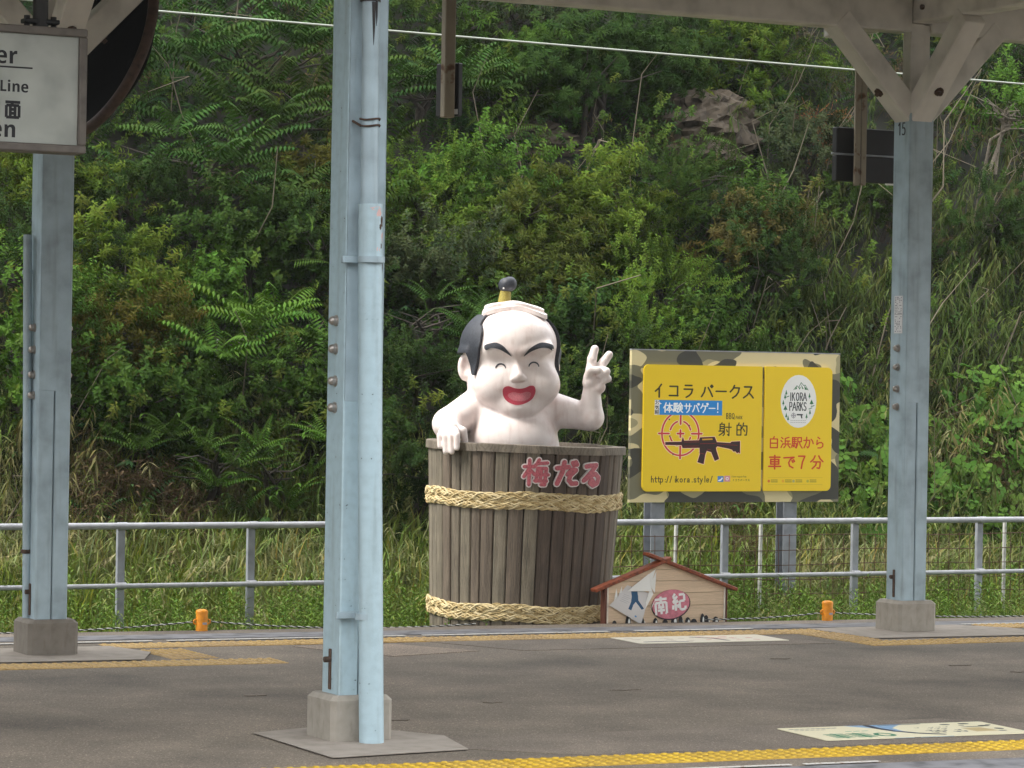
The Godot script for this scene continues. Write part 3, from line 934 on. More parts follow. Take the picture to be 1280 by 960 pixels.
# ------------------------------------------------------------------ signs and fittings under the roof
func build_hanging_sign() -> void:
	var z := -1.347
	var x1 := -0.902
	var t := thing("hanging_sign", "white hanging direction sign in a grey frame above the left column", "sign", Vector3(x1 - 0.75, 0, z))
	var y0 := 2.772
	var y1 := 3.385
	var fr := MB.new()
	var w := 1.5
	for s in [[0.0, y1 - 0.02, w, 0.04], [0.0, y0 + 0.02, w, 0.04]]:
		fr.at(Vector3(s[0], s[1], 0), Vector3(s[2], s[3], 0.16), 0.006)
	for sx: float in [-1.0, 1.0]:
		fr.at(Vector3(sx * (w / 2 - 0.02), (y0 + y1) / 2, 0), Vector3(0.04, y1 - y0 - 0.081, 0.16), 0.006)
	piece("frame", fr.mesh(), M.frame_grey, t)
	var p := MB.new()
	p.at(Vector3(0, (y0 + y1) / 2, 0), Vector3(w - 0.081, y1 - y0 - 0.081, 0.12), 0.002)
	piece("face", p.mesh(), M.sign_face, t)
	var fz := 0.0605
	var xr := 0.75
	for s in [["er", 0.112, xr - 0.410, 3.197, true], ["Line", 0.074, xr - 0.388, 3.070, true], ["en", 0.112, xr - 0.430, 2.838, true]]:
		var l := piece("lettering", disp_text(s[0], s[1], 0.002, s[4]), M.ink, t)
		var tm: TextMesh = l.mesh
		tm.horizontal_alignment = HORIZONTAL_ALIGNMENT_LEFT
		tm.vertical_alignment = VERTICAL_ALIGNMENT_BOTTOM
		l.position = Vector3(s[2] - 0.055, s[3] - 0.03, fz)
	var ul := MB.new()
	ul.at(Vector3(xr - 0.63 + 0.045, 3.178, fz), Vector3(0.62, 0.008, 0.002))
	piece("underline", ul.mesh(), M.ink, t)
	var g := MB.new()
	var g1 := MB.new()
	glyph_mesh(g1, "方", 0.085, 0.088, 0.016, 0.0, 0.002)
	for i in g1.v.size():
		g1.v[i] += Vector3(xr - 0.475, 2.972, fz - 0.001)
	piece("lettering", g1.mesh(), M.ink, t)
	glyph_mesh(g, "面", 0.085, 0.088, 0.014, 0.0, 0.002)
	for i in g.v.size():
		g.v[i] += Vector3(xr - 0.372, 2.972, fz - 0.001)
	piece("lettering", g.mesh(), M.ink, t)
	for rx: float in [-0.52, 0.53]:
		var r := MB.new()
		r.rod(Vector3(rx, y1 + 0.001, 0), Vector3(rx, 4.45, 0), 0.039, 12)
		piece("hanger", r.mesh(), M.dark, t)
		var f := MB.new()
		f.at(Vector3(rx, y1 + 0.030, 0), Vector3(0.18, 0.022, 0.07), 0.004)
		for q: float in [-0.068, 0.068]:
			f.rod(Vector3(rx + q, y1 + 0.002, 0), Vector3(rx + q, y1 + 0.058, 0), 0.015, 6)
		piece("flange", f.mesh(), M.black, t)


func build_mirror() -> void:
	# a shallow round dish hung behind the left column, its hollow back and rusty rim towards us
	var c := Vector3(0.393, 3.71, -4.92)
	var t := thing("round_mirror", "large round mirror seen from its dark back, rusty rim, behind the hanging sign", "mirror", c)
	var right := Vector3(0.891, 0.017, 0.454)
	var toward := Vector3(-0.454, 0.0, 0.891)
	var nrm := (-(right * cos(0.42) - Vector3.UP * sin(0.42)) * 0.8 + toward * 0.6).normalized()
	var q := Quaternion(Vector3.UP, nrm)
	t.quaternion = q
	var r := 0.60
	var prof := PackedVector2Array()
	for i in 13:
		var a := 0.9 * i / 12.0
		prof.append(Vector2(r * 0.97 * sin(a) / sin(0.9), -0.28 * (cos(a) - cos(0.9)) / (1 - cos(0.9))))
	var d := MB.new()
	d.grid(48, 12, func(u, v):
		var k := int(round(v * 12))
		return Vector3(cos(TAU * u) * prof[k].x, prof[k].y, sin(TAU * u) * prof[k].x), false, true)
	piece("dish", d.mesh(), M.glass_back, t)
	var rim := MB.new()
	var pts := PackedVector3Array()
	for i in 65:
		pts.append(Vector3(cos(TAU * i / 64) * r, 0, sin(TAU * i / 64) * r))
	rim.tube(pts, [0.034], 8, false)
	piece("rim", rim.mesh(), M.rim_rust, t)
	var arm := MB.new()
	var tp := q.inverse() * Vector3.UP
	tp.y = 0.0
	tp = tp.normalized() * r
	arm.rod(tp, tp + q.inverse() * Vector3(0, 0.4, 0), 0.025, 8)
	piece("arm", arm.mesh(), M.dark, t)


func build_hanging_boards() -> void:
	var z := -5.5
	var t := thing("hanging_board", "narrow black board on a grey post hanging from the roof above the statue", "board", Vector3(3.105, 0, z))
	var p := MB.new()
	p.at(Vector3(0, 4.0, 0), Vector3(0.078, 1.08, 0.07), 0.006)
	piece("post", p.mesh(), M.pole, t)
	var b := MB.new()
	b.box(Transform3D(Basis(Vector3.UP, -1.08), Vector3(0.045, 3.655, -0.07)), Vector3(0.19, 0.36, 0.05), 0.006)
	piece("board", b.mesh(), M.black, t)
	var wt := MB.new()
	wt.box(Transform3D(Basis(Vector3.UP, -1.08), Vector3(0.045, 3.655, -0.07)) * Transform3D(Basis(), Vector3(0.062, -0.152, 0.027)), Vector3(0.06, 0.035, 0.003))
	piece("label_plate", wt.mesh(), M.white, t)
	var u := thing("hanging_board", "wide black board on a rust-stained post hanging from the roof, beside the numbered column", "board", Vector3(6.436, 0, z))
	var p2 := MB.new()
	p2.at(Vector3(-0.022, 3.84, 0), Vector3(0.05, 1.38, 0.012), 0.003)
	p2.at(Vector3(0.0, 3.84, -0.04), Vector3(0.012, 1.38, 0.07), 0.003)
	p2.at(Vector3(0.032, 3.84, 0), Vector3(0.046, 1.38, 0.012), 0.003)
	piece("post", p2.mesh(), M.pole, u)
	for k in 2:
		var bb := MB.new()
		bb.at(Vector3(0.105, 3.478 - 0.203 * k, -0.11), Vector3(0.51, 0.19, 0.06), 0.006)
		piece("board", bb.mesh(), M.black, u)
	var rl := MB.new()
	rl.at(Vector3(0.08, 3.376, -0.075), Vector3(0.55, 0.014, 0.02), 0.003)
	piece("rail", rl.mesh(), M.galv_post, u)
	var wp := MB.new()
	wp.at(Vector3(0.325, 3.185, -0.09), Vector3(0.08, 0.035, 0.004))
	piece("label_plate", wp.mesh(), M.white, u)


func build_wire() -> void:
	var mb := MB.new()
	var pts := PackedVector3Array()
	for i in 41:
		var k := i / 40.0
		var x := lerpf(-30.0, 40.0, k)
		pts.append(Vector3(x, 4.174 - 0.0094 * x + 0.00003 * (x - 4) * (x - 4), -6.5))
	mb.tube(pts, [0.0072], 8)
	var o := piece(numbered("overhead_wire"), mb.mesh(), M.cable, self)
	tag(o, "pale overhead wire stretched across the hillside under the roof edge", "wire")


# ------------------------------------------------------------------ fence, bollards, billboard, little house board
func fence(label: String, x0: float, x1: float, posts: Array) -> void:
	var t := thing("railing", label, "railing", Vector3(0, 0, -7.122))
	for s in [[0.625, 0.0235, "top_rail"], [0.205, 0.0175, "middle_rail"]]:
		var mb := MB.new()
		mb.rod(Vector3(x0, s[0], 0.012), Vector3(x1, s[0], 0.012), s[1], 14)
		piece(s[2], mb.mesh(), M.galv, t)
	for x: float in posts:
		var pb := MB.new()
		pb.at(Vector3(x, 0.055, -0.02), Vector3(0.054, 1.10, 0.008), 0.002)
		pb.at(Vector3(x - 0.024, 0.055, -0.038), Vector3(0.006, 1.10, 0.03), 0.002)
		var p := piece("post", pb.mesh(), M.galv_post, t)
		for y: float in [0.625, 0.205]:
			var cb := MB.new()
			cb.at(Vector3(x, y, -0.008), Vector3(0.075, 0.05, 0.02), 0.004)
			cb.rod(Vector3(x - 0.03, y, 0.012), Vector3(x + 0.03, y, 0.012), 0.0265 if y > 0.5 else 0.0205, 12)
			piece("clamp", cb.mesh(), M.galv, p)


func build_fences() -> void:
	fence("galvanised two-rail railing left of the barrel, passing behind both columns", -9.4, 3.05, [-8.42, -7.22, -6.02, -4.83, -3.63, -2.43, -1.22, 0.0, 1.42, 2.40])
	fence("galvanised two-rail railing right of the barrel, in front of the billboard posts", 5.1, 17.5, [5.14, 6.345, 7.545, 8.745, 9.945, 11.145, 12.345, 13.545, 14.745, 15.945, 17.145])
	var t := thing("mesh_fence", "low rusty wire mesh fence on thin white stakes behind the right railing", "fence", Vector3(0, 0, -7.37))
	for x: float in [6.03, 6.80, 8.31, 9.15, 10.0, 10.85, 11.7, 12.6]:
		var pb := MB.new()
		pb.rod(Vector3(x, -0.47, 0), Vector3(x + 0.005, 0.61, 0), 0.0155, 8)
		piece("stake", pb.mesh(), M.white_paint, t)
	var wm := MB.new()
	for y: float in [0.50, 0.385, 0.27, 0.155, 0.04, -0.08, -0.2]:
		var pts := PackedVector3Array()
		for i in 30:
			var x := lerpf(5.1, 12.7, i / 29.0)
			pts.append(Vector3(x, y + sin(x * 3.1 + y * 7.0) * 0.006, 0.018))
		wm.tube(pts, [0.0034], 5)
	var x := 5.12
	while x < 12.7:
		wm.tube(PackedVector3Array([Vector3(x, -0.4, 0.022), Vector3(x + rng.randf_range(-0.01, 0.01), 0.1, 0.022), Vector3(x, 0.51, 0.022)]), [0.003], 5)
		x += 0.102
	var w := piece("wire_mesh", wm.mesh(), M.wire_rust, t)
	w.set_meta("kind", "stuff")


func bollard(label: String, x: float, z: float) -> void:
	var t := thing("bollard", label, "bollard", Vector3(x, 0, z), "yellow rope bollards on the far platform edge")
	var mb := MB.new()
	mb.lathe(PackedVector2Array([Vector2(0.039, -0.02), Vector2(0.039, 0.118)]), 20)
	piece("body", mb.mesh(), M.orange, t)
	var c := MB.new()
	c.lathe(PackedVector2Array([Vector2(0.041, 0.116), Vector2(0.041, 0.128), Vector2(0.036, 0.137), Vector2(0.02, 0.142), Vector2(0, 0.143)]), 20)
	piece("cap", c.mesh(), M.orange, t)
	for s: float in [-1.0, 1.0]:
		var e := MB.new()
		var pts := PackedVector3Array()
		for i in 9:
			var a := PI * i / 8 - PI / 2
			pts.append(Vector3(s * (0.037 + cos(a) * 0.022), 0.06 + sin(a) * 0.016, 0))
		e.tube(pts, [0.006], 6)
		piece("eye", e.mesh(), M.orange, t)
	var l := MB.new()
	l.uvs = Vector2(1, 1)
	l.at(Vector3(0.006, 0.05, 0.0385), Vector3(0.03, 0.014, 0.003))
	piece("tape", l.mesh(), M.galv, t)


func rope(label: String, pts: PackedVector3Array) -> void:
	# a cord twisted from a black and a white strand
	var t := thing("striped_rope", label, "rope")
	var path := PackedVector3Array()
	var per := 0.06
	for i in pts.size() - 1:
		var n := int(ceil((pts[i + 1] - pts[i]).length() / 0.0088))
		for k in n:
			path.append(pts[i].lerp(pts[i + 1], float(k) / n))
	path.append(pts[pts.size() - 1])
	for s in 2:
		var q := PackedVector3Array()
		var l := 0.0
		for i in path.size():
			if i > 0:
				l += path[i].distance_to(path[i - 1])
			var a := TAU * l / per + PI * s
			q.append(path[i] + Vector3(0, cos(a) * 0.003, sin(a) * 0.003))
		var mb := MB.new()
		mb.tube(q, [0.0036], 5)
		piece("strand", mb.mesh(), M.black if s == 0 else M.white_paint, t)


func sag(a: Vector3, b: Vector3, d: float) -> PackedVector3Array:
	var p := PackedVector3Array()
	for i in 13:
		var k := i / 12.0
		p.append(a.lerp(b, k) - Vector3(0, d * 4 * k * (1 - k), 0))
	return p


func build_bollards() -> void:
	bollard("small yellow bollard on the platform edge between the left and nearest columns", 1.50, -5.775)
	bollard("small yellow bollard on the platform edge between the little house board and the right column", 6.16, -5.40)
	var a := PackedVector3Array()
	a.append_array(sag(Vector3(-0.6, 0.02, -5.93), Vector3(1.445, 0.06, -5.775), 0.03))
	rope("black and white rope running left from the left yellow bollard", a)
	rope("black and white rope slung from the left yellow bollard towards the barrel", sag(Vector3(1.555, 0.06, -5.775), Vector3(3.45, 0.015, -5.63), 0.035))
	rope("black and white rope slung from the house board to the right yellow bollard", sag(Vector3(5.2, 0.02, -5.50), Vector3(6.105, 0.055, -5.40), 0.012))
	rope("black and white rope running right from the right yellow bollard", sag(Vector3(6.215, 0.055, -5.40), Vector3(8.6, 0.02, -5.25), 0.03))


func camo_image(w: int, h: int) -> Image:
	var img := Image.create(w, h, false, Image.FORMAT_RGB8)
	var tan := Color(0.83, 0.775, 0.60)
	img.fill(tan)
	var f := FastNoiseLite.new()
	f.frequency = 0.0055; f.fractal_octaves = 2; f.fractal_gain = 0.25
	var bytes := PackedByteArray()
	bytes.resize(w * h * 3)
	var cols := [tan, Color(0.45, 0.44, 0.35), Color(0.235, 0.235, 0.205), Color(0.63, 0.60, 0.46)]
	for y in h:
		for x in w:
			var k := 0
			f.seed = 4
			if f.get_noise_2d(x * 0.8, y * 1.25) > 0.06:
				k = 1
			elif f.get_noise_2d(x * 0.8 + 900.0, y * 1.25 + 300.0) > 0.24:
				k = 3
			if f.get_noise_2d(x * 0.8 + 3000.0, y * 1.3) > 0.15:
				k = 2
			var c: Color = cols[k]
			var i := (y * w + x) * 3
			bytes[i] = c.r8; bytes[i + 1] = c.g8; bytes[i + 2] = c.b8
	return Image.create_from_data(w, h, false, Image.FORMAT_RGB8, bytes)


func left_panel_image() -> Image:
	var s := 1.8
	var img := Image.create(1163, 1260, false, Image.FORMAT_RGB8)
	var yel := Color(0.925, 0.785, 0.085)
	img.fill(yel)
	var o := Vector2(137, 155)
	var ink := Color(0.19, 0.165, 0.03)
	var T := func(x: float, y: float) -> Vector2: return (Vector2(x, y) - o) * s
	var put := func(ch: String, x0: float, y0: float, x1: float, y1: float, w: float, c: Color) -> void:
		letter(img, ch, (x0 - o.x) * s, (y0 - o.y) * s, (x1 - x0) * s, (y1 - y0) * s, w * s, c)
	for q in [["イ", 186, 248], ["コ", 266, 330], ["ラ", 344, 410], ["パ", 442, 516], ["ー", 522, 590], ["ク", 600, 668], ["ス", 672, 740]]:
		put.call(q[0], q[1], 258, q[2], 338, 9.0, ink)
	# crosshair, white outline under red
	var white := Color(0.93, 0.88, 0.74)
	var red := Color(0.80, 0.17, 0.20)
	for pass_ in 2:
		var g := 3.2 if pass_ == 0 else 0.0
		var col := white if pass_ == 0 else red
		var ring := func(rx: float, ry: float, a0: float, a1: float, w: float) -> void:
			var p := PackedVector2Array()
			for i in 33:
				var a := lerpf(a0, a1, i / 32.0)
				p.append(T.call(338 + cos(a) * rx, 535 + sin(a) * ry))
			pen(img, p, (w + 2 * g) * s, col)
		ring.call(100.0, 121.0, 0.0, TAU, 9.0)
		for k in 4:
			ring.call(57.0, 69.0, k * PI / 2 + 0.32, (k + 1) * PI / 2 - 0.32, 9.0)
		for b in [[222, 535, 276, 535], [400, 535, 454, 535], [338, 400, 338, 482], [338, 590, 338, 672], [322, 535, 355, 535], [338, 516, 338, 554]]:
			pen(img, PackedVector2Array([T.call(b[0], b[1]), T.call(b[2], b[3])]), (10.0 + 2 * g) * s, col)
	for h in [[277, 457], [385, 490], [281, 550], [300, 650]]:
		disc(img, T.call(h[0], h[1]), 7, 8, Color(0.22, 0.2, 0.18))
	# blue strip with white words
	var blue := Color(0.13, 0.53, 0.83)
	fill_poly(img, PackedVector2Array([T.call(197, 350), T.call(563, 350), T.call(563, 432), T.call(197, 432)]), blue)
	fill_poly(img, PackedVector2Array([T.call(197, 352), T.call(220, 352), T.call(222, 362), T.call(236, 372), T.call(223, 374), T.call(223, 432), T.call(197, 432)]), Color(0.93, 0.93, 0.92))
	for q in [["お", 352], ["気", 379], ["軽", 405]]:
		put.call(q[0], 198, q[1], 221, q[1] + 25, 2.6, Color(0.12, 0.12, 0.14))
	for q in [["体", 243, 294, 362], ["験", 296, 349, 362], ["サ", 355, 398, 364], ["バ", 398, 440, 364], ["ゲ", 443, 488, 364], ["ー", 488, 527, 366], ["！", 522, 556, 360]]:
		put.call(q[0], q[1], q[3], q[2], 420, 6.4, Color(0.95, 0.97, 0.98))
	# rifle
	var rifle := [
		[[258, 583], [346, 581], [346, 575], [352, 556], [358, 575], [440, 572], [446, 556], [524, 552], [530, 566], [536, 582], [612, 586], [618, 579], [664, 576], [664, 642], [656, 636], [650, 642], [640, 630], [630, 632], [622, 622], [604, 616], [540, 603], [532, 612], [534, 626], [550, 674], [528, 684], [508, 636], [482, 628], [474, 650], [466, 702], [434, 692], [446, 650], [444, 612], [352, 614], [346, 598], [258, 597]],
	]
	for pass_ in 3:
		var col: Color = [Color(0.95, 0.88, 0.78), Color(0.76, 0.12, 0.12), Color(0.17, 0.07, 0.07)][pass_]
		for poly in rifle:
			var p := PackedVector2Array()
			for q in poly:
				p.append(T.call(q[0], q[1]))
			fill_poly(img, p, col)
			if pass_ < 2:
				p.append(p[0])
				pen(img, p, (9.0 if pass_ == 0 else 3.6) * s, col)
	fill_poly(img, PackedVector2Array([T.call(456, 563), T.call(512, 560), T.call(514, 568), T.call(458, 571)]), Color(0.86, 0.62, 0.1))
	for b in [[360, 582, 440, 580], [446, 590, 530, 588], [540, 592, 650, 598], [440, 640, 470, 648], [360, 604, 438, 603], [486, 620, 506, 624]]:
		pen(img, PackedVector2Array([T.call(b[0], b[1]), T.call(b[2], b[3])]), 1.8 * s, Color(0.62, 0.12, 0.10))
	# BBQ PARK and two big characters
	for q in [["B", 585, 599], ["B", 601, 615], ["Q", 616, 633]]:
		put.call(q[0], q[1], 418, q[2], 452, 3.6, ink)
	for q in [["P", 638, 647], ["A", 647, 656], ["R", 657, 666], ["K", 667, 676]]:
		put.call(q[0], q[1], 434, q[2], 452, 2.4, ink)
	put.call("射", 545, 470, 617, 550, 7.0, ink)
	put.call("的", 640, 470, 708, 550, 7.0, ink)
	# the address
	var url := "http://ikora.style/"
	var xs := [182, 200, 216, 231, 252, 263, 281, 305, 316, 337, 359, 376, 397, 412, 430, 446, 466, 481, 501]
	for i in url.length():
		put.call(url[i], xs[i], 770, xs[i] + 19, 804, 4.4, ink)
	fill_poly(img, PackedVector2Array([T.call(545, 770), T.call(577, 770), T.call(577, 803), T.call(545, 803)]), Color(0.25, 0.50, 0.78))
	pen(img, PackedVector2Array([T.call(552, 795), T.call(562, 792), T.call(569, 782)]), 8 * s, Color(0.95, 0.95, 0.95))
	fill_poly(img, PackedVector2Array([T.call(582, 768), T.call(613, 768), T.call(613, 801), T.call(582, 801)]), Color(0.84, 0.56, 0.62))
	disc(img, T.call(597.5, 784.5), 15, 17, Color(0.95, 0.92, 0.92))
	disc(img, T.call(597.5, 784.5), 8, 9, Color(0.84, 0.56, 0.62))
	var k := 0
	for ch in "ikoraparks":
		letter(img, ch, (618 - o.x) * s + k * 8.6 * s, (767 - o.y) * s, 8 * s, 10 * s, 1.4 * s, ink)
		k += 1
	k = 0
	for ch in "イコラパークス":
		letter(img, ch, (626 - o.x) * s + k * 14.0 * s, (786 - o.y) * s, 12 * s, 13 * s, 1.5 * s, ink)
		k += 1
	return img


func right_panel_image() -> Image:
	var s := 1.8
	var img := Image.create(656, 1222, false, Image.FORMAT_RGB8)
	img.fill(Color(0.925, 0.785, 0.085))
	var o := Vector2(803, 160)
	var T := func(x: float, y: float) -> Vector2: return (Vector2(x, y) - o) * s
	var put := func(ch: String, x0: float, y0: float, x1: float, y1: float, w: float, c: Color) -> void:
		letter(img, ch, (x0 - o.x) * s, (y0 - o.y) * s, (x1 - x0) * s, (y1 - y0) * s, w * s, c)
	disc(img, T.call(985, 348), 97 * s, 145 * s, Color(0.92, 0.92, 0.91))
	var green := Color(0.12, 0.42, 0.25)
	var dk := Color(0.14, 0.17, 0.18)
	for m in [[[958, 285], [975, 262], [984, 272], [998, 245], [1012, 262], [1020, 258], [1036, 286]]]:
		var p := PackedVector2Array()
		for q in m:
			p.append(T.call(q[0], q[1]))
		pen(img, p, 3.0 * s, green)
	for q in [[996, 252, 1004, 280, 1012, 280], [1014, 262, 1018, 284, 1034, 284], [972, 266, 964, 284, 976, 280], [984, 274, 990, 284, 996, 270]]:
		fill_poly(img, PackedVector2Array([T.call(q[0], q[1]), T.call(q[2], q[3]), T.call(q[4], q[5])]), green)
	for q in [["I", 936, 948], ["K", 947, 968], ["O", 969, 990], ["R", 990, 1009], ["A", 1008, 1030]]:
		put.call(q[0], q[1], 300, q[2], 346, 5.0, dk)
	for q in [["P", 934, 953], ["A", 952, 974], ["R", 974, 993], ["K", 992, 1012], ["S", 1011, 1030]]:
		put.call(q[0], q[1], 352, q[2], 400, 5.0, dk)
	for t in [[918, 300, 1], [925, 322, 0], [903, 355, 1], [915, 385, 2], [920, 425, 1], [930, 440, 1], [1044, 315, 1], [1056, 352, 2], [1062, 372, 0], [1048, 405, 1], [1030, 428, 1], [912, 322, 1], [1050, 385, 0]]:
		var x: float = t[0]
		var y: float = t[1]
		if t[2] == 0:
			pen(img, PackedVector2Array([T.call(x - 8, y + 4), T.call(x + 8, y - 2)]), 4 * s, green)
		else:
			var w := 6.0 if t[2] == 1 else 11.0
			fill_poly(img, PackedVector2Array([T.call(x, y - 15), T.call(x + w, y + 10), T.call(x - w, y + 10)]), green)
			pen(img, PackedVector2Array([T.call(x, y + 8), T.call(x, y + 17)]), 2 * s, green)
	for r in [11.0, 5.0]:
		var p := PackedVector2Array()
		for i in 21:
			p.append(T.call(959 + cos(TAU * i / 20) * r, 426 + sin(TAU * i / 20) * r * 1.15))
		pen(img, p, 2 * s, Color(0.32, 0.32, 0.36))
	for b in [[945, 426, 973, 426], [959, 410, 959, 442]]:
		pen(img, PackedVector2Array([T.call(b[0], b[1]), T.call(b[2], b[3])]), 1.6 * s, Color(0.32, 0.32, 0.36))
	pen(img, PackedVector2Array([T.call(980, 421), T.call(1006, 421)]), 8 * s, dk)
	pen(img, PackedVector2Array([T.call(1001, 424), T.call(1004, 438)]), 7 * s, dk)
	for yy in [453, 464]:
		for i in 9:
			pen(img, PackedVector2Array([T.call(944 + i * 9.5, yy), T.call(949 + i * 9.5, yy)]), 2.2 * s, Color(0.55, 0.56, 0.57))
	var red := Color(0.80, 0.235, 0.06)
	for q in [["白", 828, 884], ["浜", 889, 947], ["駅", 950, 1010], ["か", 1013, 1072], ["ら", 1074, 1132]]:
		put.call(q[0], q[1], 540, q[2], 608, 7.0, red)
	for q in [["車", 826, 898], ["で", 906, 974], ["7", 984, 1032], ["分", 1054, 1126]]:
		put.call(q[0], q[1], 642, q[2], 720, 8.6, red)
	for yy in [766, 804]:
		pen(img, PackedVector2Array([T.call(828, yy), T.call(1122, yy)]), 1.0 * s, Color(0.72, 0.60, 0.12))
	var xx := [832, 908, 965, 1042]
	for i in 4:
		disc(img, T.call(xx[i], 785), 7 * s, 8 * s, [Color(0.85, 0.45, 0.15), Color(0.9, 0.66, 0.1), Color(0.68, 0.66, 0.42), Color(0.72, 0.68, 0.2)][i])
		for k in 4:
			pen(img, PackedVector2Array([T.call(xx[i] + 13 + k * 9, 779), T.call(xx[i] + 18 + k * 9, 779)]), 4 * s, Color(0.42, 0.36, 0.08))
			pen(img, PackedVector2Array([T.call(xx[i] + 13 + k * 9, 789), T.call(xx[i] + 19 + k * 9, 789)]), 4 * s, Color(0.46, 0.40, 0.1))
	return img


func round_rect(x0: float, y0: float, x1: float, y1: float, rl: float, rr: float) -> PackedVector2Array:
	var p := PackedVector2Array()
	for c in [[x1 - rr, y0 + rr, rr, -PI / 2], [x1 - rr, y1 - rr, rr, 0.0], [x0 + rl, y1 - rl, rl, PI / 2], [x0 + rl, y0 + rl, rl, PI]]:
		for i in 7:
			var a: float = c[3] + PI / 2 * i / 6.0
			p.append(Vector2(c[0] + cos(a) * c[2], c[1] + sin(a) * c[2]))
	return p


func build_billboard() -> void:
	var t := thing("billboard", "yellow two-panel billboard with camouflage border on two grey posts", "billboard", Vector3(6.843, 0, -7.838))
	for x: float in [-0.69, 0.545]:
		var pb := MB.new()
		for s: float in [-1.0, 1.0]:
			pb.at(Vector3(x, 0.6, -0.085 + s * 0.055), Vector3(0.125, 2.4, 0.009), 0.002)
		pb.at(Vector3(x, 0.6, -0.085), Vector3(0.009, 2.4, 0.10), 0.001)
		piece("post", pb.mesh(), M.sign_post, t)
	var b := MB.new()
	b.uvs = Vector2(1.952, 1.202); b.uvo = Vector2(-0.971, 0.743)
	b.ext(PackedVector2Array([Vector2(-0.971, 0.743), Vector2(0.981, 0.743), Vector2(0.975, 1.944), Vector2(-0.971, 1.945)]), -0.022, 0.012)
	var board := piece("board", b.mesh(), printed(camo_image(976, 601), 0.55), t)
	var tr := MB.new()
	tr.at(Vector3(0.002, 1.949, -0.005), Vector3(1.95, 0.008, 0.036))
	piece("edge_trim", tr.mesh(), M.galv, board)
	var l := MB.new()
	l.uvs = Vector2(1.094, 1.003); l.uvo = Vector2(-0.868, 0.83)
	l.ext(round_rect(-0.868, 0.83, 0.226, 1.833, 0.045, 0.008), 0.014, 0.028)
	piece("panel", l.mesh(), printed(left_panel_image(), 0.5), t, "yellow panel with crosshair, rifle and black lettering")
	var r := MB.new()
	r.uvs = Vector2(0.642, 1.003); r.uvo = Vector2(0.251, 0.832)
	r.ext(round_rect(0.251, 0.832, 0.893, 1.835, 0.008, 0.045), 0.014, 0.028)
	piece("panel", r.mesh(), printed(right_panel_image(), 0.5), t, "yellow panel with a white oval crest and red lettering")


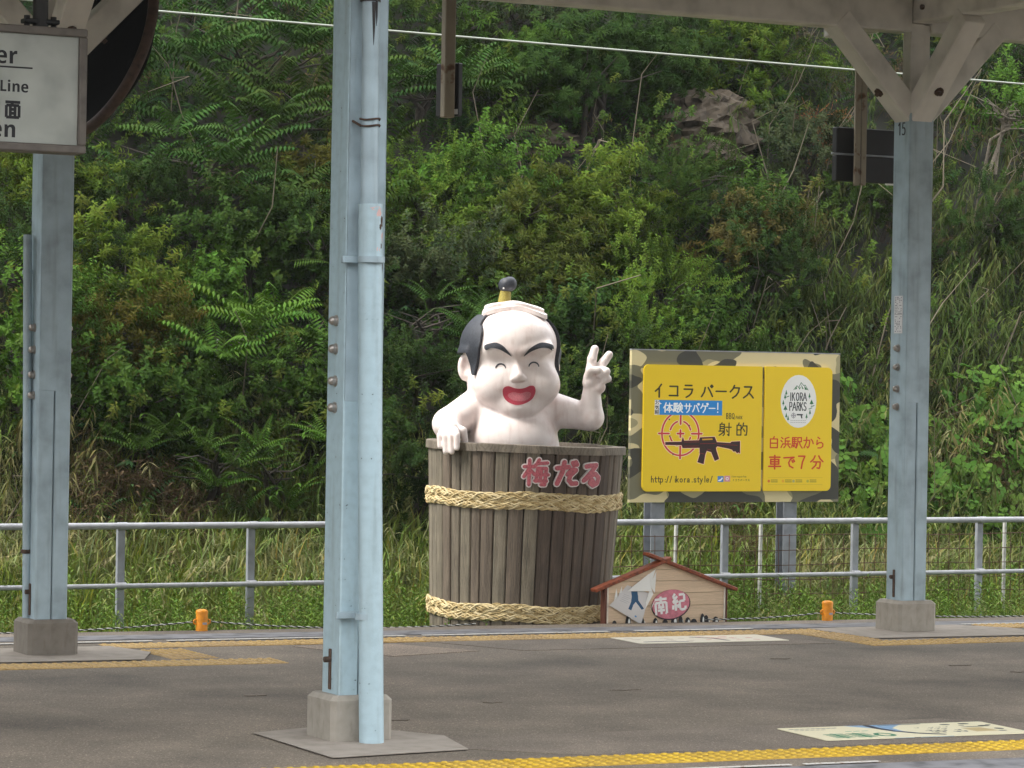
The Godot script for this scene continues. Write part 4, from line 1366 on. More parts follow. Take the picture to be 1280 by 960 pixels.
func build_house_board() -> void:
	var t := thing("house_shaped_board", "low wooden house-shaped board with red-brown slat roof and pink oval badge", "sign", Vector3(4.948, 0, -5.60))
	# plain horizontal boards cut to the gable
	var gable := PackedVector2Array([Vector2(-0.488, -0.44), Vector2(0.468, -0.44), Vector2(0.468, 0.262), Vector2(-0.03, 0.432), Vector2(-0.488, 0.268)])
	var y := -0.44
	var hs := [0.16, 0.15, 0.13, 0.115, 0.09, 0.085, 0.08, 0.09]
	for h: float in hs:
		var band := PackedVector2Array([Vector2(-1, y + 0.0015), Vector2(1, y + 0.0015), Vector2(1, y + h - 0.0015), Vector2(-1, y + h - 0.0015)])
		for poly: PackedVector2Array in Geometry2D.intersect_polygons(gable, band):
			var mb := MB.new()
			mb.ext(poly, -0.03, 0.0 + rng.randf_range(-0.0012, 0.0012))
			var m: StandardMaterial3D = M.board.duplicate()
			m.uv1_offset = Vector3(rng.randf(), rng.randf(), 0)
			m.albedo_color = M.board.albedo_color * rng.randf_range(0.92, 1.05)
			piece("plank", mb.mesh(), m, t)
		y += h
	var e := MB.new()
	e.at(Vector3(-0.487, -0.085, 0.003), Vector3(0.012, 0.70, 0.008))
	e.at(Vector3(0.465, -0.09, 0.003), Vector3(0.012, 0.70, 0.008))
	piece("edge_strip", e.mesh(), M.board_edge, t)
	var sd := MB.new()
	sd.at(Vector3(-0.505, -0.09, -0.02), Vector3(0.02, 0.70, 0.06), 0.003)
	sd.at(Vector3(0.482, -0.09, -0.02), Vector3(0.012, 0.70, 0.06), 0.003)
	piece("side_board", sd.mesh(), M.board_side, t)
	for s in [[-0.605, 0.232, 0.0, 0.452, 0.0], [-0.19, 0.485, 0.550, 0.222, -0.004]]:
		var rb := MB.new()
		rb.bar(Vector3(s[0], s[1], 0.01 + s[4]), Vector3(s[2], s[3], 0.01 + s[4]), 0.085, 0.025, 0.004, Vector3(0, 1, 0))
		piece("roof_slat", rb.mesh(), M.roof_red, t)
	# badge
	var ov := PackedVector2Array()
	for i in 36:
		var a := TAU * i / 36
		ov.append(Vector2(cos(a) * 0.152, sin(a) * 0.102).rotated(0.14))
	var bx := Transform3D(Basis(), Vector3(0.02, 0.125, 0))
	var ob := MB.new()
	ob.ext(ov, 0.001, 0.013, bx)
	var bd := piece("badge", ob.mesh(), M.badge, t)
	var oe := MB.new()
	var oe2 := PackedVector2Array()
	for p in ov:
		oe2.append(p * 1.035 + Vector2(0.004, -0.005))
	oe.ext(oe2, 0.0005, 0.010, bx)
	piece("badge_edge", oe.mesh(), M.badge_edge, bd)
	for q in [["南", -0.062, 0.118], ["紀", 0.082, 0.14]]:
		var gb := MB.new()
		glyph_mesh(gb, q[0], 0.115, 0.135, 0.017, 0.0, 0.003)
		for i in gb.v.size():
			gb.v[i] = Basis(Vector3(0, 0, 1), 0.10) * gb.v[i] + Vector3(q[1], q[2], 0.0128)
		piece("character", gb.mesh(), M.white, bd)
	# torn poster hanging half off
	var img := Image.create(256, 320, false, Image.FORMAT_RGB8)
	img.fill(Color(0.79, 0.78, 0.77))
	for i in 5:
		pen(img, PackedVector2Array([Vector2(30, 120 + i * 22), Vector2(84 + (i * 17) % 30, 112 + i * 22)]), 3, Color(0.58, 0.58, 0.60))
	var bl := Color(0.12, 0.30, 0.44)
	var leg := PackedVector2Array()
	for v: Vector2 in [Vector2(120, -60), Vector2(196, -60), Vector2(192, 90), Vector2(184, 140), Vector2(228, 236), Vector2(196, 246), Vector2(148, 158), Vector2(112, 196), Vector2(78, 262), Vector2(50, 250), Vector2(96, 160), Vector2(116, 90)]:
		leg.append((v - Vector2(140, 140)).rotated(-0.52) * 0.84 + Vector2(140, 130))
	fill_poly(img, leg, bl)
	disc(img, Vector2(196, 276), 9, 9, Color(0.35, 0.55, 0.75))
	var pm := printed(img, 0.7)
	var pp := MB.new()
	pp.uvs = Vector2(1, 1)
	var poster := func(u: float, v: float) -> Vector3:
		var c := Vector2(-0.475, 0.125).lerp(Vector2(-0.225, -0.015), u).lerp(Vector2(-0.33, 0.265).lerp(Vector2(-0.155, 0.205), u), v)
		return Vector3(c.x, c.y, 0.007 + 0.018 * sin(u * 2.6) * (1.0 - v) + 0.006 * sin(v * 5.0))
	for j in 8:
		for i in 8:
			var q := []
			for w in [[i, j], [i + 1, j], [i + 1, j + 1], [i, j + 1]]:
				q.append([poster.call(w[0] / 8.0, w[1] / 8.0), Vector2(w[0] / 8.0, 1.0 - w[1] / 8.0)])
			for k in [[0, 2, 1], [0, 3, 2]]:
				var nn: Vector3 = (q[1][0] - q[0][0]).cross(q[3][0] - q[0][0]).normalized()
				for m in k:
					pp.put(q[m][0], nn, q[m][1])
	var pz := piece("poster", pp.mesh(), pm, t, "torn half-hanging poster showing a leg in blue trousers")
	var fl := MB.new()
	for tr in [[Vector3(-0.335, 0.222, 0.012), Vector3(-0.15, 0.222, 0.035), Vector3(-0.165, 0.345, 0.018)], [Vector3(-0.305, 0.245, 0.006), Vector3(-0.15, 0.25, 0.01), Vector3(-0.105, 0.375, 0.006)], [Vector3(-0.15, 0.26, 0.006), Vector3(-0.11, 0.205, 0.008), Vector3(-0.1, 0.36, 0.005)], [Vector3(-0.145, 0.25, 0.005), Vector3(-0.21, 0.06, 0.012), Vector3(-0.12, 0.20, 0.006)], [Vector3(-0.13, 0.13, 0.016), Vector3(-0.155, 0.075, 0.016), Vector3(-0.1, 0.17, 0.016)], [Vector3(-0.42, 0.155, 0.006), Vector3(-0.38, 0.17, 0.008), Vector3(-0.375, 0.26, 0.006)], [Vector3(-0.44, 0.15, 0.006), Vector3(-0.405, 0.16, 0.007), Vector3(-0.42, 0.245, 0.006)]]:
		fl.tri(tr[0], tr[1], tr[2])
	piece("torn_paper", fl.mesh(), M.paper, pz)
	# tops of a line of dark raised letters, the rest is below the platform edge
	var xs := [-0.43, -0.32, -0.215, -0.10, -0.02, 0.055, 0.105, 0.165, 0.215, 0.285, 0.315, 0.395]
	for i in xs.size():
		var lb := MB.new()
		var h := 0.030 + 0.012 * ((i * 7) % 4)
		var c := PackedVector2Array()
		for k in 12:
			var a := TAU * k / 12
			c.append(Vector2(xs[i] + cos(a) * (0.018 + 0.004 * (i % 3)), -0.012 + sin(a) * h))
		lb.ext(c, 0.001, 0.007)
		piece("letter", lb.mesh(), M.ink, t)
		if i % 4 != 0:
			var wb := MB.new()
			var c2 := PackedVector2Array()
			for p in c:
				c2.append(Vector2(xs[i] + 0.006 + (p.x - xs[i]) * (0.45 if i % 2 else 1.15), -0.02 + (p.y + 0.012) * 0.8))
			wb.ext(c2, 0.0005, 0.0085 if i % 2 else 0.005)
			piece("letter_shade", wb.mesh(), M.paper, t)


func build_floor_stickers() -> void:
	var img := Image.create(1024, 448, false, Image.FORMAT_RGB8)
	img.fill(Color(0.86, 0.83, 0.71))
	var gr := Color(0.14, 0.45, 0.33)
	var nv := Color(0.12, 0.16, 0.24)
	for r in 2:
		for i in 9 - r * 3:
			pen(img, PackedVector2Array([Vector2(36 + i * 26, 60 + r * 46), Vector2(52 + i * 26, 56 + r * 46)]), 14 - r * 4, Color(0.30, 0.32, 0.36))
	for i in 3:
		var x := 90.0 + i * 108
		if i == 2:
			var p := PackedVector2Array()
			for k in 20:
				var a := -0.6 + k * 0.36
				p.append(Vector2(x + 40 - cos(a) * (30 + k * 0.6), 330 - sin(a) * 50))
			pen(img, p, 22, gr)
		else:
			for k in 5:
				pen(img, PackedVector2Array([Vector2(x, 270 + k * 28), Vector2(x + 84, 262 + k * 28)]), 17, gr)
			pen(img, PackedVector2Array([Vector2(x + 42, 250), Vector2(x + 42, 400)]), 17, gr)
	for i in 3:
		pen(img, PackedVector2Array([Vector2(240 + i * 40, 190), Vector2(262 + i * 40, 186)]), 14, Color(0.35, 0.6, 0.5))
	fill_poly(img, PackedVector2Array([Vector2(330, 0), Vector2(620, 0), Vector2(560, 60), Vector2(500, 130), Vector2(490, 240), Vector2(540, 330), Vector2(440, 250), Vector2(420, 120)]), Color(0.50, 0.62, 0.74))
	var arc := PackedVector2Array()
	for k in 20:
		var a := 2.2 + k * 0.11
		arc.append(Vector2(600 + cos(a) * 190, 170 - sin(a) * -210))
	pen(img, PackedVector2Array([Vector2(440, 10), Vector2(432, 110), Vector2(452, 220), Vector2(510, 320), Vector2(600, 385)]), 36, nv)
	pen(img, PackedVector2Array([Vector2(500, 16), Vector2(640, 20), Vector2(700, 14)]), 18, nv)
	for r in 4:
		for i in 5:
			if (r * 5 + i) % 4 != 1:
				pen(img, PackedVector2Array([Vector2(600 + i * 36, 150 + r * 52), Vector2(614 + i * 36, 150 + r * 52 + (18 if r > 1 else 4)), Vector2(622 + i * 36, 144 + r * 52)]), 8 + r * 2, Color(0.22, 0.24, 0.28))
	fill_poly(img, PackedVector2Array([Vector2(800, 210), Vector2(900, 200), Vector2(920, 330), Vector2(800, 340)]), Color(0.72, 0.64, 0.46))
	for q in [[800, 70, 24, 20], [900, 60, 26, 22], [950, 150, 28, 22], [880, 170, 60, 10], [960, 260, 20, 26], [990, 120, 14, 12], [860, 110, 14, 12], [935, 330, 20, 14]]:
		disc(img, Vector2(q[0], q[1]), q[2], q[3], Color(0.10, 0.11, 0.13))
	var mb := MB.new()
	mb.uvs = Vector2(1.17, 0.50); mb.uvo = Vector2(-0.585, -0.25)
	mb.ext(round_rect(-0.585, -0.25, 0.585, 0.25, 0.02, 0.02), -0.002, 0.001)
	var o := piece(numbered("floor_sticker"), mb.mesh(), printed(img, 0.45), self)
	o.position = Vector3(2.70, 0.007, 0.64)
	o.basis = Basis(Vector3.UP, -0.06) * Basis(Vector3.RIGHT, -PI / 2)
	tag(o, "cream floor sticker with green and black print by the near yellow tiles", "sticker")
	var im2 := Image.create(512, 192, false, Image.FORMAT_RGB8)
	im2.fill(Color(0.80, 0.77, 0.70))
	for i in 30:
		var x := rng.randf_range(20, 480)
		var y := rng.randf_range(30, 170)
		pen(im2, PackedVector2Array([Vector2(x, y), Vector2(x + rng.randf_range(4, 26), y + rng.randf_range(-4, 8))]), rng.randf_range(4, 12), Color(0.72, 0.36, 0.34) if x > 250 else Color(0.66, 0.60, 0.54))
	pen(im2, PackedVector2Array([Vector2(40, 150), Vector2(120, 140), Vector2(170, 165)]), 16, Color(0.22, 0.22, 0.24))
	pen(im2, PackedVector2Array([Vector2(260, 40), Vector2(310, 90), Vector2(320, 150)]), 18, Color(0.32, 0.30, 0.30))
	var m2 := MB.new()
	m2.uvs = Vector2(1.10, 0.46); m2.uvo = Vector2(-0.55, -0.23)
	m2.ext(round_rect(-0.55, -0.23, 0.55, 0.23, 0.02, 0.02), -0.002, 0.001)
	var o2 := piece(numbered("floor_sticker"), m2.mesh(), printed(im2, 0.6), self)
	o2.position = Vector3(4.40, 0.007, -4.22)
	o2.basis = Basis(Vector3.UP, -0.05) * Basis(Vector3.RIGHT, -PI / 2)
	tag(o2, "faded pale floor sticker with reddish print in front of the house board", "sticker")


# ------------------------------------------------------------------ the statue: one smooth skin over a field of rounded forms
class Form:
	var a: Vector3
	var b: Vector3
	var r: Vector3          # radii of an ellipsoid, or (ra, rb, 0) of a tapered capsule
	var capsule := false
	var k := 4.0
	var g := 0             # 1 for the head, which meets the chest in a crease
	var ba: Vector3
	var bb := 1.0

	func d(p: Vector3) -> float:
		if capsule:
			var pa := p - a
			var h := clampf(pa.dot(ba) / bb, 0.0, 1.0)
			return (pa - ba * h).length() - lerpf(r.x, r.y, h)
		var q := p - a
		var k0 := (q / r).length()
		var k1 := (q / (r * r)).length()
		if k1 < 1e-6:
			return -minf(r.x, minf(r.y, r.z))
		return k0 * (k0 - 1.0) / k1


func ball(c: Vector3, r: Vector3, k := 4.0) -> Form:
	var f := Form.new()
	f.a = c; f.r = r; f.k = k
	return f


func limb(a: Vector3, b: Vector3, ra: float, rb: float, k := 4.0) -> Form:
	var f := Form.new()
	f.a = a; f.b = b; f.r = Vector3(ra, rb, 0); f.capsule = true; f.k = k
	f.ba = b - a; f.bb = maxf(f.ba.length_squared(), 1e-6)
	return f


var body: Array[Form] = []
var cuts: Array[Form] = []


func field(p: Vector3, forms: Array[Form], holes: Array[Form]) -> float:
	var d := 1e6
	var dh := 1e6
	for f in forms:
		var e := f.d(p)
		if f.g == 1:
			var h := maxf(f.k - absf(dh - e), 0.0) / f.k
			dh = minf(dh, e) - h * h * f.k * 0.25
		else:
			var h := maxf(f.k - absf(d - e), 0.0) / f.k
			d = minf(d, e) - h * h * f.k * 0.25
	var hh := maxf(2.5 - absf(d - dh), 0.0) / 2.5
	d = minf(d, dh) - hh * hh * 0.625
	for f in holes:
		var e := -f.d(p)
		var h := maxf(f.k - absf(d - e), 0.0) / f.k
		d = maxf(d, e) + h * h * f.k * 0.25
	return d


func skin(lo: Vector3, hi: Vector3, cell: float) -> ArrayMesh:
	# surface nets, evaluated only in the blocks that the surface can cross
	var B := 5
	var nb := Vector3i(((hi - lo) / (cell * B)).ceil())
	var n := nb * B + Vector3i.ONE
	var val := PackedFloat32Array()
	val.resize(n.x * n.y * n.z)
	val.fill(1e3)
	var sx := 1
	var sy := n.x
	var sz := n.x * n.y
	var half := cell * B * 0.5 * 1.7321
	var live := []
	for bz in nb.z:
		for by in nb.y:
			for bx in nb.x:
				var c := lo + (Vector3(bx, by, bz) + Vector3.ONE * 0.5) * cell * B
				var ds := PackedFloat32Array()
				var dm := 1e6
				for f in body:
					var e := f.d(c)
					ds.append(e)
					dm = minf(dm, e)
				if dm > half * 1.6 + 6.0:
					continue
				var near: Array[Form] = []
				for i in body.size():
					if ds[i] < dm + half * 2.6 + body[i].k:
						near.append(body[i])
				var holes: Array[Form] = []
				for f in cuts:
					if f.d(c) < half * 1.8 + f.k:
						holes.append(f)
				var dc := field(c, near, holes)
				var deep := dc < -half * 1.8 - 2.0
				if not deep:
					live.append(Vector3i(bx, by, bz))
				for z in B + 1:
					for y in B + 1:
						for x in B + 1:
							var i := (bx * B + x) + (by * B + y) * sy + (bz * B + z) * sz
							if deep:
								if val[i] > 900.0:
									val[i] = dc
							elif val[i] > 900.0 or x < B and y < B and z < B:
								val[i] = field(lo + Vector3(bx * B + x, by * B + y, bz * B + z) * cell, near, holes)
	var ids := {}
	var pts := PackedVector3Array()
	var cells := []
	for b: Vector3i in live:
		for z in B:
			for y in B:
				for x in B:
					var i := (b.x * B + x) + (b.y * B + y) * sy + (b.z * B + z) * sz
					var v := [val[i], val[i + sx], val[i + sy], val[i + sx + sy], val[i + sz], val[i + sx + sz], val[i + sy + sz], val[i + sx + sy + sz]]
					var neg := 0
					for q: float in v:
						if q < 0.0:
							neg += 1
					if neg == 0 or neg == 8:
						continue
					var s := Vector3.ZERO
					var m := 0
					for e in [[0, 1], [2, 3], [4, 5], [6, 7], [0, 2], [1, 3], [4, 6], [5, 7], [0, 4], [1, 5], [2, 6], [3, 7]]:
						var p: float = v[e[0]]
						var q: float = v[e[1]]
						if (p < 0.0) != (q < 0.0):
							var t := p / (p - q)
							var ca := Vector3(e[0] & 1, (e[0] >> 1) & 1, e[0] >> 2)
							var cb := Vector3(e[1] & 1, (e[1] >> 1) & 1, e[1] >> 2)
							s += ca.lerp(cb, t)
							m += 1
					ids[i] = pts.size()
					cells.append(i)
					pts.append(lo + (Vector3(b.x * B + x, b.y * B + y, b.z * B + z) + s / m) * cell)
	var tris := PackedInt32Array()
	for i: int in cells:
		var d0 := val[i]
		for ax in 3:
			var st: int = [sx, sy, sz][ax]
			var u: int = [sy, sz, sx][ax]
			var w: int = [sz, sx, sy][ax]
			if (d0 < 0.0) == (val[i + st] < 0.0):
				continue
			if not (ids.has(i - u) and ids.has(i - w) and ids.has(i - u - w)):
				continue
			var q := [ids[i], ids[i - u], ids[i - u - w], ids[i - w]]
			if d0 < 0.0:
				tris.append_array(PackedInt32Array([q[0], q[1], q[2], q[0], q[2], q[3]]))
			else:
				tris.append_array(PackedInt32Array([q[0], q[2], q[1], q[0], q[3], q[2]]))
	# front faces run clockwise; normals from the faces round each point
	var nor := PackedVector3Array()
	nor.resize(pts.size())
	for t in range(0, tris.size(), 3):
		var a := tris[t]
		var b := tris[t + 1]
		var c := tris[t + 2]
		var f := (pts[b] - pts[a]).cross(pts[c] - pts[a])
		nor[a] += f; nor[b] += f; nor[c] += f
	for i in nor.size():
		nor[i] = nor[i].normalized()
	for t in range(0, tris.size(), 3):
		var s := tris[t + 1]
		tris[t + 1] = tris[t + 2]
		tris[t + 2] = s
	var arr := []
	arr.resize(Mesh.ARRAY_MAX)
	arr[Mesh.ARRAY_VERTEX] = pts
	arr[Mesh.ARRAY_NORMAL] = nor
	arr[Mesh.ARRAY_INDEX] = tris
	var mesh := ArrayMesh.new()
	mesh.add_surface_from_arrays(Mesh.PRIMITIVE_TRIANGLES, arr)
	return mesh


var head_forms: Array[Form] = []
var head_cuts: Array[Form] = []


func face_z(x: float, y: float) -> float:
	var z := 95.0
	for i in 60:
		var d := field(Vector3(x, y, z), head_forms, head_cuts)
		if d < 0.05 or z < -20.0:
			break
		z -= d * 0.8
	return z


func relief(outline: PackedVector2Array, lift: float, step := 1.6, cup := 0.0) -> ArrayMesh:
	# a raised patch that follows the face: its outline is a smooth closed curve in front view
	var mb := MB.new()
	var c := Curve2D.new()
	var m := outline.size()
	for i in m:
		var t := (outline[(i + 1) % m] - outline[(i + m - 1) % m]) / 6.0
		c.add_point(outline[i], -t, t)
	var t0 := (outline[1] - outline[m - 1]) / 6.0
	c.add_point(outline[0], -t0, t0)
	c.bake_interval = step
	var ring := c.get_baked_points()
	ring.remove_at(ring.size() - 1)
	var area := 0.0
	for i in ring.size():
		area += ring[i].cross(ring[(i + 1) % ring.size()])
	if area < 0.0:
		ring.reverse()
	# inner points on a grid, so that the patch bends with the face
	var pts := PackedVector2Array(ring)
	var lo := ring[0]
	var hi := ring[0]
	for p in ring:
		lo = lo.min(p); hi = hi.max(p)
	var shrunk := Geometry2D.offset_polygon(ring, -step * 0.7)
	var y := lo.y
	while y < hi.y:
		var x := lo.x
		while x < hi.x:
			for s in shrunk:
				if Geometry2D.is_point_in_polygon(Vector2(x, y), s):
					pts.append(Vector2(x, y))
			x += step * 1.5
		y += step * 1.5
	var z := PackedFloat32Array()
	for p in pts:
		z.append(face_z(p.x, p.y))
	var idx := Geometry2D.triangulate_delaunay(pts)
	for i in range(0, idx.size(), 3):
		var mid := (pts[idx[i]] + pts[idx[i + 1]] + pts[idx[i + 2]]) / 3.0
		if not Geometry2D.is_point_in_polygon(mid, ring):
			continue
		var q := []
		for k in 3:
			q.append(Vector3(pts[idx[i + k]].x, pts[idx[i + k]].y, z[idx[i + k]] + lift))
		if (q[1] - q[0]).cross(q[2] - q[0]).z < 0.0:
			mb.tri(q[0], q[2], q[1])
		else:
			mb.tri(q[0], q[1], q[2])
	for i in ring.size():
		var j := (i + 1) % ring.size()
		var a := Vector3(ring[i].x, ring[i].y, z[i] + lift)
		var b := Vector3(ring[j].x, ring[j].y, z[j] + lift)
		var dn := Vector3(0, 0, -lift - 1.5)
		mb.quad(a + dn, b + dn, b, a)
	return mb.mesh()


func poly_px(s: String) -> PackedVector2Array:
	var a := s.split_floats(" ", false)
	var p := PackedVector2Array()
	for i in range(0, a.size() - 1, 2):
		p.append(Vector2(a[i], a[i + 1]))
	return p


func build_statue() -> void:
	var V := func(x: float, y: float, z: float) -> Vector3: return Vector3(x, y, z)
	# head
	head_forms = [
		ball(V.call(-20, 347, 0), V.call(58, 50, 54), 4),
		ball(V.call(-12, 352, 20), V.call(47, 36, 39), 14),
		ball(V.call(-13, 304, 6), V.call(50, 46, 48), 16),
		ball(V.call(-39, 300, 27), V.call(24, 23, 22), 14),
		ball(V.call(20, 299, 27), V.call(22.5, 23, 22), 14),
		ball(V.call(-8, 272, 32), V.call(24, 17, 20), 14),
		ball(V.call(-46, 300, -8), V.call(27, 34, 32), 14),
		limb(V.call(-12, 328, 52), V.call(-9, 310, 59.5), 3.6, 6.3, 5),
		limb(V.call(-14.5, 307, 57.5), V.call(-3, 307, 57.5), 4.2, 4.2, 3),
		limb(V.call(-46, 344, 44), V.call(-16, 337, 54), 6, 6, 10),
		limb(V.call(1, 337, 54), V.call(29, 345, 45), 6, 6, 10),
	]
	head_cuts = [
		ball(V.call(-33, 328, 63), V.call(17, 11.5, 14.5), 8),
		ball(V.call(12, 329, 63), V.call(16, 11.5, 14.5), 8),
		ball(V.call(-8, 288, 66), V.call(19, 9.5, 14), 2.5),
	]
	body = [
		ball(V.call(-17, 210, -6), V.call(60, 80, 46), 4),
		ball(V.call(-12, 232, 14), V.call(50, 42, 38), 10),
		ball(V.call(-14, 262, -6), V.call(56, 30, 34), 14),
		# arm that hooks over the rim
		limb(V.call(-60, 274, -4), V.call(-96, 250.5, 20), 22, 19.5, 7),
		limb(V.call(-96, 250, 20), V.call(-92, 247, 58), 18.5, 13, 6),
		limb(V.call(-92, 247, 58), V.call(-93, 243, 80), 12.5, 10.5, 5),
		# raised arm
		limb(V.call(32, 268, -8), V.call(81, 258, 8), 22.5, 16, 8),
		limb(V.call(81, 259, 8), V.call(82, 292, 15), 16, 11, 5),
		ball(V.call(84, 309, 15), V.call(11, 13, 8), 3),
		ball(V.call(78.5, 302, 20), V.call(8, 10, 7.5), 2.5),
		ball(V.call(92, 296.5, 18), V.call(7.5, 8.5, 7.5), 2.5),
	]
	var fingers: Array[Form] = [
		# raised hand: thumb across the palm, two curled fingers, two straight ones
		limb(V.call(77, 309, 22), V.call(80, 317.5, 27), 5.4, 5.2, 2), limb(V.call(80, 317.5, 27), V.call(90, 317.5, 28.5), 5.2, 4.6, 1.2),
		limb(V.call(93, 318, 16), V.call(100, 315.5, 24), 5.2, 5.2, 2), limb(V.call(100, 315.5, 24), V.call(93, 311, 25), 5.2, 4.6, 1),
		limb(V.call(96, 309, 15), V.call(102, 306.5, 21), 4.8, 4.8, 2), limb(V.call(102, 306.5, 21), V.call(96, 303.5, 23), 4.8, 4.2, 1),
		limb(V.call(80.5, 318, 16), V.call(82.5, 331, 18), 6.0, 5.7, 3), limb(V.call(82.5, 331, 18), V.call(86, 343.5, 16), 5.7, 5.2, 2),
		limb(V.call(91, 319, 14), V.call(97.5, 328, 15), 5.8, 5.5, 3), limb(V.call(97.5, 328, 15), V.call(104, 336.5, 14), 5.5, 5.0, 2),
		# hand on the rim: four fingers hang outside, the thumb inside
		limb(V.call(-102, 243, 79), V.call(-105, 237, 87), 4.4, 4.2, 2), limb(V.call(-105, 237, 87), V.call(-104.5, 224, 88), 4.2, 3.7, 0.8),
		limb(V.call(-96.5, 243, 83), V.call(-97.8, 237, 93), 4.8, 4.5, 2), limb(V.call(-97.8, 237, 93), V.call(-97.5, 218, 93.5), 4.5, 4.0, 0.8),
		limb(V.call(-90.5, 243, 85), V.call(-90.6, 237, 98), 4.8, 4.5, 2), limb(V.call(-90.6, 237, 98), V.call(-90.3, 218, 98.5), 4.5, 4.0, 0.8),
		limb(V.call(-86, 243, 86), V.call(-84, 238, 102), 4.4, 4.1, 2), limb(V.call(-84, 238, 102), V.call(-84, 222, 103), 4.1, 3.5, 0.8),
		limb(V.call(-87, 247, 72), V.call(-77, 243, 78), 5.4, 4.8, 4), limb(V.call(-77, 243, 78), V.call(-74.5, 230, 76), 4.8, 4.3, 2),
	]
	var ears: Array[Form] = [ball(V.call(-75, 321, 0), V.call(10, 17.5, 9), 3), ball(V.call(37, 322, -6), V.call(6, 15, 8), 3)]
	for f in head_forms:
		f.g = 1
		body.append(f)
	body.append_array(ears)
	body.append_array(fingers)
	for f in head_cuts:
		cuts.append(f)
	cuts.append(ball(V.call(-75, 322, 10), V.call(5.5, 11.5, 6), 2.5))
	# the first head form joins the chest with a crease
	var t := thing("laughing_statue", "white painted statue of a laughing bather with topknot making a victory sign", "statue", Vector3(4.214, -0.061, -6.363))
	t.basis = (Basis(Vector3.UP, VIEW_YAW) * Basis(Vector3(0, 0, 1), 0.017)).scaled(Vector3.ONE * PX)
	piece("body", skin(Vector3(-125, 150, -70), Vector3(118, 408, 112), 1.85), M.skin, t)
	# painted and raised features
	piece("eyebrow", relief(poly_px("-51 347.5 -44 350.3 -36 351 -28 347 -22 340.5 -17.5 334 -25 338.6 -33 342.8 -42 344.4 -49.5 342"), 1.7, 1.3), M.hair, t)
	piece("eyebrow", relief(poly_px("-2.5 334 2 340.5 8 346 18 351 27 350.6 34 347.5 34 341 27 344.2 18 344.2 7 340.2"), 1.7, 1.3), M.hair, t)
	for e in [[-31.0, 319.0], [10.0, 321.0]]:
		var mb := MB.new()
		var pts := PackedVector3Array()
		for i in 13:
			var a := PI * (0.02 + 0.96 * i / 12.0)
			var x: float = e[0] + cos(a) * 6.2
			var y: float = e[1] + sin(a) * 6.0
			pts.append(Vector3(x, y, face_z(x, y) + 0.2))
		mb.tube(pts, [0.4, 0.8, 0.95, 1.0, 1.0, 1.0, 1.0, 1.0, 1.0, 1.0, 0.95, 0.8, 0.4], 6)
		piece("closed_eye", mb.mesh(), M.hair, t)
	var mouth := piece("mouth", relief(poly_px("-28.5 291.5 -26.5 296 -21 297.4 -13.5 295 -7 294.4 -1 295.4 5.5 298 10.5 297 12 290.5 8 281.8 -1 276.2 -11 274.2 -21 277.4 -27 283.6"), 0.35, 1.2), M.lips, t)
	piece("tongue", relief(poly_px("-22 287 -15 290.2 -7 288.6 1 290.6 6.5 288.5 4 282.5 -4 279 -14 279.6 -19.5 282.5"), 0.8, 1.2), M.tongue, mouth)
	# hair: a shell round the back and sides of the head
	var hair := func(u: float, v: float, lift: float) -> Vector3:
		# u runs from the left temple round the back to the right temple, v upwards
		var side := 1.0 if u < 0.5 else -1.0
		var k := 1.0 - absf(u - 0.5) * 2.0          # 0 at the temples, 1 at the nape
		var burn := smoothstep(0.16, 0.04, k)
		var y0 := lerpf(339.0 - 10.0 * smoothstep(0.3, 1.0, k), 311.0, burn)
		var y1 := lerpf(386.0, 388.0, k)
		var y := lerpf(y0, y1, v)
		# the front edge leans back towards the ear below and curves in at the top
		var rise := clampf((y - 311.0) / 76.0, 0.0, 1.0)
		var az0 := lerpf(-50.0, -36.0, smoothstep(0.0, 0.55, rise)) + 10.0 * smoothstep(0.62, 0.8, rise) * 0.0 - 8.0 * smoothstep(0.72, 0.86, rise)
		var az1 := 80.0 - 6.0 * rise
		var az := deg_to_rad(lerpf(az0, az1 - 360.0, u))
		var dir := Vector3(sin(az), 0, cos(az))
		var c := Vector3(-20, y, 0)
		var r := 95.0
		for i in 40:
			var d := field(c + dir * r, head_forms, [] as Array[Form])
			if d < 0.1:
				break
			r -= d * 0.85
		r = maxf(r, 30.0)
		var flare := 3.5 * smoothstep(0.25, 0.0, v) * (1.0 - burn)
		return c + dir * (r + lift + flare)
	var hm := MB.new()
	hm.grid(64, 18, func(u, v): return hair.call(u, v, 4.6), false)
	var rimline := []
	for i in 65:
		rimline.append([hair.call(i / 64.0, 0.0, 4.6), hair.call(i / 64.0, 0.0, -2.0)])
	for i in range(1, 19):
		rimline.append([hair.call(1.0, i / 18.0, 4.6), hair.call(1.0, i / 18.0, -2.0)])
	for i in range(63, -1, -1):
		rimline.append([hair.call(i / 64.0, 1.0, 4.6), hair.call(i / 64.0, 1.0, -2.0)])
	for i in range(17, -1, -1):
		rimline.append([hair.call(0.0, i / 18.0, 4.6), hair.call(0.0, i / 18.0, -2.0)])
	for i in rimline.size() - 1:
		var a: Array = rimline[i]
		var b: Array = rimline[i + 1]
		hm.qo(a[0], b[0], b[1], a[1], (a[0] + b[0]) * 0.5 - Vector3(-20, (a[0].y + b[0].y) * 0.5, 0) + (Vector3(0, -60, 0) if i < 64 else Vector3.ZERO))
	piece("hair", hm.mesh(), M.hair, t)
	# folded cloth on the crown
	var top := func(x: float, z: float) -> float:
		var y := 430.0
		for i in 40:
			var d := field(Vector3(x, y, z), head_forms, [] as Array[Form])
			if d < 0.1 or y < 340.0:
				break
			y -= d * 0.85
		return y
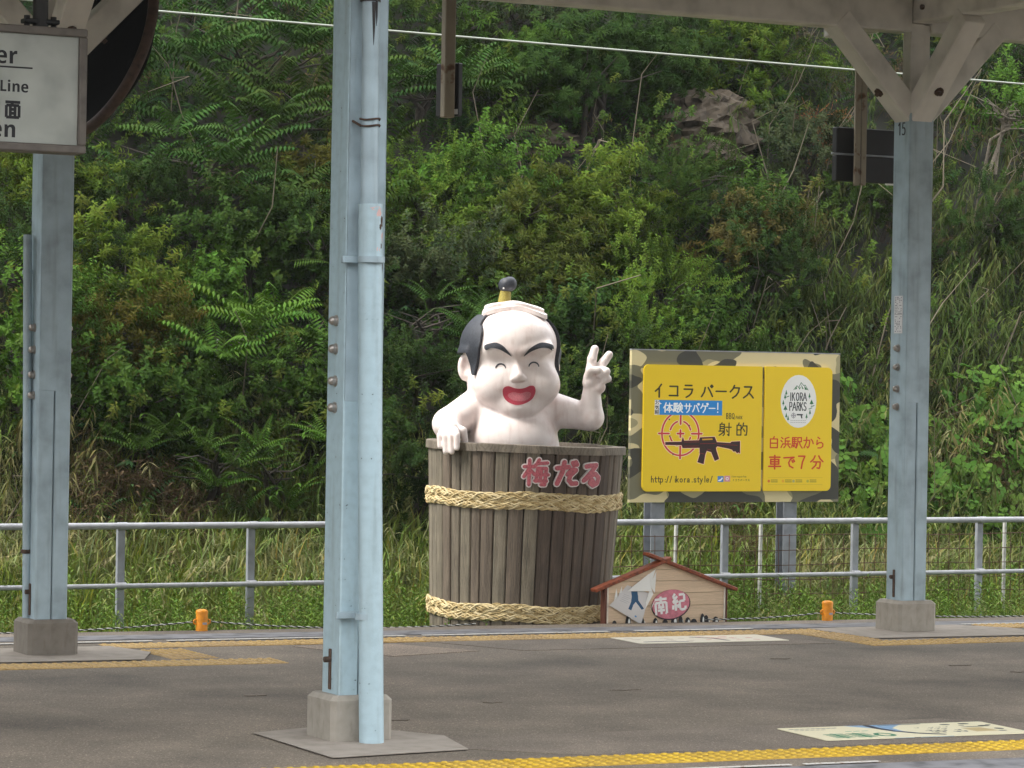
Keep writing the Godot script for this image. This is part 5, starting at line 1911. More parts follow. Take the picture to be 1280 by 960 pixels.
	for layer in 2:
		var lift0 := 0.3 + layer * 3.6
		var x0 := -53.0 + layer * 3.0
		var x1 := 25.0 - layer * 4.0
		var z0 := -30.0
		var z1 := 32.0 - layer * 4.0
		var cloth := func(u: float, v: float, up: float) -> Vector3:
			var x := lerpf(x0, x1, u) + 2.0 * sin(v * 5.0 + layer)
			var z := lerpf(z1 - 4.0 * absf(u - 0.5) * 2.0 + 1.6 * sin(u * 9.0 + layer * 2.0), z0, v)
			var y: float = top.call(x, z)
			y = maxf(y, 372.0)
			y = lerpf(y, 396.0 - 0.10 * absf(x + 16), 0.35)
			return Vector3(x, y + lift0 + up + 0.5 * sin(u * 13.0 + v * 3.0), z)
		var cm := MB.new()
		cm.grid(26, 14, func(u, v): return cloth.call(u, v, 3.4), true)
		for i in 26:
			cm.qo(cloth.call(i / 26.0, 0, 3.4), cloth.call((i + 1) / 26.0, 0, 3.4), cloth.call((i + 1) / 26.0, 0, -2.0), cloth.call(i / 26.0, 0, -2.0), Vector3(0, 0, 1))
			cm.qo(cloth.call(i / 26.0, 1, 3.4), cloth.call((i + 1) / 26.0, 1, 3.4), cloth.call((i + 1) / 26.0, 1, -2.0), cloth.call(i / 26.0, 1, -2.0), Vector3(0, 0, -1))
		for i in 14:
			cm.qo(cloth.call(0, i / 14.0, 3.4), cloth.call(0, (i + 1) / 14.0, 3.4), cloth.call(0, (i + 1) / 14.0, -2.0), cloth.call(0, i / 14.0, -2.0), Vector3(-1, 0, 0))
			cm.qo(cloth.call(1, i / 14.0, 3.4), cloth.call(1, (i + 1) / 14.0, 3.4), cloth.call(1, (i + 1) / 14.0, -2.0), cloth.call(1, i / 14.0, -2.0), Vector3(1, 0, 0))
		piece("folded_cloth", cm.mesh(), M.skin, t)
	var tk := MB.new()
	tk.tube(PackedVector3Array([Vector3(-27, 392, -4), Vector3(-26.5, 402, -4), Vector3(-25, 416, -4)]), [9.0, 8.4, 6.8], 18)
	piece("topknot_band", tk.mesh(), M.band, t)
	var tb := MB.new()
	var prof := PackedVector2Array()
	for i in 11:
		var a := -PI / 2 + PI * i / 10.0
		prof.append(Vector2(maxf(11.6 * pow(cos(a), 0.7), 0.001), 9.4 * sin(a)))
	tb.grid(24, 10, func(u, v): return Vector3(-22.5 + cos(TAU * u) * prof[int(round(v * 10))].x, 424.5 + prof[int(round(v * 10))].y + cos(TAU * u) * 0.8, -4 + sin(TAU * u) * prof[int(round(v * 10))].x), false, true)
	piece("topknot_tuft", tb.mesh(), M.hair, t)
	var dot := MB.new()
	dot.at(Vector3(-27.5, 419.5, 6.2), Vector3(2, 2, 1), 0.4)
	piece("paint_spot", dot.mesh(), M.white, t)


func build_barrel() -> void:
	var t := thing("wooden_barrel", "big weathered wooden barrel of upright staves bound with two braided straw ropes", "barrel", Vector3(4.168, -0.061, -6.386))
	t.basis = (Basis(Vector3.UP, VIEW_YAW) * Basis(Vector3(0, 0, 1), -0.0245)).scaled(Vector3.ONE * PX)
	var rad := func(y: float) -> float: return 111.5 + 0.0485 * y     # y from -70 to 222
	var a := 0.0
	var k := 0
	while a < TAU - 0.03:
		var w := rng.randf_range(0.105, 0.165)
		if TAU - a - w < 0.09:
			w = TAU - a
		var gap := 0.0045
		var proud := rng.randf_range(-0.7, 0.7)
		var mb := MB.new()
		var top := 221.0 + rng.randf_range(-1.0, 0.5)
		for s in 3:
			var y0 := lerpf(-72.0, top, s / 3.0)
			var y1 := lerpf(-72.0, top, (s + 1) / 3.0)
			var arc := []
			for e in [[a + gap, -1.4], [a + gap + 0.012, 0.0], [a + w * 0.5, 0.35], [a + w - gap - 0.012, 0.0], [a + w - gap, -1.4]]:
				arc.append(e)
			for i in 4:
				var p0 := Vector3(sin(arc[i][0]), 0, cos(arc[i][0]))
				var p1 := Vector3(sin(arc[i + 1][0]), 0, cos(arc[i + 1][0]))
				var r0: float = rad.call(y0) + proud
				var r1: float = rad.call(y1) + proud
				mb.qo(p0 * (r0 + arc[i][1]) + Vector3(0, y0, 0), p1 * (r0 + arc[i + 1][1]) + Vector3(0, y0, 0), p1 * (r1 + arc[i + 1][1]) + Vector3(0, y1, 0), p0 * (r1 + arc[i][1]) + Vector3(0, y1, 0), p0 + p1)
			for e in [[arc[0], -1.0], [arc[4], 1.0]]:
				var p := Vector3(sin(e[0][0]), 0, cos(e[0][0]))
				var r0: float = rad.call(y0) + proud
				var r1: float = rad.call(y1) + proud
				mb.qo(p * (r0 - 1.4) + Vector3(0, y0, 0), p * (r0 - 7) + Vector3(0, y0, 0), p * (r1 - 7) + Vector3(0, y1, 0), p * (r1 - 1.4) + Vector3(0, y1, 0), Vector3(p.z, 0, -p.x) * e[1])
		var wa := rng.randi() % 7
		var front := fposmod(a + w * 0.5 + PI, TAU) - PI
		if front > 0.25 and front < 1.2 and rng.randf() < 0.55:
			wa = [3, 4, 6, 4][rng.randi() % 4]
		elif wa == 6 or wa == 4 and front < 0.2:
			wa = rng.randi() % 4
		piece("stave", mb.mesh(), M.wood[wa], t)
		a += w
		k += 1
	var ins := MB.new()
	ins.grid(48, 1, func(u, v):
		var y := lerpf(-70.0, 219.0, v)
		var r: float = rad.call(y) - 6.0
		return Vector3(sin(TAU * u) * r, y, cos(TAU * u) * r), true, true)
	ins.grid(48, 1, func(u, v): return Vector3(sin(TAU * u) * 112.0 * v, 150.0, cos(TAU * u) * 112.0 * v), true, true)
	piece("inner_wall", ins.mesh(), M.dark_in, t)
	# the hoop round the mouth, of short curved boards
	for i in 9:
		var a0 := TAU * i / 9.0 + 0.2
		var a1 := TAU * (i + 1) / 9.0 + 0.194
		var rb := MB.new()
		var y := 219.0 + rng.randf_range(-0.5, 0.5)
		var ro := 125.0
		var ri := 112.0
		for s in 8:
			var b0 := lerpf(a0, a1, s / 8.0)
			var b1 := lerpf(a0, a1, (s + 1) / 8.0)
			var p0 := Vector3(sin(b0), 0, cos(b0))
			var p1 := Vector3(sin(b1), 0, cos(b1))
			var up := Vector3(0, y + 7.5, 0)
			var dn := Vector3(0, y - 2.5, 0)
			var e := Vector3(0, -0.9, 0)
			rb.qo(p0 * ro + dn, p1 * ro + dn, p1 * ro + up + e, p0 * ro + up + e, p0)
			rb.qo(p0 * ro + up + e, p1 * ro + up + e, p1 * (ro - 1.2) + up, p0 * (ro - 1.2) + up, p0 + Vector3.UP)
			rb.qo(p0 * (ro - 1.2) + up, p1 * (ro - 1.2) + up, p1 * ri + up, p0 * ri + up, Vector3.UP)
			rb.qo(p0 * ri + up, p1 * ri + up, p1 * ri + dn, p0 * ri + dn, -p0)
			rb.qo(p0 * ri + dn, p1 * ri + dn, p1 * ro + dn, p0 * ro + dn, Vector3.DOWN)
		piece("rim_board", rb.mesh(), M.rim_wood, t)
	# straw ropes: strands woven over and under each other
	for b in [[158.0, 12.5], [21.0, 12.0]]:
		var band := sub("rope_band", t)
		for row: float in [-1.0, 1.0]:
			for k2 in 10:
				var pts := PackedVector3Array()
				var sgn := 1.0 if k2 % 2 == 0 else -1.0
				var ph := TAU * k2 / 10.0 + row
				for i in 385:
					var q := TAU * i / 384.0
					var wv := q * 10.0 * sgn + ph
					var y: float = b[0] + row * 4.9 + sin(wv) * 4.6 + 1.3 * sin(q * 5.0 + b[0]) + 0.6 * sin(q * 23.0 + k2) + 0.5 * sin(q * 41.0 + k2 * 1.7)
					var r: float = rad.call(y) + 1.9 + cos(wv * 2.0 + 0.6) * 1.1 + 0.7 * sin(q * 31.0 + k2 * 2.1)
					pts.append(Vector3(sin(q) * r, y, cos(q) * r))
				var mb := MB.new()
				mb.tube(pts, [1.12], 6, false)
				piece("strand", mb.mesh(), M.straw[k2 % 3], band)
		var fill := MB.new()
		fill.grid(64, 2, func(u, v):
			var y: float = b[0] + (v - 0.5) * 16.0
			var r: float = rad.call(y) + 1.2
			return Vector3(sin(TAU * u) * r, y, cos(TAU * u) * r), false, true)
		piece("core", fill.mesh(), M.straw_dark, band)
	# three raised characters, red on white
	for g in [["梅", 0.100, 194.0, 37.0, 38.0], ["だ", 0.415, 194.0, 34.0, 35.0], ["る", 0.705, 194.0, 33.0, 35.0]]:
		var wm := MB.new()
		var rr: float = rad.call(194.0)
		var cw := 6.0
		glyph_mesh(wm, g[0], g[3] * 0.84, g[4] * 0.84, 8.6 if g[0] != "梅" else 7.2, 1.0, 3.6, rr, g[1], g[2])
		var w := piece("character", wm.mesh(), M.char_white, t)
		var rm := MB.new()
		glyph_mesh(rm, g[0], g[3] * 0.84, g[4] * 0.84, 5.6 if g[0] != "梅" else 4.2, 3.0, 4.7, rr, g[1], g[2])
		piece("red_face", rm.mesh(), M.char_red, w)


var TINT := {
	"bright": Color(0.076,0.15,0.026),
	"mid": Color(0.052,0.10,0.02),
	"mid2": Color(0.045,0.082,0.02),
	"dark": Color(0.035,0.064,0.017),
	"dark2": Color(0.042,0.072,0.016),
	"bluish": Color(0.042,0.085,0.022),
	"yellow": Color(0.10,0.145,0.022),
	"yellow2": Color(0.08,0.125,0.02),
	"olive": Color(0.10,0.095,0.022),
	"olive2": Color(0.075,0.095,0.02),
	"lime": Color(0.10,0.165,0.025),
	"grey": Color(0.06,0.078,0.036),
	"grey2": Color(0.05,0.064,0.03),
	"gloss": Color(0.034,0.066,0.016),
	"gloss2": Color(0.055,0.105,0.018),
	"redbrown": Color(0.095,0.085,0.028),
	"orange": Color(0.26,0.12,0.055),
	"kudzu": Color(0.085,0.165,0.03),
	"cane": Color(0.085,0.11,0.032),
	"cane2": Color(0.07,0.10,0.028),
	"straw": Color(0.15,0.14,0.06),
	"brown": Color(0.12,0.085,0.05),
}


func planted() -> Array:
	return [
		["frond", 3.85, 3.27, 0.70, 0.55, "bright", "feathery_shrub", "bright green feathery shrub spreading low, just left of the thick column"],
		["frond", 4.48, 5.57, 0.95, 0.60, "bluish", "feathery_tree", "broad dark feathery tree between the hanging sign and the thick column, highest of its kind"],
		["frond", 4.71, 5.26, 0.80, 0.55, "dark2", "feathery_tree", "dark feathery tree whose fronds reach behind the thick column's upper part"],
		["frond", 3.64, 4.85, 0.75, 0.55, "bluish", "feathery_tree", "bluish feathery tree low beside the round mirror"],
		["frond", 4.81, 4.73, 0.60, 0.50, "dark2", "feathery_shrub", "small dark feathery shrub against the thick column under the feathery trees"],
		["frond", 7.13, 6.03, 0.60, 0.50, "dark2", "feathery_shrub", "dark feathery shrub right of the narrow hanging black board"],
		["frond", 6.21, 5.77, 0.60, 0.50, "bluish", "feathery_shrub", "bluish feathery shrub between the thick column and the narrow hanging board"],
		["fern", 5.25, 3.45, 0.60, 0.60, "bluish", "fern_bush", "blue-green fern bush between the downpipe and the statue's hair"],
		["broad", 3.41, 3.91, 0.42, 0.80, "bright", "leafy_shrub", "small bright leafy shrub right of the left column, alone among darker leaves"],
		["yellow", 2.34, 3.42, 0.55, 0.80, "olive", "olive_shrub", "olive-brown drooping shrub touching the left column's right side"],
		["yellow", 2.61, 3.95, 0.55, 0.80, "yellow", "drooping_shrub", "yellow-green drooping shrub above the olive-brown one by the left column"],
		["yellow", 2.10, 4.68, 0.50, 0.80, "yellow", "drooping_shrub", "yellow-green drooping shrub left of the left column, just under the hanging sign"],
		["dark", 2.98, 4.53, 0.60, 0.80, "dark", "dark_shrub", "dark shrub between the left column and the bluish feathery tree"],
		["dark", 1.84, 3.93, 0.70, 0.90, "dark", "dark_shrub", "dark shrub left of the left column at pipe top height"],
		["broad", 1.62, 3.19, 0.65, 0.80, "bright", "leafy_shrub", "bright leafy shrub left of the left column at the height of its bolts"],
		["broad", 2.53, 2.91, 0.55, 0.70, "mid", "leafy_shrub", "mid green leafy shrub low on the slope right of the left column's bolts"],
		["broad", 3.99, 2.84, 0.50, 0.70, "mid", "leafy_shrub", "mid green leafy shrub against the thick column below its bolts"],
		["broad", 3.02, 3.32, 0.45, 0.70, "mid2", "leafy_shrub", "leafy shrub left of the bright feathery shrub"],
		["fern", 2.98, 2.48, 0.55, 0.60, "mid", "fern_bush", "green fern bush low on the bank above the left railing"],
		["fern", 3.47, 2.40, 0.50, 0.60, "bright", "fern_bush", "bright fern bush just above the left railing beside the thick column"],
		["dark", 4.47, 4.10, 0.60, 0.80, "dark", "dark_shrub", "dark shrub against the thick column above the bright feathery shrub"],
		["yellow", 4.97, 4.95, 0.40, 0.90, "olive", "olive_shrub", "small olive-brown shrub hugging the thick column high up"],
		["broad", 3.97, 4.24, 0.55, 0.70, "mid2", "leafy_shrub", "dull green leafy shrub above the bright feathery shrub"],
		["broad", 6.25, 4.87, 0.60, 0.70, "bright", "leafy_shrub", "bright leafy shrub below the narrow hanging board"],
		["spray", 5.82, 4.73, 0.50, 0.70, "lime", "spray_shrub", "lime green shrub right of the downpipe at collar height"],
		["grey", 5.59, 4.11, 0.55, 0.80, "grey", "grey_shrub", "grey-green shrub right of the downpipe above the fern bush"],
		["dark", 4.98, 3.11, 0.50, 0.80, "dark", "dark_shrub", "dark shrub right of the downpipe at the statue's elbow height"],
		["dark", 4.70, 2.33, 0.50, 0.80, "dark", "dark_shrub", "dark shrub between the downpipe and the barrel"],
		["yellow", 7.46, 4.60, 0.62, 0.85, "yellow", "drooping_shrub", "yellow-green drooping shrub above the statue's raised hand, largest of its kind"],
		["yellow", 6.85, 4.58, 0.60, 0.80, "olive2", "drooping_shrub", "dull olive drooping shrub above the statue's topknot"],
		["yellow", 6.28, 4.40, 0.50, 0.80, "yellow2", "drooping_shrub", "drooping shrub up left of the statue's topknot"],
		["yellow", 6.60, 4.11, 0.40, 0.80, "olive2", "drooping_shrub", "small olive shrub right behind the topknot"],
		["broad", 6.86, 3.83, 0.42, 1.00, "bluish", "leafy_shrub", "blue-green leafy shrub beside the right of the statue's head"],
		["spray", 7.73, 4.01, 0.62, 0.75, "lime", "spray_shrub", "lime green airy shrub above the billboard's left corner"],
		["spray", 7.41, 3.59, 0.40, 0.80, "lime", "spray_shrub", "small lime green shrub behind the victory hand"],
		["spray", 7.74, 4.44, 0.40, 0.70, "yellow2", "spray_shrub", "yellowish airy shrub between the drooping shrub and the lime one"],
		["dark", 6.93, 3.22, 0.45, 0.80, "dark", "dark_shrub", "dark shrub directly behind the victory hand's wrist"],
		["broad", 8.00, 3.62, 0.45, 0.70, "mid", "leafy_shrub", "mid green leafy shrub behind the billboard's top edge"],
		["whorl", 8.16, 5.95, 0.75, 0.70, "gloss", "whorled_tree", "dark glossy tree with whorled leaves in the middle of the slope, trunks showing"],
		["whorl", 7.72, 6.25, 0.60, 0.70, "gloss2", "whorled_tree", "fresh green whorled tree left of the dark glossy one"],
		["whorl", 8.92, 6.24, 0.55, 0.70, "gloss", "whorled_tree", "dark whorled tree right of the glossy one under the wire"],
		["grey", 7.81, 6.69, 0.60, 0.80, "grey", "grey_shrub", "grey-green shrub at the top of the slope under the roof beam's left end"],
		["dark", 6.98, 6.62, 0.55, 0.80, "dark2", "dark_shrub", "dark shrub high behind the narrow hanging board's post"],
		["dark", 8.48, 4.78, 0.55, 0.80, "dark2", "dark_shrub", "dark shrub below the tan rock face"],
		["fern", 8.79, 4.67, 0.40, 0.70, "bluish", "fern_bush", "bluish fern bush below and right of the tan rock face"],
		["yellow", 8.92, 4.39, 0.45, 0.80, "redbrown", "reddish_shrub", "reddish-brown leaved shrub above the billboard's middle"],
		["dark", 9.10, 4.18, 0.55, 0.80, "dark", "dark_shrub", "dark shrub above the billboard's right half"],
		["broad", 9.22, 4.62, 0.40, 0.80, "mid", "leafy_shrub", "mid green leafy shrub left of the wide hanging board, below it"],
		["yellow", 10.36, 6.38, 0.65, 0.80, "yellow2", "drooping_tree", "yellowish leafy tree under the roof beam left of the right column's struts"],
		["dark", 9.89, 6.64, 0.60, 0.80, "dark", "dark_shrub", "dark shrub at the top of the slope under the middle of the roof beam"],
		["grey", 10.34, 5.58, 0.60, 0.90, "grey2", "grey_tree", "grey-green tree with a bare stem left of the wide hanging board"],
		["dead", 10.86, 5.84, 0.20, 1.00, "orange", "dead_twig", "cluster of orange dead leaves beside the wide hanging board"],
		["branchy", 12.75, 5.68, 0.80, 0.80, "bright", "branching_tree", "tree with pale bare branches and fresh leaves right of the right column"],
		["dark", 13.52, 6.71, 0.70, 0.80, "dark", "dark_shrub", "dark shrub above the pale-branched tree"],
		["dark", 12.02, 4.78, 0.60, 0.80, "dark", "dark_shrub", "dark shrub right of the right column, below the pale-branched tree"],
		["dark", 10.85, 4.89, 0.50, 0.70, "dark2", "dark_shrub", "dark shrub left of the right column, under the wide hanging board"],
		["bamboo", 9.61, 4.15, 0.55, 1.00, "cane", "bamboo_grass", "clump of bamboo grass up right of the billboard's top corner, highest of the clumps"],
		["bamboo", 10.33, 4.29, 0.55, 1.00, "cane2", "bamboo_grass", "bamboo grass clump left of the right column below the wide board"],
		["bamboo", 9.98, 3.55, 0.60, 1.00, "cane", "bamboo_grass", "bamboo grass clump between the billboard and the right column at its notice"],
		["bamboo", 11.07, 3.75, 0.60, 1.00, "cane2", "bamboo_grass", "bamboo grass clump just right of the right column at its notice"],
		["bamboo", 11.92, 4.09, 0.60, 1.00, "cane", "bamboo_grass", "bamboo grass clump farthest along the slope right of the right column"],
		["bamboo", 10.48, 2.89, 0.50, 1.00, "straw", "bamboo_grass", "straw-coloured bamboo grass clump right of the right column's bolts"],
		["bamboo", 8.70, 3.66, 0.50, 1.00, "cane2", "bamboo_grass", "bamboo grass clump directly behind the billboard's top edge"],
		["kudzu", 9.58, 2.93, 0.45, 0.70, "kudzu", "round_leaf_vine", "round-leaved vine between the billboard and the right column"],
		["kudzu", 10.83, 2.94, 0.50, 0.60, "kudzu", "round_leaf_vine", "bright round-leaved vine right of the right column, largest patch"],
		["kudzu", 11.42, 3.22, 0.40, 0.60, "kudzu", "round_leaf_vine", "round-leaved vine up right of the largest vine patch"],
		["kudzu", 10.08, 2.25, 0.40, 0.50, "kudzu", "round_leaf_vine", "round-leaved vine above the right railing beside the right column"],
		["kudzu", 9.13, 2.36, 0.35, 0.60, "kudzu", "round_leaf_vine", "round-leaved vine low between the billboard's corner and the right column"],
		["dead", 10.53, 2.64, 0.50, 0.70, "brown", "dead_tangle", "brown dead tangle under the largest vine patch"],
		["dead", 2.03, 2.46, 0.35, 0.90, "brown", "dead_tangle", "brown dead stems right of the left column above the railing"],
		["dead", 2.63, 2.43, 0.40, 0.70, "brown", "dead_tangle", "brown dead tangle above the left railing, in the middle of its length"],
		["dead", 7.50, 1.97, 0.40, 0.60, "brown", "dead_tangle", "brown dead tangle under the billboard between its posts"],
		["bamboo", 1.60, 2.59, 0.45, 1.00, "straw", "bamboo_grass", "straw-coloured bamboo grass clump left of the left column"],
		["bamboo", 3.84, 2.38, 0.35, 1.00, "cane2", "bamboo_grass", "bamboo grass clump against the thick column above the left railing"],
		["frond", 2.70, 5.69, 0.90, 0.60, "bluish", "feathery_tree", "dark feathery tree hidden behind the hanging sign"],
	]


# ------------------------------------------------------------------ vegetation
var lumps := FastNoiseLite.new()
var patches := FastNoiseLite.new()
var sprigs := {}


func land(x: float, z: float) -> float:
	var w := -7.12 - z
	if w < -1.0:
		return lerpf(-0.45, -1.28, smoothstep(-1.4, -3.0, w))
	var y := -0.45
	if w > 0.3:
		y = lerpf(-0.45, 0.35, clampf((w - 0.3) / 1.9, 0.0, 1.0))
	if w > 2.2:
		y = 0.35 + (minf(w, 9.0) - 2.2)
	if w > 9.0:
		y = 7.15 + (minf(w, 25.0) - 9.0) * 0.68
	if w > 25.0:
		y = 18.0 + (w - 25.0) * 0.34
	var k := smoothstep(1.5, 4.0, w)
	y += lumps.get_noise_2d(x * 1.0, w) * 0.45 * k + lumps.get_noise_2d(x * 3.0 + 50, w * 3.0) * 0.05
	return y


func leaf(mb: MB, base: Vector3, dir: Vector3, up: Vector3, length: float, width: float, droop := 0.2, fold := 0.25) -> void:
	# a folded leaf with a bent midrib: six faces
	var side := dir.cross(up)
	if side.length() < 0.05:
		side = dir.cross(Vector3(0.3, 0.2, 0.9))
	side = side.normalized()
	var nn := side.cross(dir).normalized()
	var p1 := base + dir * length * 0.42 - Vector3(0, droop * length * 0.16, 0)
	var tip := base + dir * length - Vector3(0, droop * length * 0.7, 0)
	var lift := nn * width * fold
	var l := p1 + side * width * 0.5 + lift
	var r := p1 - side * width * 0.5 + lift
	for t in [[base, p1, l], [base, r, p1], [p1, tip, l], [p1, r, tip]]:
		var n2: Vector3 = (t[1] - t[0]).cross(t[2] - t[0]).normalized()
		if n2.dot(nn) < 0:
			n2 = -n2
		mb.stri(t[0], t[1], t[2], n2, n2, n2)


func tinted(mb: MB, v := 0.22, warm := 0.10) -> void:
	var k := rng.randf_range(1.0 - v, 1.0 + v)
	var w := rng.randf_range(-warm, warm)
	mb.col = Color(k * (1.0 + w), k, k * (1.0 - w)) * twig_tone


func stem(mb: MB, a: Vector3, b: Vector3, r: float) -> void:
	var keep := mb.col
	mb.col = Color(0.9, 0.75, 0.8)
	mb.tube(PackedVector3Array([a, a.lerp(b, 0.5) + Vector3(0, 0.006, 0), b]), [r, r * 0.8, r * 0.4], 3, false)
	mb.col = keep


func rand_dir() -> Vector3:
	return Vector3(rng.randfn(), rng.randfn(), rng.randfn()).normalized()


var twig_tone := Color.WHITE


func make_sprig(kind: String) -> MB:
	# a twig of leaves growing along +y
	var mb := MB.new()
	mb.colored = true
	match kind:
		"broad", "grey", "dark", "spray", "yellow", "branchy":
			var p: Array = {"broad": [0.26, 13, 0.088, 0.052, 0.45, 0.9], "grey": [0.26, 16, 0.085, 0.036, 0.4, 0.8], "dark": [0.24, 18, 0.062, 0.032, 0.3, 0.8], "spray": [0.34, 22, 0.060, 0.026, 0.25, 0.9], "yellow": [0.28, 17, 0.105, 0.032, 0.95, 0.9], "branchy": [0.30, 13, 0.080, 0.045, 0.5, 0.9]}[kind]
			var tip := Vector3(rng.randf_range(-0.06, 0.06), p[0], rng.randf_range(-0.06, 0.06))
			stem(mb, Vector3.ZERO, tip, 0.005)
			for i in p[1]:
				var k: float = 0.12 + 0.88 * i / float(p[1])
				var a: float = i * 2.4 + rng.randf_range(-0.4, 0.4)
				var d := Vector3(cos(a) * p[5], rng.randf_range(0.05, 0.6), sin(a) * p[5]).normalized()
				tinted(mb)
				leaf(mb, tip * k, d, Vector3.UP, p[2] * rng.randf_range(0.7, 1.15), p[3] * rng.randf_range(0.8, 1.15), p[4])
		"whorl":
			stem(mb, Vector3.ZERO, Vector3(0, 0.2, 0), 0.007)
			for i in 13:
				var a: float = i * 2.4
				var d := Vector3(cos(a), rng.randf_range(-0.15, 0.55), sin(a)).normalized()
				tinted(mb, 0.2)
				leaf(mb, Vector3(0, 0.15 + 0.004 * i, 0), d, Vector3.UP, rng.randf_range(0.10, 0.15), 0.03, 0.6)
		"frond", "fern":
			var n := 12 if kind == "frond" else 17
			var length := 0.62 if kind == "frond" else 0.5
			var prev := Vector3.ZERO
			for i in n + 1:
				var k := float(i) / n
				var pt := Vector3(0, sin(k * 1.5) * length * 0.62, k * length * 0.9 - 0.02)
				if i > 0:
					stem(mb, prev, pt, 0.004)
				var dir := (pt - prev).normalized() if i > 0 else Vector3(0, 0.8, 0.6)
				if k > 0.12:
					for s: float in [-1.0, 1.0]:
						var d := (Vector3(s, 0, 0) * 0.85 + dir * 0.40 + Vector3(0, -0.42, 0)).normalized()
						tinted(mb, 0.14)
						var ll := (0.125 * sin(0.35 + k * 2.3) if kind == "frond" else 0.105 * (1.08 - k)) * rng.randf_range(0.9, 1.1)
						leaf(mb, pt, d, dir.cross(Vector3(1, 0, 0)) * -1.0, ll, 0.036 if kind == "frond" else 0.022, 0.55, 0.1)
				prev = pt
			tinted(mb)
			leaf(mb, prev, Vector3(0, -0.2, 1).normalized(), Vector3.UP, 0.10, 0.035, 0.3)
		"kudzu":
			for i in 8:
				var a: float = i * 2.4 + rng.randf_range(-0.4, 0.4)
				var hub := Vector3(cos(a) * rng.randf_range(0.03, 0.16), rng.randf_range(0.1, 0.26), sin(a) * rng.randf_range(0.03, 0.16))
				stem(mb, Vector3(hub.x * 0.3, 0, hub.z * 0.3), hub, 0.003)
				tinted(mb, 0.25)
				var tilt := Vector3(rng.randf_range(-0.7, 0.7), 1, 0.5 + rng.randf_range(-0.7, 0.7)).normalized()
				var b := Basis(tilt.cross(Vector3(0.1, 0, 1)).normalized(), tilt, Vector3.ZERO)
				b.z = b.x.cross(b.y)
				for s in 3:
					var c := hub + b * Vector3(cos(s * 2.09) * 0.034, 0, sin(s * 2.09) * 0.034)
					var prev := Vector3.ZERO
					for q in 9:
						var an := TAU * q / 8.0
						var e := c + b * Vector3(cos(an) * 0.028, -0.010 * absf(cos(an)), sin(an) * 0.030)
						if q > 0:
							mb.stri(c, prev, e, b.y, b.y, b.y)
						prev = e
		"bamboo":
			var tip := Vector3(rng.randf_range(-0.15, 0.15), rng.randf_range(0.95, 1.4), 0.22)
			var mid := Vector3(tip.x * 0.3, tip.y * 0.6, 0.04)
			mb.col = Color(1.7, 1.4, 1.5)
			mb.tube(PackedVector3Array([Vector3.ZERO, mid, tip]), [0.0055, 0.0045, 0.002], 4, false)
			for i in 24:
				var k := rng.randf_range(0.15, 1.0)
				var at := mid.lerp(tip, (k - 0.6) / 0.4) if k > 0.6 else mid * (k / 0.6)
				var a := rng.randf() * TAU
				var d := Vector3(cos(a) * 0.6, rng.randf_range(-0.9, 0.15), sin(a) * 0.6 + 0.25).normalized()
				if rng.randf() < 0.26:
					mb.col = Color(3.2, 2.4, 2.6) * rng.randf_range(0.6, 1.1)
				else:
					tinted(mb, 0.3)
				leaf(mb, at, d, Vector3.UP, rng.randf_range(0.08, 0.17), 0.017, 1.0, 0.2)
		"grass":
			for i in 15:
				var a := rng.randf() * TAU
				var h := rng.randf_range(0.25, 0.55)
				var out := Vector3(cos(a), 0, sin(a)) * rng.randf_range(0.05, 0.30)
				var base := Vector3(rng.randf_range(-0.06, 0.06), 0, rng.randf_range(-0.06, 0.06))
				var side := Vector3(-sin(a), 0, cos(a)) * rng.randf_range(0.0035, 0.007)
				tinted(mb, 0.35, 0.2)
				if rng.randf() < 0.18:
					mb.col = Color(2.6, 1.8, 2.2) * rng.randf_range(0.6, 1.0)
				var m := base + out * 0.35 + Vector3(0, h * 0.65, 0)
				var t := base + out * 1.15 + Vector3(0, h * rng.randf_range(0.55, 1.0), 0)
				var nn := side.cross(Vector3.UP).normalized()
				mb.stri(base - side, base + side, m + side, nn, nn, nn)
				mb.stri(base - side, m + side, m - side, nn, nn, nn)
				mb.stri(m - side, m + side, t, nn, nn, nn)
		"weed":
			var h := rng.randf_range(0.45, 0.62)
			var tip := Vector3(rng.randf_range(-0.06, 0.06), h, rng.randf_range(-0.06, 0.06))
			stem(mb, Vector3.ZERO, tip, 0.004)
			for i in 40:
				var k := 0.12 + 0.88 * i / 40.0
				var a: float = i * 2.4
				var d := Vector3(cos(a), lerpf(0.3, 1.0, k), sin(a)).normalized()
				tinted(mb, 0.25, 0.14)
				leaf(mb, tip * k, d, Vector3.UP, rng.randf_range(0.075, 0.12) * (1.0 - 0.4 * k), 0.012, 0.5)
		"dead":
			for i in 12:
				mb.col = Color(1, 1, 1) * rng.randf_range(0.6, 1.7)
				var d := rand_dir()
				var a := Vector3(rng.randf_range(-0.1, 0.1), 0.08, rng.randf_range(-0.1, 0.1))
				var l := rng.randf_range(0.12, 0.4)
				mb.tube(PackedVector3Array([a - d * l * 0.5, a + Vector3(0, 0.02, 0), a + d * l * 0.5 - Vector3(0, 0.05, 0)]), [0.0025], 3, false)
			for i in 9:
				mb.col = Color(1, 1, 1) * rng.randf_range(0.7, 2.0)
				leaf(mb, Vector3(rng.randf_range(-0.15, 0.15), rng.randf_range(0, 0.2), rng.randf_range(-0.15, 0.15)), rand_dir(), Vector3.UP, 0.06, 0.018, 0.9)
		"litter":
			for i in 9:
				mb.col = Color(1, 0.85, 0.8) * rng.randf_range(0.5, 1.6)
				leaf(mb, Vector3(rng.randf_range(-0.2, 0.2), rng.randf_range(0.0, 0.04), rng.randf_range(-0.2, 0.2)), Vector3(rng.randfn(), 0.1, rng.randfn()).normalized(), Vector3.UP, 0.05, 0.024, 0.2)
	return mb


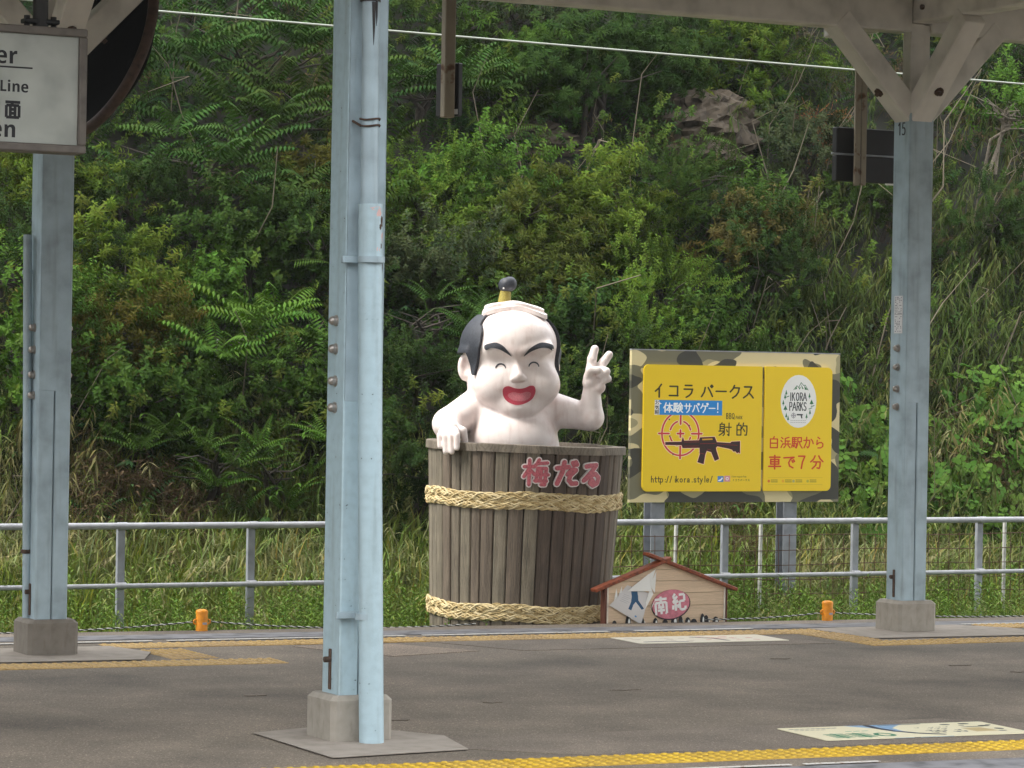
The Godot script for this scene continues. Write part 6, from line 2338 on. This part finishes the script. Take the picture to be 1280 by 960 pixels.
func leaf_mat(tint: Color, rough := 0.65, through := 0.6) -> StandardMaterial3D:
	var m := StandardMaterial3D.new()
	m.vertex_color_use_as_albedo = true
	m.albedo_color = (tint * 0.84).linear_to_srgb()
	m.roughness = rough
	m.metallic_specular = 0.1
	m.cull_mode = BaseMaterial3D.CULL_DISABLED
	m.backlight_enabled = true
	m.backlight = Color(through * 0.9, through, through * 0.35)
	return m


func make_sprigs() -> void:
	for kind: String in ["broad", "grey", "dark", "spray", "yellow", "branchy", "whorl", "frond", "fern", "kudzu", "bamboo", "grass", "weed", "dead", "litter"]:
		var a := []
		for tone: Color in [Color(1, 1, 1), Color(0.72, 0.78, 0.8), Color(1.3, 1.15, 0.95), Color(0.9, 1.05, 0.9), Color(1.15, 0.95, 0.9)]:
			twig_tone = tone
			a.append(make_sprig(kind).mesh())
		twig_tone = Color.WHITE
		sprigs[kind] = a


func facing(up: Vector3) -> Basis:
	var y := up.normalized()
	var x := y.cross(rand_dir()).normalized()
	return Basis(x, y, x.cross(y))


func crown_mesh(kind: String, r: float, squash: float) -> ArrayMesh:
	# twigs through the volume of an uneven crown, most of them near its skin, in loose clumps
	var st := SurfaceTool.new()
	var list: Array = sprigs[kind]
	var clumps := []
	for i in int((12 + r * 24) * (0.55 if kind == "branchy" else 1.0)):
		var d := rand_dir()
		d.z = absf(d.z) * 0.8 + d.z * 0.2
		d.y = d.y * 0.8 + 0.15
		clumps.append(d.normalized() * r * (rng.randf_range(0.35, 0.95) if rng.randf() < 0.72 else rng.randf_range(0.95, 1.45)) * Vector3(1.12, squash, 0.8))
	match kind:
		"frond", "fern":
			var heads := int(4 + r * 9)
			for h in heads:
				var c: Vector3 = clumps[h % clumps.size()] * 0.95
				for f in 8:
					var a := TAU * f / 8.0 + rng.randf_range(-0.25, 0.25)
					var b := Basis(Vector3.UP, a) * Basis(Vector3.RIGHT, rng.randf_range(-0.2, 0.5))
					st.append_from(list[rng.randi() % 5], 0, Transform3D(b.scaled(Vector3.ONE * rng.randf_range(0.55, 0.9) * minf(1.0, 0.6 + r * 0.5)), c + Vector3(0, -0.12, 0)))
		"bamboo":
			for i in int(36 * r / 0.5):
				var p := Vector3(rng.randf_range(-r, r), 0, rng.randf_range(-r, r) * 0.6)
				st.append_from(list[rng.randi() % 5], 0, Transform3D(Basis(Vector3.UP, rng.randf_range(-0.9, 0.9)) * Basis(Vector3.RIGHT, rng.randf_range(-0.25, 0.3)) * Basis(Vector3(0, 0, 1), rng.randf_range(-0.3, 0.3)), p + Vector3(0, -0.25 - p.z - r * 0.6, 0)).scaled_local(Vector3.ONE * rng.randf_range(0.7, 1.1)))
		"kudzu", "dead":
			for i in int((52 if kind == "kudzu" else 46) * r / 0.5):
				var p := Vector3(rng.randfn() * r * 0.55, 0, 0)
				var q := rng.randfn() * r * 0.5 * squash * 1.6
				p += Vector3(0, q, -q * 0.95) + Vector3(0, 0, rng.randf_range(-0.05, 0.3))
				st.append_from(list[rng.randi() % 5], 0, Transform3D(facing(Vector3(rng.randfn() * 0.25, 0.7, 0.7)).scaled(Vector3.ONE * rng.randf_range(0.75, 1.15)), p))
		_:
			for c: Vector3 in clumps:
				var out := Vector3(c.x, c.y / squash, c.z / 0.8).normalized()
				for k in int(11 + 4 * r):
					var off := rand_dir() * rng.randf_range(0.02, 0.26)
					var up := (out + Vector3(0, 0.35, 0.2) + rand_dir() * 0.6).normalized()
					if kind == "yellow":
						up = (out * Vector3(1, 0.4, 1) + Vector3(0, 0.1, 0.2) + rand_dir() * 0.5).normalized()
					st.append_from(list[rng.randi() % 5], 0, Transform3D(facing(up).scaled(Vector3.ONE * rng.randf_range(0.42, 0.78)), c + off - up * 0.1))
	return st.commit()


func limbs_mesh(kind: String, r: float, squash: float, drop: float) -> ArrayMesh:
	var mb := MB.new()
	var stems := 2 if r < 0.55 else 3
	for s in stems:
		var foot := Vector3(rng.randf_range(-0.12, 0.12) * s, -drop - 0.25, -0.18 + rng.randf_range(-0.1, 0.1))
		var mid := foot.lerp(Vector3(rng.randf_range(-0.2, 0.2) * r, 0, 0), 0.5) + Vector3(rng.randf_range(-0.06, 0.06), 0, 0.03)
		var head := Vector3(rng.randf_range(-0.4, 0.4) * r, -0.05, rng.randf_range(-0.1, 0.25) * r)
		mb.tube(PackedVector3Array([foot, mid, head]), [0.032 * r + 0.012, 0.026 * r + 0.009, 0.014 * r + 0.005] if kind != "branchy" else [0.02, 0.017, 0.012], 7, false)
		for b in (4 if kind != "branchy" else 9):
			var d := rand_dir()
			d.y = absf(d.y) * 0.6 + (0.1 if kind != "branchy" else -0.1)
			if kind == "branchy":
				d.x = -absf(d.x) if s != 1 else d.x
				d.z = absf(d.z) * 0.8
			var a := mid.lerp(head, rng.randf_range(0.3, 1.0))
			var e := a + d * r * rng.randf_range(0.6, 1.05) * (Vector3(1, squash, 0.9) if kind != "branchy" else Vector3(1.35, 0.7, 1.1))
			var m := a.lerp(e, 0.5) + rand_dir() * 0.06
			mb.tube(PackedVector3Array([a, m, e]), [0.011 * r + 0.004, 0.008 * r + 0.003, 0.003] if kind != "branchy" else [0.011, 0.008, 0.003], 5, false)
	return mb.mesh()


func build_plants() -> void:
	make_sprigs()
	var mats := {}
	for p: Array in planted():
		var kind: String = p[0]
		var x: float = p[1]
		var w: float = p[2]
		var r: float = p[3]
		var sq: float = p[4]
		var z := -7.12 - w
		var flat := kind in ["kudzu", "dead", "bamboo"]
		var drop := r * 0.55 if not flat else 0.0
		var cat: String = {"frond": "tree", "fern": "fern", "bamboo": "bamboo", "kudzu": "vine", "dead": "dead plant"}.get(kind, "shrub")
		if (p[6] as String).ends_with("_tree"):
			cat = "tree"
		elif cat == "tree":
			cat = "shrub"
		var t := thing(p[6], p[7], cat, Vector3(x, land(x, z), z))
		var up := Vector3(0, drop + 0.16, 0.25 * r + 0.2) if not flat else Vector3(0, 0.08, 0.1)
		var key: String = p[5]
		if not mats.has(key):
			mats[key] = leaf_mat(TINT[key], 0.5 if kind in ["dark", "whorl", "grey"] else 0.65)
		var c := piece("crown" if not flat else ("leaves" if kind != "dead" else "stalks"), crown_mesh(kind, r, sq), mats[key], t)
		c.position = up
		if not flat:
			var l := piece("limbs", limbs_mesh(kind, r, sq, drop), M.pale_bark if kind == "branchy" else M.bark, t)
			l.position = up
		if kind == "whorl" or p[6] == "grey_tree":
			var tm := MB.new()
			for s in 3:
				var a := Vector3((s - 1) * 0.16, -0.75, -0.1 + 0.05 * s)
				tm.tube(PackedVector3Array([a, a.lerp(up, 0.5) + Vector3(0.04, 0, 0.05), up + Vector3((s - 1) * 0.1, 0, 0)]), [0.034, 0.03, 0.022], 7, false)
			piece("trunk", tm.mesh(), M.bark, t)


func scatter(called: String, kind: String, mat_: Material, n: int, fn: Callable) -> void:
	# fn returns [Transform3D, Color] or an empty array
	var xf := []
	for i in n:
		var q: Array = fn.call()
		if not q.is_empty():
			xf.append(q)
	for k in 3:
		var mine := []
		for i in range(k, xf.size(), 3):
			mine.append(xf[i])
		if mine.is_empty():
			continue
		var mm := MultiMesh.new()
		mm.transform_format = MultiMesh.TRANSFORM_3D
		mm.use_colors = true
		mm.mesh = sprigs[kind][k]
		mm.instance_count = mine.size()
		for i in mine.size():
			mm.set_instance_transform(i, mine[i][0])
			mm.set_instance_color(i, mine[i][1])
		var o := MultiMeshInstance3D.new()
		o.name = numbered(called)
		o.multimesh = mm
		o.material_override = mat_
		add_child(o)
		o.set_meta("kind", "stuff")
		o.set_meta("label", {"undergrowth": "mixed green undergrowth covering the steep hillside", "hanging_growth": "loose mixed twigs tangled over the shrubs of the slope", "low_cover": "low dark leaves hugging the ground of the slope", "tall_grass": "green and straw-coloured tall grass on the bank behind the railing", "weeds": "bright green weeds along the foot of the railing", "leaf_litter": "brown fallen leaves and twigs on the slope"}.get(called, "undergrowth on the hillside"))


func build_cover() -> void:
	patches.seed = 77; patches.frequency = 0.22
	var white := leaf_mat(Color(1, 1, 1))
	var kinds := ["broad", "dark", "yellow", "spray", "fern", "grey", "frond", "whorl"]
	var tint_of := {"broad": [Color(0.055, 0.108, 0.028), Color(0.04, 0.082, 0.024)], "dark": [Color(0.026, 0.052, 0.02), Color(0.04, 0.07, 0.026)], "yellow": [Color(0.10, 0.135, 0.03), Color(0.075, 0.085, 0.028)], "spray": [Color(0.075, 0.14, 0.03), Color(0.05, 0.10, 0.026)], "fern": [Color(0.042, 0.092, 0.034), Color(0.06, 0.11, 0.03)], "grey": [Color(0.05, 0.072, 0.038), Color(0.035, 0.055, 0.028)], "frond": [Color(0.034, 0.075, 0.03), Color(0.045, 0.09, 0.028)], "whorl": [Color(0.028, 0.06, 0.022), Color(0.04, 0.08, 0.025)]}
	for ki in kinds.size():
		var kind: String = kinds[ki]
		scatter("undergrowth", kind, white, 10500 if kind in ["broad", "dark", "spray", "yellow"] else 5200, func():
			var x := rng.randf_range(-7.0, 17.5)
			var w := rng.randf_range(1.9, 11.5)
			var h := patches.get_noise_3d(x * 1.3, w * 1.6, ki * 31.0)
			if h < rng.randf_range(-0.12, 0.30):
				return []
			# fresh kinds thinned higher up: darker leaf colours stand in for shade there
			if kind in ["broad", "yellow", "spray"] and rng.randf() < smoothstep(5.2, 7.0, w) * 0.85:
				return []
			# the right-hand flank is bamboo grass, the rock faces stay bare
			var right := smoothstep(8.2, 10.2, x - (w - 3.0) * 0.3) * smoothstep(7.0, 5.0, w)
			if rng.randf() < right * 0.85:
				return []
			for b in [[9.45, 5.55, 0.46, 0.55], [7.6, 5.75, 0.5, 0.3]]:
				if Vector2((x - b[0]) / b[2], (w - b[1]) / b[3]).length() < 1.0:
					return []
			if w < 2.6 and rng.randf() < 0.6:
				return []
			var z := -7.12 - w
			var up := Vector3(rng.randfn() * 0.4, 0.75, 0.65 + rng.randfn() * 0.3)
			var s := rng.randf_range(0.48, 0.85)
			var bs := facing(up)
			if kind in ["frond", "fern"]:
				bs = Basis(Vector3.UP, rng.randf_range(-1.9, 1.9)) * Basis(Vector3.RIGHT, rng.randf_range(-0.3, 0.5))
				s *= 0.95
			var tone: Color = tint_of[kind][0].lerp(tint_of[kind][1], rng.randf()) * rng.randf_range(0.75, 1.25)
			return [Transform3D(bs.scaled(Vector3.ONE * s), Vector3(x, land(x, z) + rng.randf_range(-0.05, 0.3), z)), tone])
	for q in [["broad", Color(0.05, 0.088, 0.018), Color(0.075, 0.125, 0.024), 5200], ["spray", Color(0.06, 0.10, 0.02), Color(0.10, 0.15, 0.025), 5200], ["yellow", Color(0.07, 0.095, 0.02), Color(0.11, 0.135, 0.024), 4200], ["dark", Color(0.03, 0.053, 0.014), Color(0.048, 0.08, 0.017), 7000], ["fern", Color(0.042, 0.08, 0.02), Color(0.06, 0.11, 0.022), 1500]]:
		scatter("hanging_growth", q[0], white, q[3], func():
			var x := rng.randf_range(-7.0, 17.5)
			var w := rng.randf_range(2.6, 11.0)
			if rng.randf() < smoothstep(8.6, 10.4, x - (w - 3.0) * 0.3) * smoothstep(7.0, 5.0, w) * 0.9:
				return []
			if patches.get_noise_3d(x * 2.2, w * 2.6, 400.0 + q[3] * 0.01) < rng.randf_range(-0.25, 0.15):
				return []
			if q[0] in ["broad", "yellow", "spray"] and rng.randf() < smoothstep(5.2, 7.0, w) * 0.85:  # light kinds thinned uphill here too, so leaf colour darkens as if shaded
				return []
			if Vector2((x - 9.4) / 0.5, (w - 5.2) / 0.7).length() < 1.0 or Vector2((x - 7.55) / 0.5, (w - 5.4) / 0.45).length() < 1.0:
				return []
			var z := -7.12 - w
			var h := rng.randf_range(0.12, 0.85)
			return [Transform3D(facing(Vector3(rng.randfn() * 0.5, 0.6, 0.8)).scaled(Vector3.ONE * rng.randf_range(0.42, 0.8)), Vector3(x, land(x, z) + h * 0.75, z + h * 0.7)), (q[1] as Color).lerp(q[2], rng.randf()) * rng.randf_range(0.75, 1.25)])
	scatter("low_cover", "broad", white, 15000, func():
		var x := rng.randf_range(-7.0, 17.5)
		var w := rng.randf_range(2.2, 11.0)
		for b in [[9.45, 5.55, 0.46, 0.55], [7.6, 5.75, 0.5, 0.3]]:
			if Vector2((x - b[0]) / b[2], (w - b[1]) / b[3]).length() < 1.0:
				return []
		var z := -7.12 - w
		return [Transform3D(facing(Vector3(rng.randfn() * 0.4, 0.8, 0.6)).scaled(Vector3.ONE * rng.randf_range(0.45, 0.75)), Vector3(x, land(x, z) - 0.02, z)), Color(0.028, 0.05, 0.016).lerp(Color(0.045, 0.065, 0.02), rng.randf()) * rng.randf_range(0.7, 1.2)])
	scatter("bamboo_thicket", "bamboo", white, 3600, func():
		var x := rng.randf_range(7.0, 17.5)
		var w := rng.randf_range(1.6, 7.0)
		var right := smoothstep(7.6, 9.6, x - (w - 3.0) * 0.35) * smoothstep(6.8, 4.8, w)
		if rng.randf() > right or rng.randf() < 0.3:
			return []
		var z := -7.12 - w
		var tone := Color(0.075, 0.115, 0.03).lerp(Color(0.15, 0.14, 0.06), rng.randf() * rng.randf()) * rng.randf_range(0.6, 1.05)
		return [Transform3D((Basis(Vector3.UP, rng.randf_range(-1.2, 1.2)) * Basis(Vector3.RIGHT, rng.randf_range(-0.2, 0.4))).scaled(Vector3.ONE * rng.randf_range(0.5, 0.9)), Vector3(x, land(x, z) - 0.1, z)), tone])
	scatter("leaf_litter", "litter", white, 3000, func():
		var x := rng.randf_range(-7.0, 17.5)
		var w := rng.randf_range(2.0, 10.0)
		var z := -7.12 - w
		return [Transform3D(facing(Vector3(0, 0.7, 0.7)), Vector3(x, land(x, z) + 0.02, z)), Color(0.05, 0.036, 0.022) * rng.randf_range(0.6, 1.2)])
	scatter("dead_stalks", "dead", white, 900, func():
		var x := rng.randf_range(-7.0, 17.5)
		var w := rng.randf_range(1.8, 8.0)
		if patches.get_noise_2d(x * 1.2, w * 1.2 + 500.0) < 0.12:
			return []
		var z := -7.12 - w
		return [Transform3D(facing(Vector3(0, 0.7, 0.7)), Vector3(x, land(x, z) + 0.15, z)), Color(0.14, 0.10, 0.055) * rng.randf_range(0.6, 1.2)])
	# bank between the platform and the slope
	scatter("tall_grass", "grass", white, 15500, func():
		var x := rng.randf_range(-7.0, 17.5)
		var w := rng.randf_range(-1.5, 3.0)
		var z := -7.12 - w
		if z > edge_z(x) - 0.06 or Vector2(x - 4.17, z + 6.386).length() < 0.70:
			return []
		if w > 2.2 and rng.randf() < (w - 2.2) * 1.1:
			return []
		var dry := patches.get_noise_2d(x * 1.5, w * 2.0 + 90.0) * 0.8 + 0.2
		var c := Color(0.23, 0.30, 0.06).lerp(Color(0.60, 0.53, 0.32), clampf(dry + rng.randf_range(-0.35, 0.35), 0.0, 1.0))
		return [Transform3D(facing(Vector3(rng.randfn() * 0.15, 1, 0.1 + rng.randfn() * 0.15)).scaled(Vector3.ONE * rng.randf_range(0.6, 1.05) * (0.62 if w < -0.6 else 1.0)), Vector3(x, land(x, z) - 0.02, z)), c * rng.randf_range(0.8, 1.15)])
	scatter("bamboo_thicket", "bamboo", white, 6500, func():
		var x := rng.randf_range(-7.0, 17.5)
		var w := rng.randf_range(-0.6, 3.2)
		var z := -7.12 - w
		if Vector2(x - 4.17, z + 6.386).length() < 0.85:
			return []
		var dry := clampf(patches.get_noise_2d(x * 1.8 + 7.0, w * 2.0) * 0.9 + 0.24 + rng.randf_range(-0.4, 0.4), 0.0, 1.0)
		return [Transform3D((Basis(Vector3.UP, rng.randf() * TAU) * Basis(Vector3.RIGHT, rng.randf_range(-0.3, 0.6))).scaled(Vector3.ONE * rng.randf_range(0.3, 0.55) * Vector3(1.5, 1, 1.5)), Vector3(x, land(x, z) - 0.05, z)), Color(0.13, 0.195, 0.045).lerp(Color(0.36, 0.31, 0.18), dry) * rng.randf_range(0.8, 1.2)])
	scatter("weeds", "weed", white, 3000, func():
		var x := rng.randf_range(-5.0, 15.0)
		var w := rng.randf_range(-1.35, 0.75)
		var z := -7.12 - w
		if z > edge_z(x) - 0.12 or Vector2(x - 4.17, z + 6.386).length() < 0.74:
			return []
		if patches.get_noise_2d(x * 2.0 + 40.0, w * 1.2) < rng.randf_range(-0.35, 0.12):
			return []
		return [Transform3D((Basis(Vector3.UP, rng.randf() * TAU) * Basis(Vector3.RIGHT, rng.randfn() * 0.13)).scaled(Vector3.ONE * rng.randf_range(0.75, 1.25)), Vector3(x, land(x, z) - 0.03, z)), Color(0.13, 0.235, 0.045).lerp(Color(0.20, 0.29, 0.07), rng.randf()) * rng.randf_range(0.8, 1.15)])


func build_sky_blockers() -> void:
	# added, unseen blockers behind the camera: a building and canopy cutting the low sky
	var t := thing("station_building", "added unseen two-storey building behind the camera, blocking low sky light", "building", Vector3(-4, 0, 24))
	var wl := MB.new()
	wl.at(Vector3(0, 4.0, 2.0), Vector3(90, 10.6, 4.0))
	piece("wall", wl.mesh(), M.soffit, t)
	var rf := MB.new()
	rf.at(Vector3(0, 9.45, 1.8), Vector3(92, 0.3, 5.6), 0.03)
	piece("roof", rf.mesh(), M.dark, t)
	var gl := mat(Color(0.22, 0.25, 0.27), 0.15)
	for f in 2:
		for i in 22:
			var wb := MB.new()
			wb.at(Vector3(-42 + i * 4.0, 1.6 + f * 4.2, -0.01), Vector3(1.9, 1.5, 0.06), 0.01)
			piece("window", wb.mesh(), gl, t)
	var c := thing("opposite_canopy", "added unseen flat canopy on posts behind the camera, blocking low sky light", "canopy", Vector3(-4, 0, 18))
	var cr := MB.new()
	cr.at(Vector3(0, 4.3, 0), Vector3(80, 0.22, 7.5), 0.02)
	piece("roof", cr.mesh(), M.soffit, c)
	for i in 10:
		var pb := MB.new()
		pb.at(Vector3(-36 + i * 8.0, 1.55, 0.5), Vector3(0.2, 5.4, 0.2), 0.01)
		piece("post", pb.mesh(), M.blue, c)
	var pl := MB.new()
	pl.at(Vector3(-4, -0.65, 18.5), Vector3(90, 1.3, 8.0))
	ground_piece("opposite_platform", pl.mesh(), M.asphalt)


func build_high_trees() -> void:
	# tree row added to shade the upper slope; crowns unseen, one trunk shows
	var m1 := leaf_mat(Color(0.028, 0.058, 0.016))
	var m2 := leaf_mat(Color(0.04, 0.078, 0.02))
	for q in [[-1.6, 9.0, 2.1, "unseen evergreen added for shade at the top of the slope, beyond the hanging sign's left end"], [0.6, 8.6, 2.0, "unseen evergreen added for shade at the top of the slope, far above the hanging sign"], [2.9, 9.0, 2.1, "unseen evergreen added for shade at the top of the slope, far above the round mirror"], [5.0, 8.6, 2.1, "unseen evergreen added for shade at the top of the slope above the thick column"], [7.2, 9.0, 2.0, "unseen evergreen added for shade at the top of the slope above the narrow hanging board"], [10.15, 8.2, 2.1, "upright evergreen whose trunk shows under the middle of the roof beam"], [12.3, 8.8, 2.1, "unseen evergreen added for shade at the top of the slope above the wide hanging board"], [14.4, 8.6, 2.0, "unseen evergreen added for shade at the top of the slope above the numbered column"], [16.6, 9.0, 2.1, "unseen evergreen added for shade at the top of the slope far right of the right column"]]:
		var z: float = -7.12 - q[1]
		var r: float = q[2]
		var t := thing("shade_tree", q[3], "tree", Vector3(q[0], land(q[0], z), z), "evergreens along the top of the slope")
		var tm := MB.new()
		var lean := rng.randf_range(-0.15, 0.15)
		tm.tube(PackedVector3Array([Vector3(0, -0.4, 0), Vector3(lean * 0.3, 0.9, 0.15), Vector3(lean, 2.0, 0.7), Vector3(lean * 1.2, 3.0, 1.3)]), [0.14, 0.115, 0.095, 0.05], 10, false)
		for k in 6:
			var a := Vector3(lean, 2.0 + 0.16 * k, 0.7 + 0.1 * k)
			var d := rand_dir()
			d.y = absf(d.y) * 0.5
			tm.tube(PackedVector3Array([a, a + d * 0.7 + Vector3(0, 0.1, 0), a + d * 1.4]), [0.045, 0.03, 0.012], 6, false)
		piece("trunk", tm.mesh(), M.bark, t)
		var c := piece("crown", crown_mesh("broad" if rng.randf() < 0.5 else "dark", r, 0.62), m1 if rng.randf() < 0.5 else m2, t)
		c.position = Vector3(lean, 2.35, 1.5)
		c.scale = Vector3.ONE * 1.1


func build_stems() -> void:
	# bare stems and creepers that stand and hang between the leaves
	var mb := MB.new()
	for i in 420:
		var x := rng.randf_range(-6.0, 16.0)
		var w := rng.randf_range(1.9, 8.0)
		var right := smoothstep(7.6, 9.6, x - (w - 3.0) * 0.35)
		if rng.randf() > 0.35 + right * 0.65:
			continue
		var z := -7.12 - w
		var a := Vector3(x, land(x, z) - 0.1, z)
		var l := rng.randf_range(0.6, 1.9)
		var lean := Vector3(rng.randfn() * 0.25, 1.0, 0.42 + rng.randfn() * 0.2).normalized() * l
		var side := rand_dir() * l * 0.10
		var droop := Vector3(0, -rng.randf() * 0.25 * l, rng.randf() * 0.2 * l)
		var r := rng.randf_range(0.004, 0.0095)
		mb.tube(PackedVector3Array([a, a + lean * 0.35 + side, a + lean * 0.7 - side * 0.5, a + lean + droop]), [r, r * 0.9, r * 0.75, r * 0.4], 4, false)
		if rng.randf() < 0.5:
			var m := a + lean * 0.6
			mb.tube(PackedVector3Array([m, m + rand_dir() * 0.15 + Vector3(0, 0.08, 0.08), m + rand_dir() * 0.35 + Vector3(0, 0.05, 0.15)]), [r * 0.6, r * 0.5, r * 0.25], 4, false)
	var o := piece(numbered("bare_stems"), mb.mesh(), M.stem, self)
	o.set_meta("kind", "stuff")
	o.set_meta("label", "thin grey-brown bare stems and creepers among the hillside growth")


func build_rocks() -> void:
	var nz := FastNoiseLite.new()
	nz.seed = 31; nz.frequency = 1.1; nz.fractal_octaves = 5
	for q in [[9.47, 5.75, 0.55, 0.50, 0.38, "tan rock face high on the slope below the roof beam, right of the whorled trees"], [7.60, 5.95, 0.55, 0.26, 0.30, "low tan rock ledge above the yellow-green drooping shrubs"], [9.85, 6.75, 0.36, 0.30, 0.28, "smaller rock bulge just above the tan rock face"]]:
		var z: float = -7.12 - q[1]
		var t := thing("rock_outcrop", q[5], "rock", Vector3(q[0], land(q[0], z) + 0.05, z))
		var mb := MB.new()
		var shape := func(u: float, v: float) -> Vector3:
			var a: float = TAU * u
			var b: float = PI * v
			var d := Vector3(sin(b) * sin(a), -cos(b), sin(b) * cos(a))
			var y: float = d.y * q[3]
			var s: float = sin(y * 19.0 + d.x * 1.6 + nz.get_noise_2d(d.x * 2.0, 3.0) * 2.0)
			var k: float = 1.0 + 0.5 * nz.get_noise_3d(d.x * 1.3 + q[0], d.y * 2.4, d.z * 1.3) + 0.22 * nz.get_noise_3d(d.x * 6.0, d.y * 9.0, d.z * 6.0 + q[0]) + 0.11 * sign(s) * pow(absf(s), 0.5)
			return Vector3(d.x * q[2] * k, y * (1.0 + 0.25 * nz.get_noise_2d(d.x * 2, 7)), d.z * q[4] * k)
		for j in 34:
			for i in 56:
				var p := [shape.call(i / 56.0, j / 34.0), shape.call((i + 1) / 56.0, j / 34.0), shape.call((i + 1) / 56.0, (j + 1) / 34.0), shape.call(i / 56.0, (j + 1) / 34.0)]
				mb.quad(p[0], p[1], p[2], p[3])
		piece("rock", mb.mesh(), M.rock, t)


func build_stakes() -> void:
	for q in [[3.16, 3.30, 0.62, 0.05, "thin white stake leaning on the slope between the left and thick columns"], [1.63, 3.0, 0.70, 0.03, "thin white stake on the slope left of the left column"], [5.32, 3.05, 0.62, 0.015, "thin white stake behind the statue's bent arm"], [7.03, 2.95, 0.62, 0.0, "thin white stake behind the billboard's left edge"]]:
		var z: float = -7.12 - q[1]
		var mb := MB.new()
		mb.rod(Vector3(0, -0.2, 0), Vector3(q[3] * 2.0, q[2] + 0.1, 0.03), 0.0125, 8)
		var o := piece(numbered("marker_stake"), mb.mesh(), M.white_paint, self)
		o.position = Vector3(q[0], land(q[0], z), z + 0.35)
		tag(o, q[4], "stake", "thin white stakes on the slope")


# ------------------------------------------------------------------
func _ready() -> void:
	var cam := Camera3D.new()
	cam.name = "camera"
	add_child(cam)
	cam.position = Vector3(-5.80, 1.70, 12.998)
	cam.rotation = Vector3(-0.0017, -0.4715, 0.0170)
	cam.fov = 14.436
	cam.near = 0.1
	cam.far = 900.0
	var sky := Sky.new()
	var sm := ProceduralSkyMaterial.new()
	sm.sky_top_color = Color(0.885, 0.895, 0.91)
	sm.sky_horizon_color = Color(0.91, 0.915, 0.915)
	sm.sky_curve = 0.2
	sm.ground_bottom_color = Color(0.30, 0.29, 0.27)
	sm.ground_horizon_color = Color(0.55, 0.55, 0.53)
	sm.sky_energy_multiplier = 1.0
	sky.sky_material = sm
	var we := WorldEnvironment.new()
	we.name = "world"
	var env := Environment.new()
	env.background_mode = Environment.BG_SKY
	env.sky = sky
	env.tonemap_mode = Environment.TONE_MAPPER_LINEAR
	env.tonemap_exposure = 4.5
	env.fog_enabled = true
	env.fog_density = 0.0003
	env.fog_light_color = Color(0.87, 0.89, 0.9)
	env.sdfgi_enabled = true
	env.ssao_enabled = true
	env.ssil_enabled = true
	we.environment = env
	add_child(we)
	var sun := DirectionalLight3D.new()
	sun.name = "sun"
	sun.light_energy = 0.42
	sun.light_angular_distance = 25.0
	sun.light_color = Color(1.0, 0.98, 0.95)
	sun.shadow_enabled = true
	add_child(sun)
	sun.look_at_from_position(Vector3(-7, 9, -0.4), Vector3.ZERO)
	rng.seed = 20
	lumps.seed = 6; lumps.frequency = 0.45; lumps.fractal_octaves = 3
	make_materials()
	build_ground()
	build_sky_blockers()
	build_canopy()
	build_columns()
	build_rocks()
	build_downpipes()
	build_fences()
	build_billboard()
	build_barrel()
	build_statue()
	build_plants()
	build_high_trees()
	build_cover()
	build_stems()
	build_house_board()
	build_hanging_sign()
	build_mirror()
	build_hanging_boards()
	build_wire()
	build_bollards()
	build_tactile()
	build_floor_stickers()
	build_stakes()
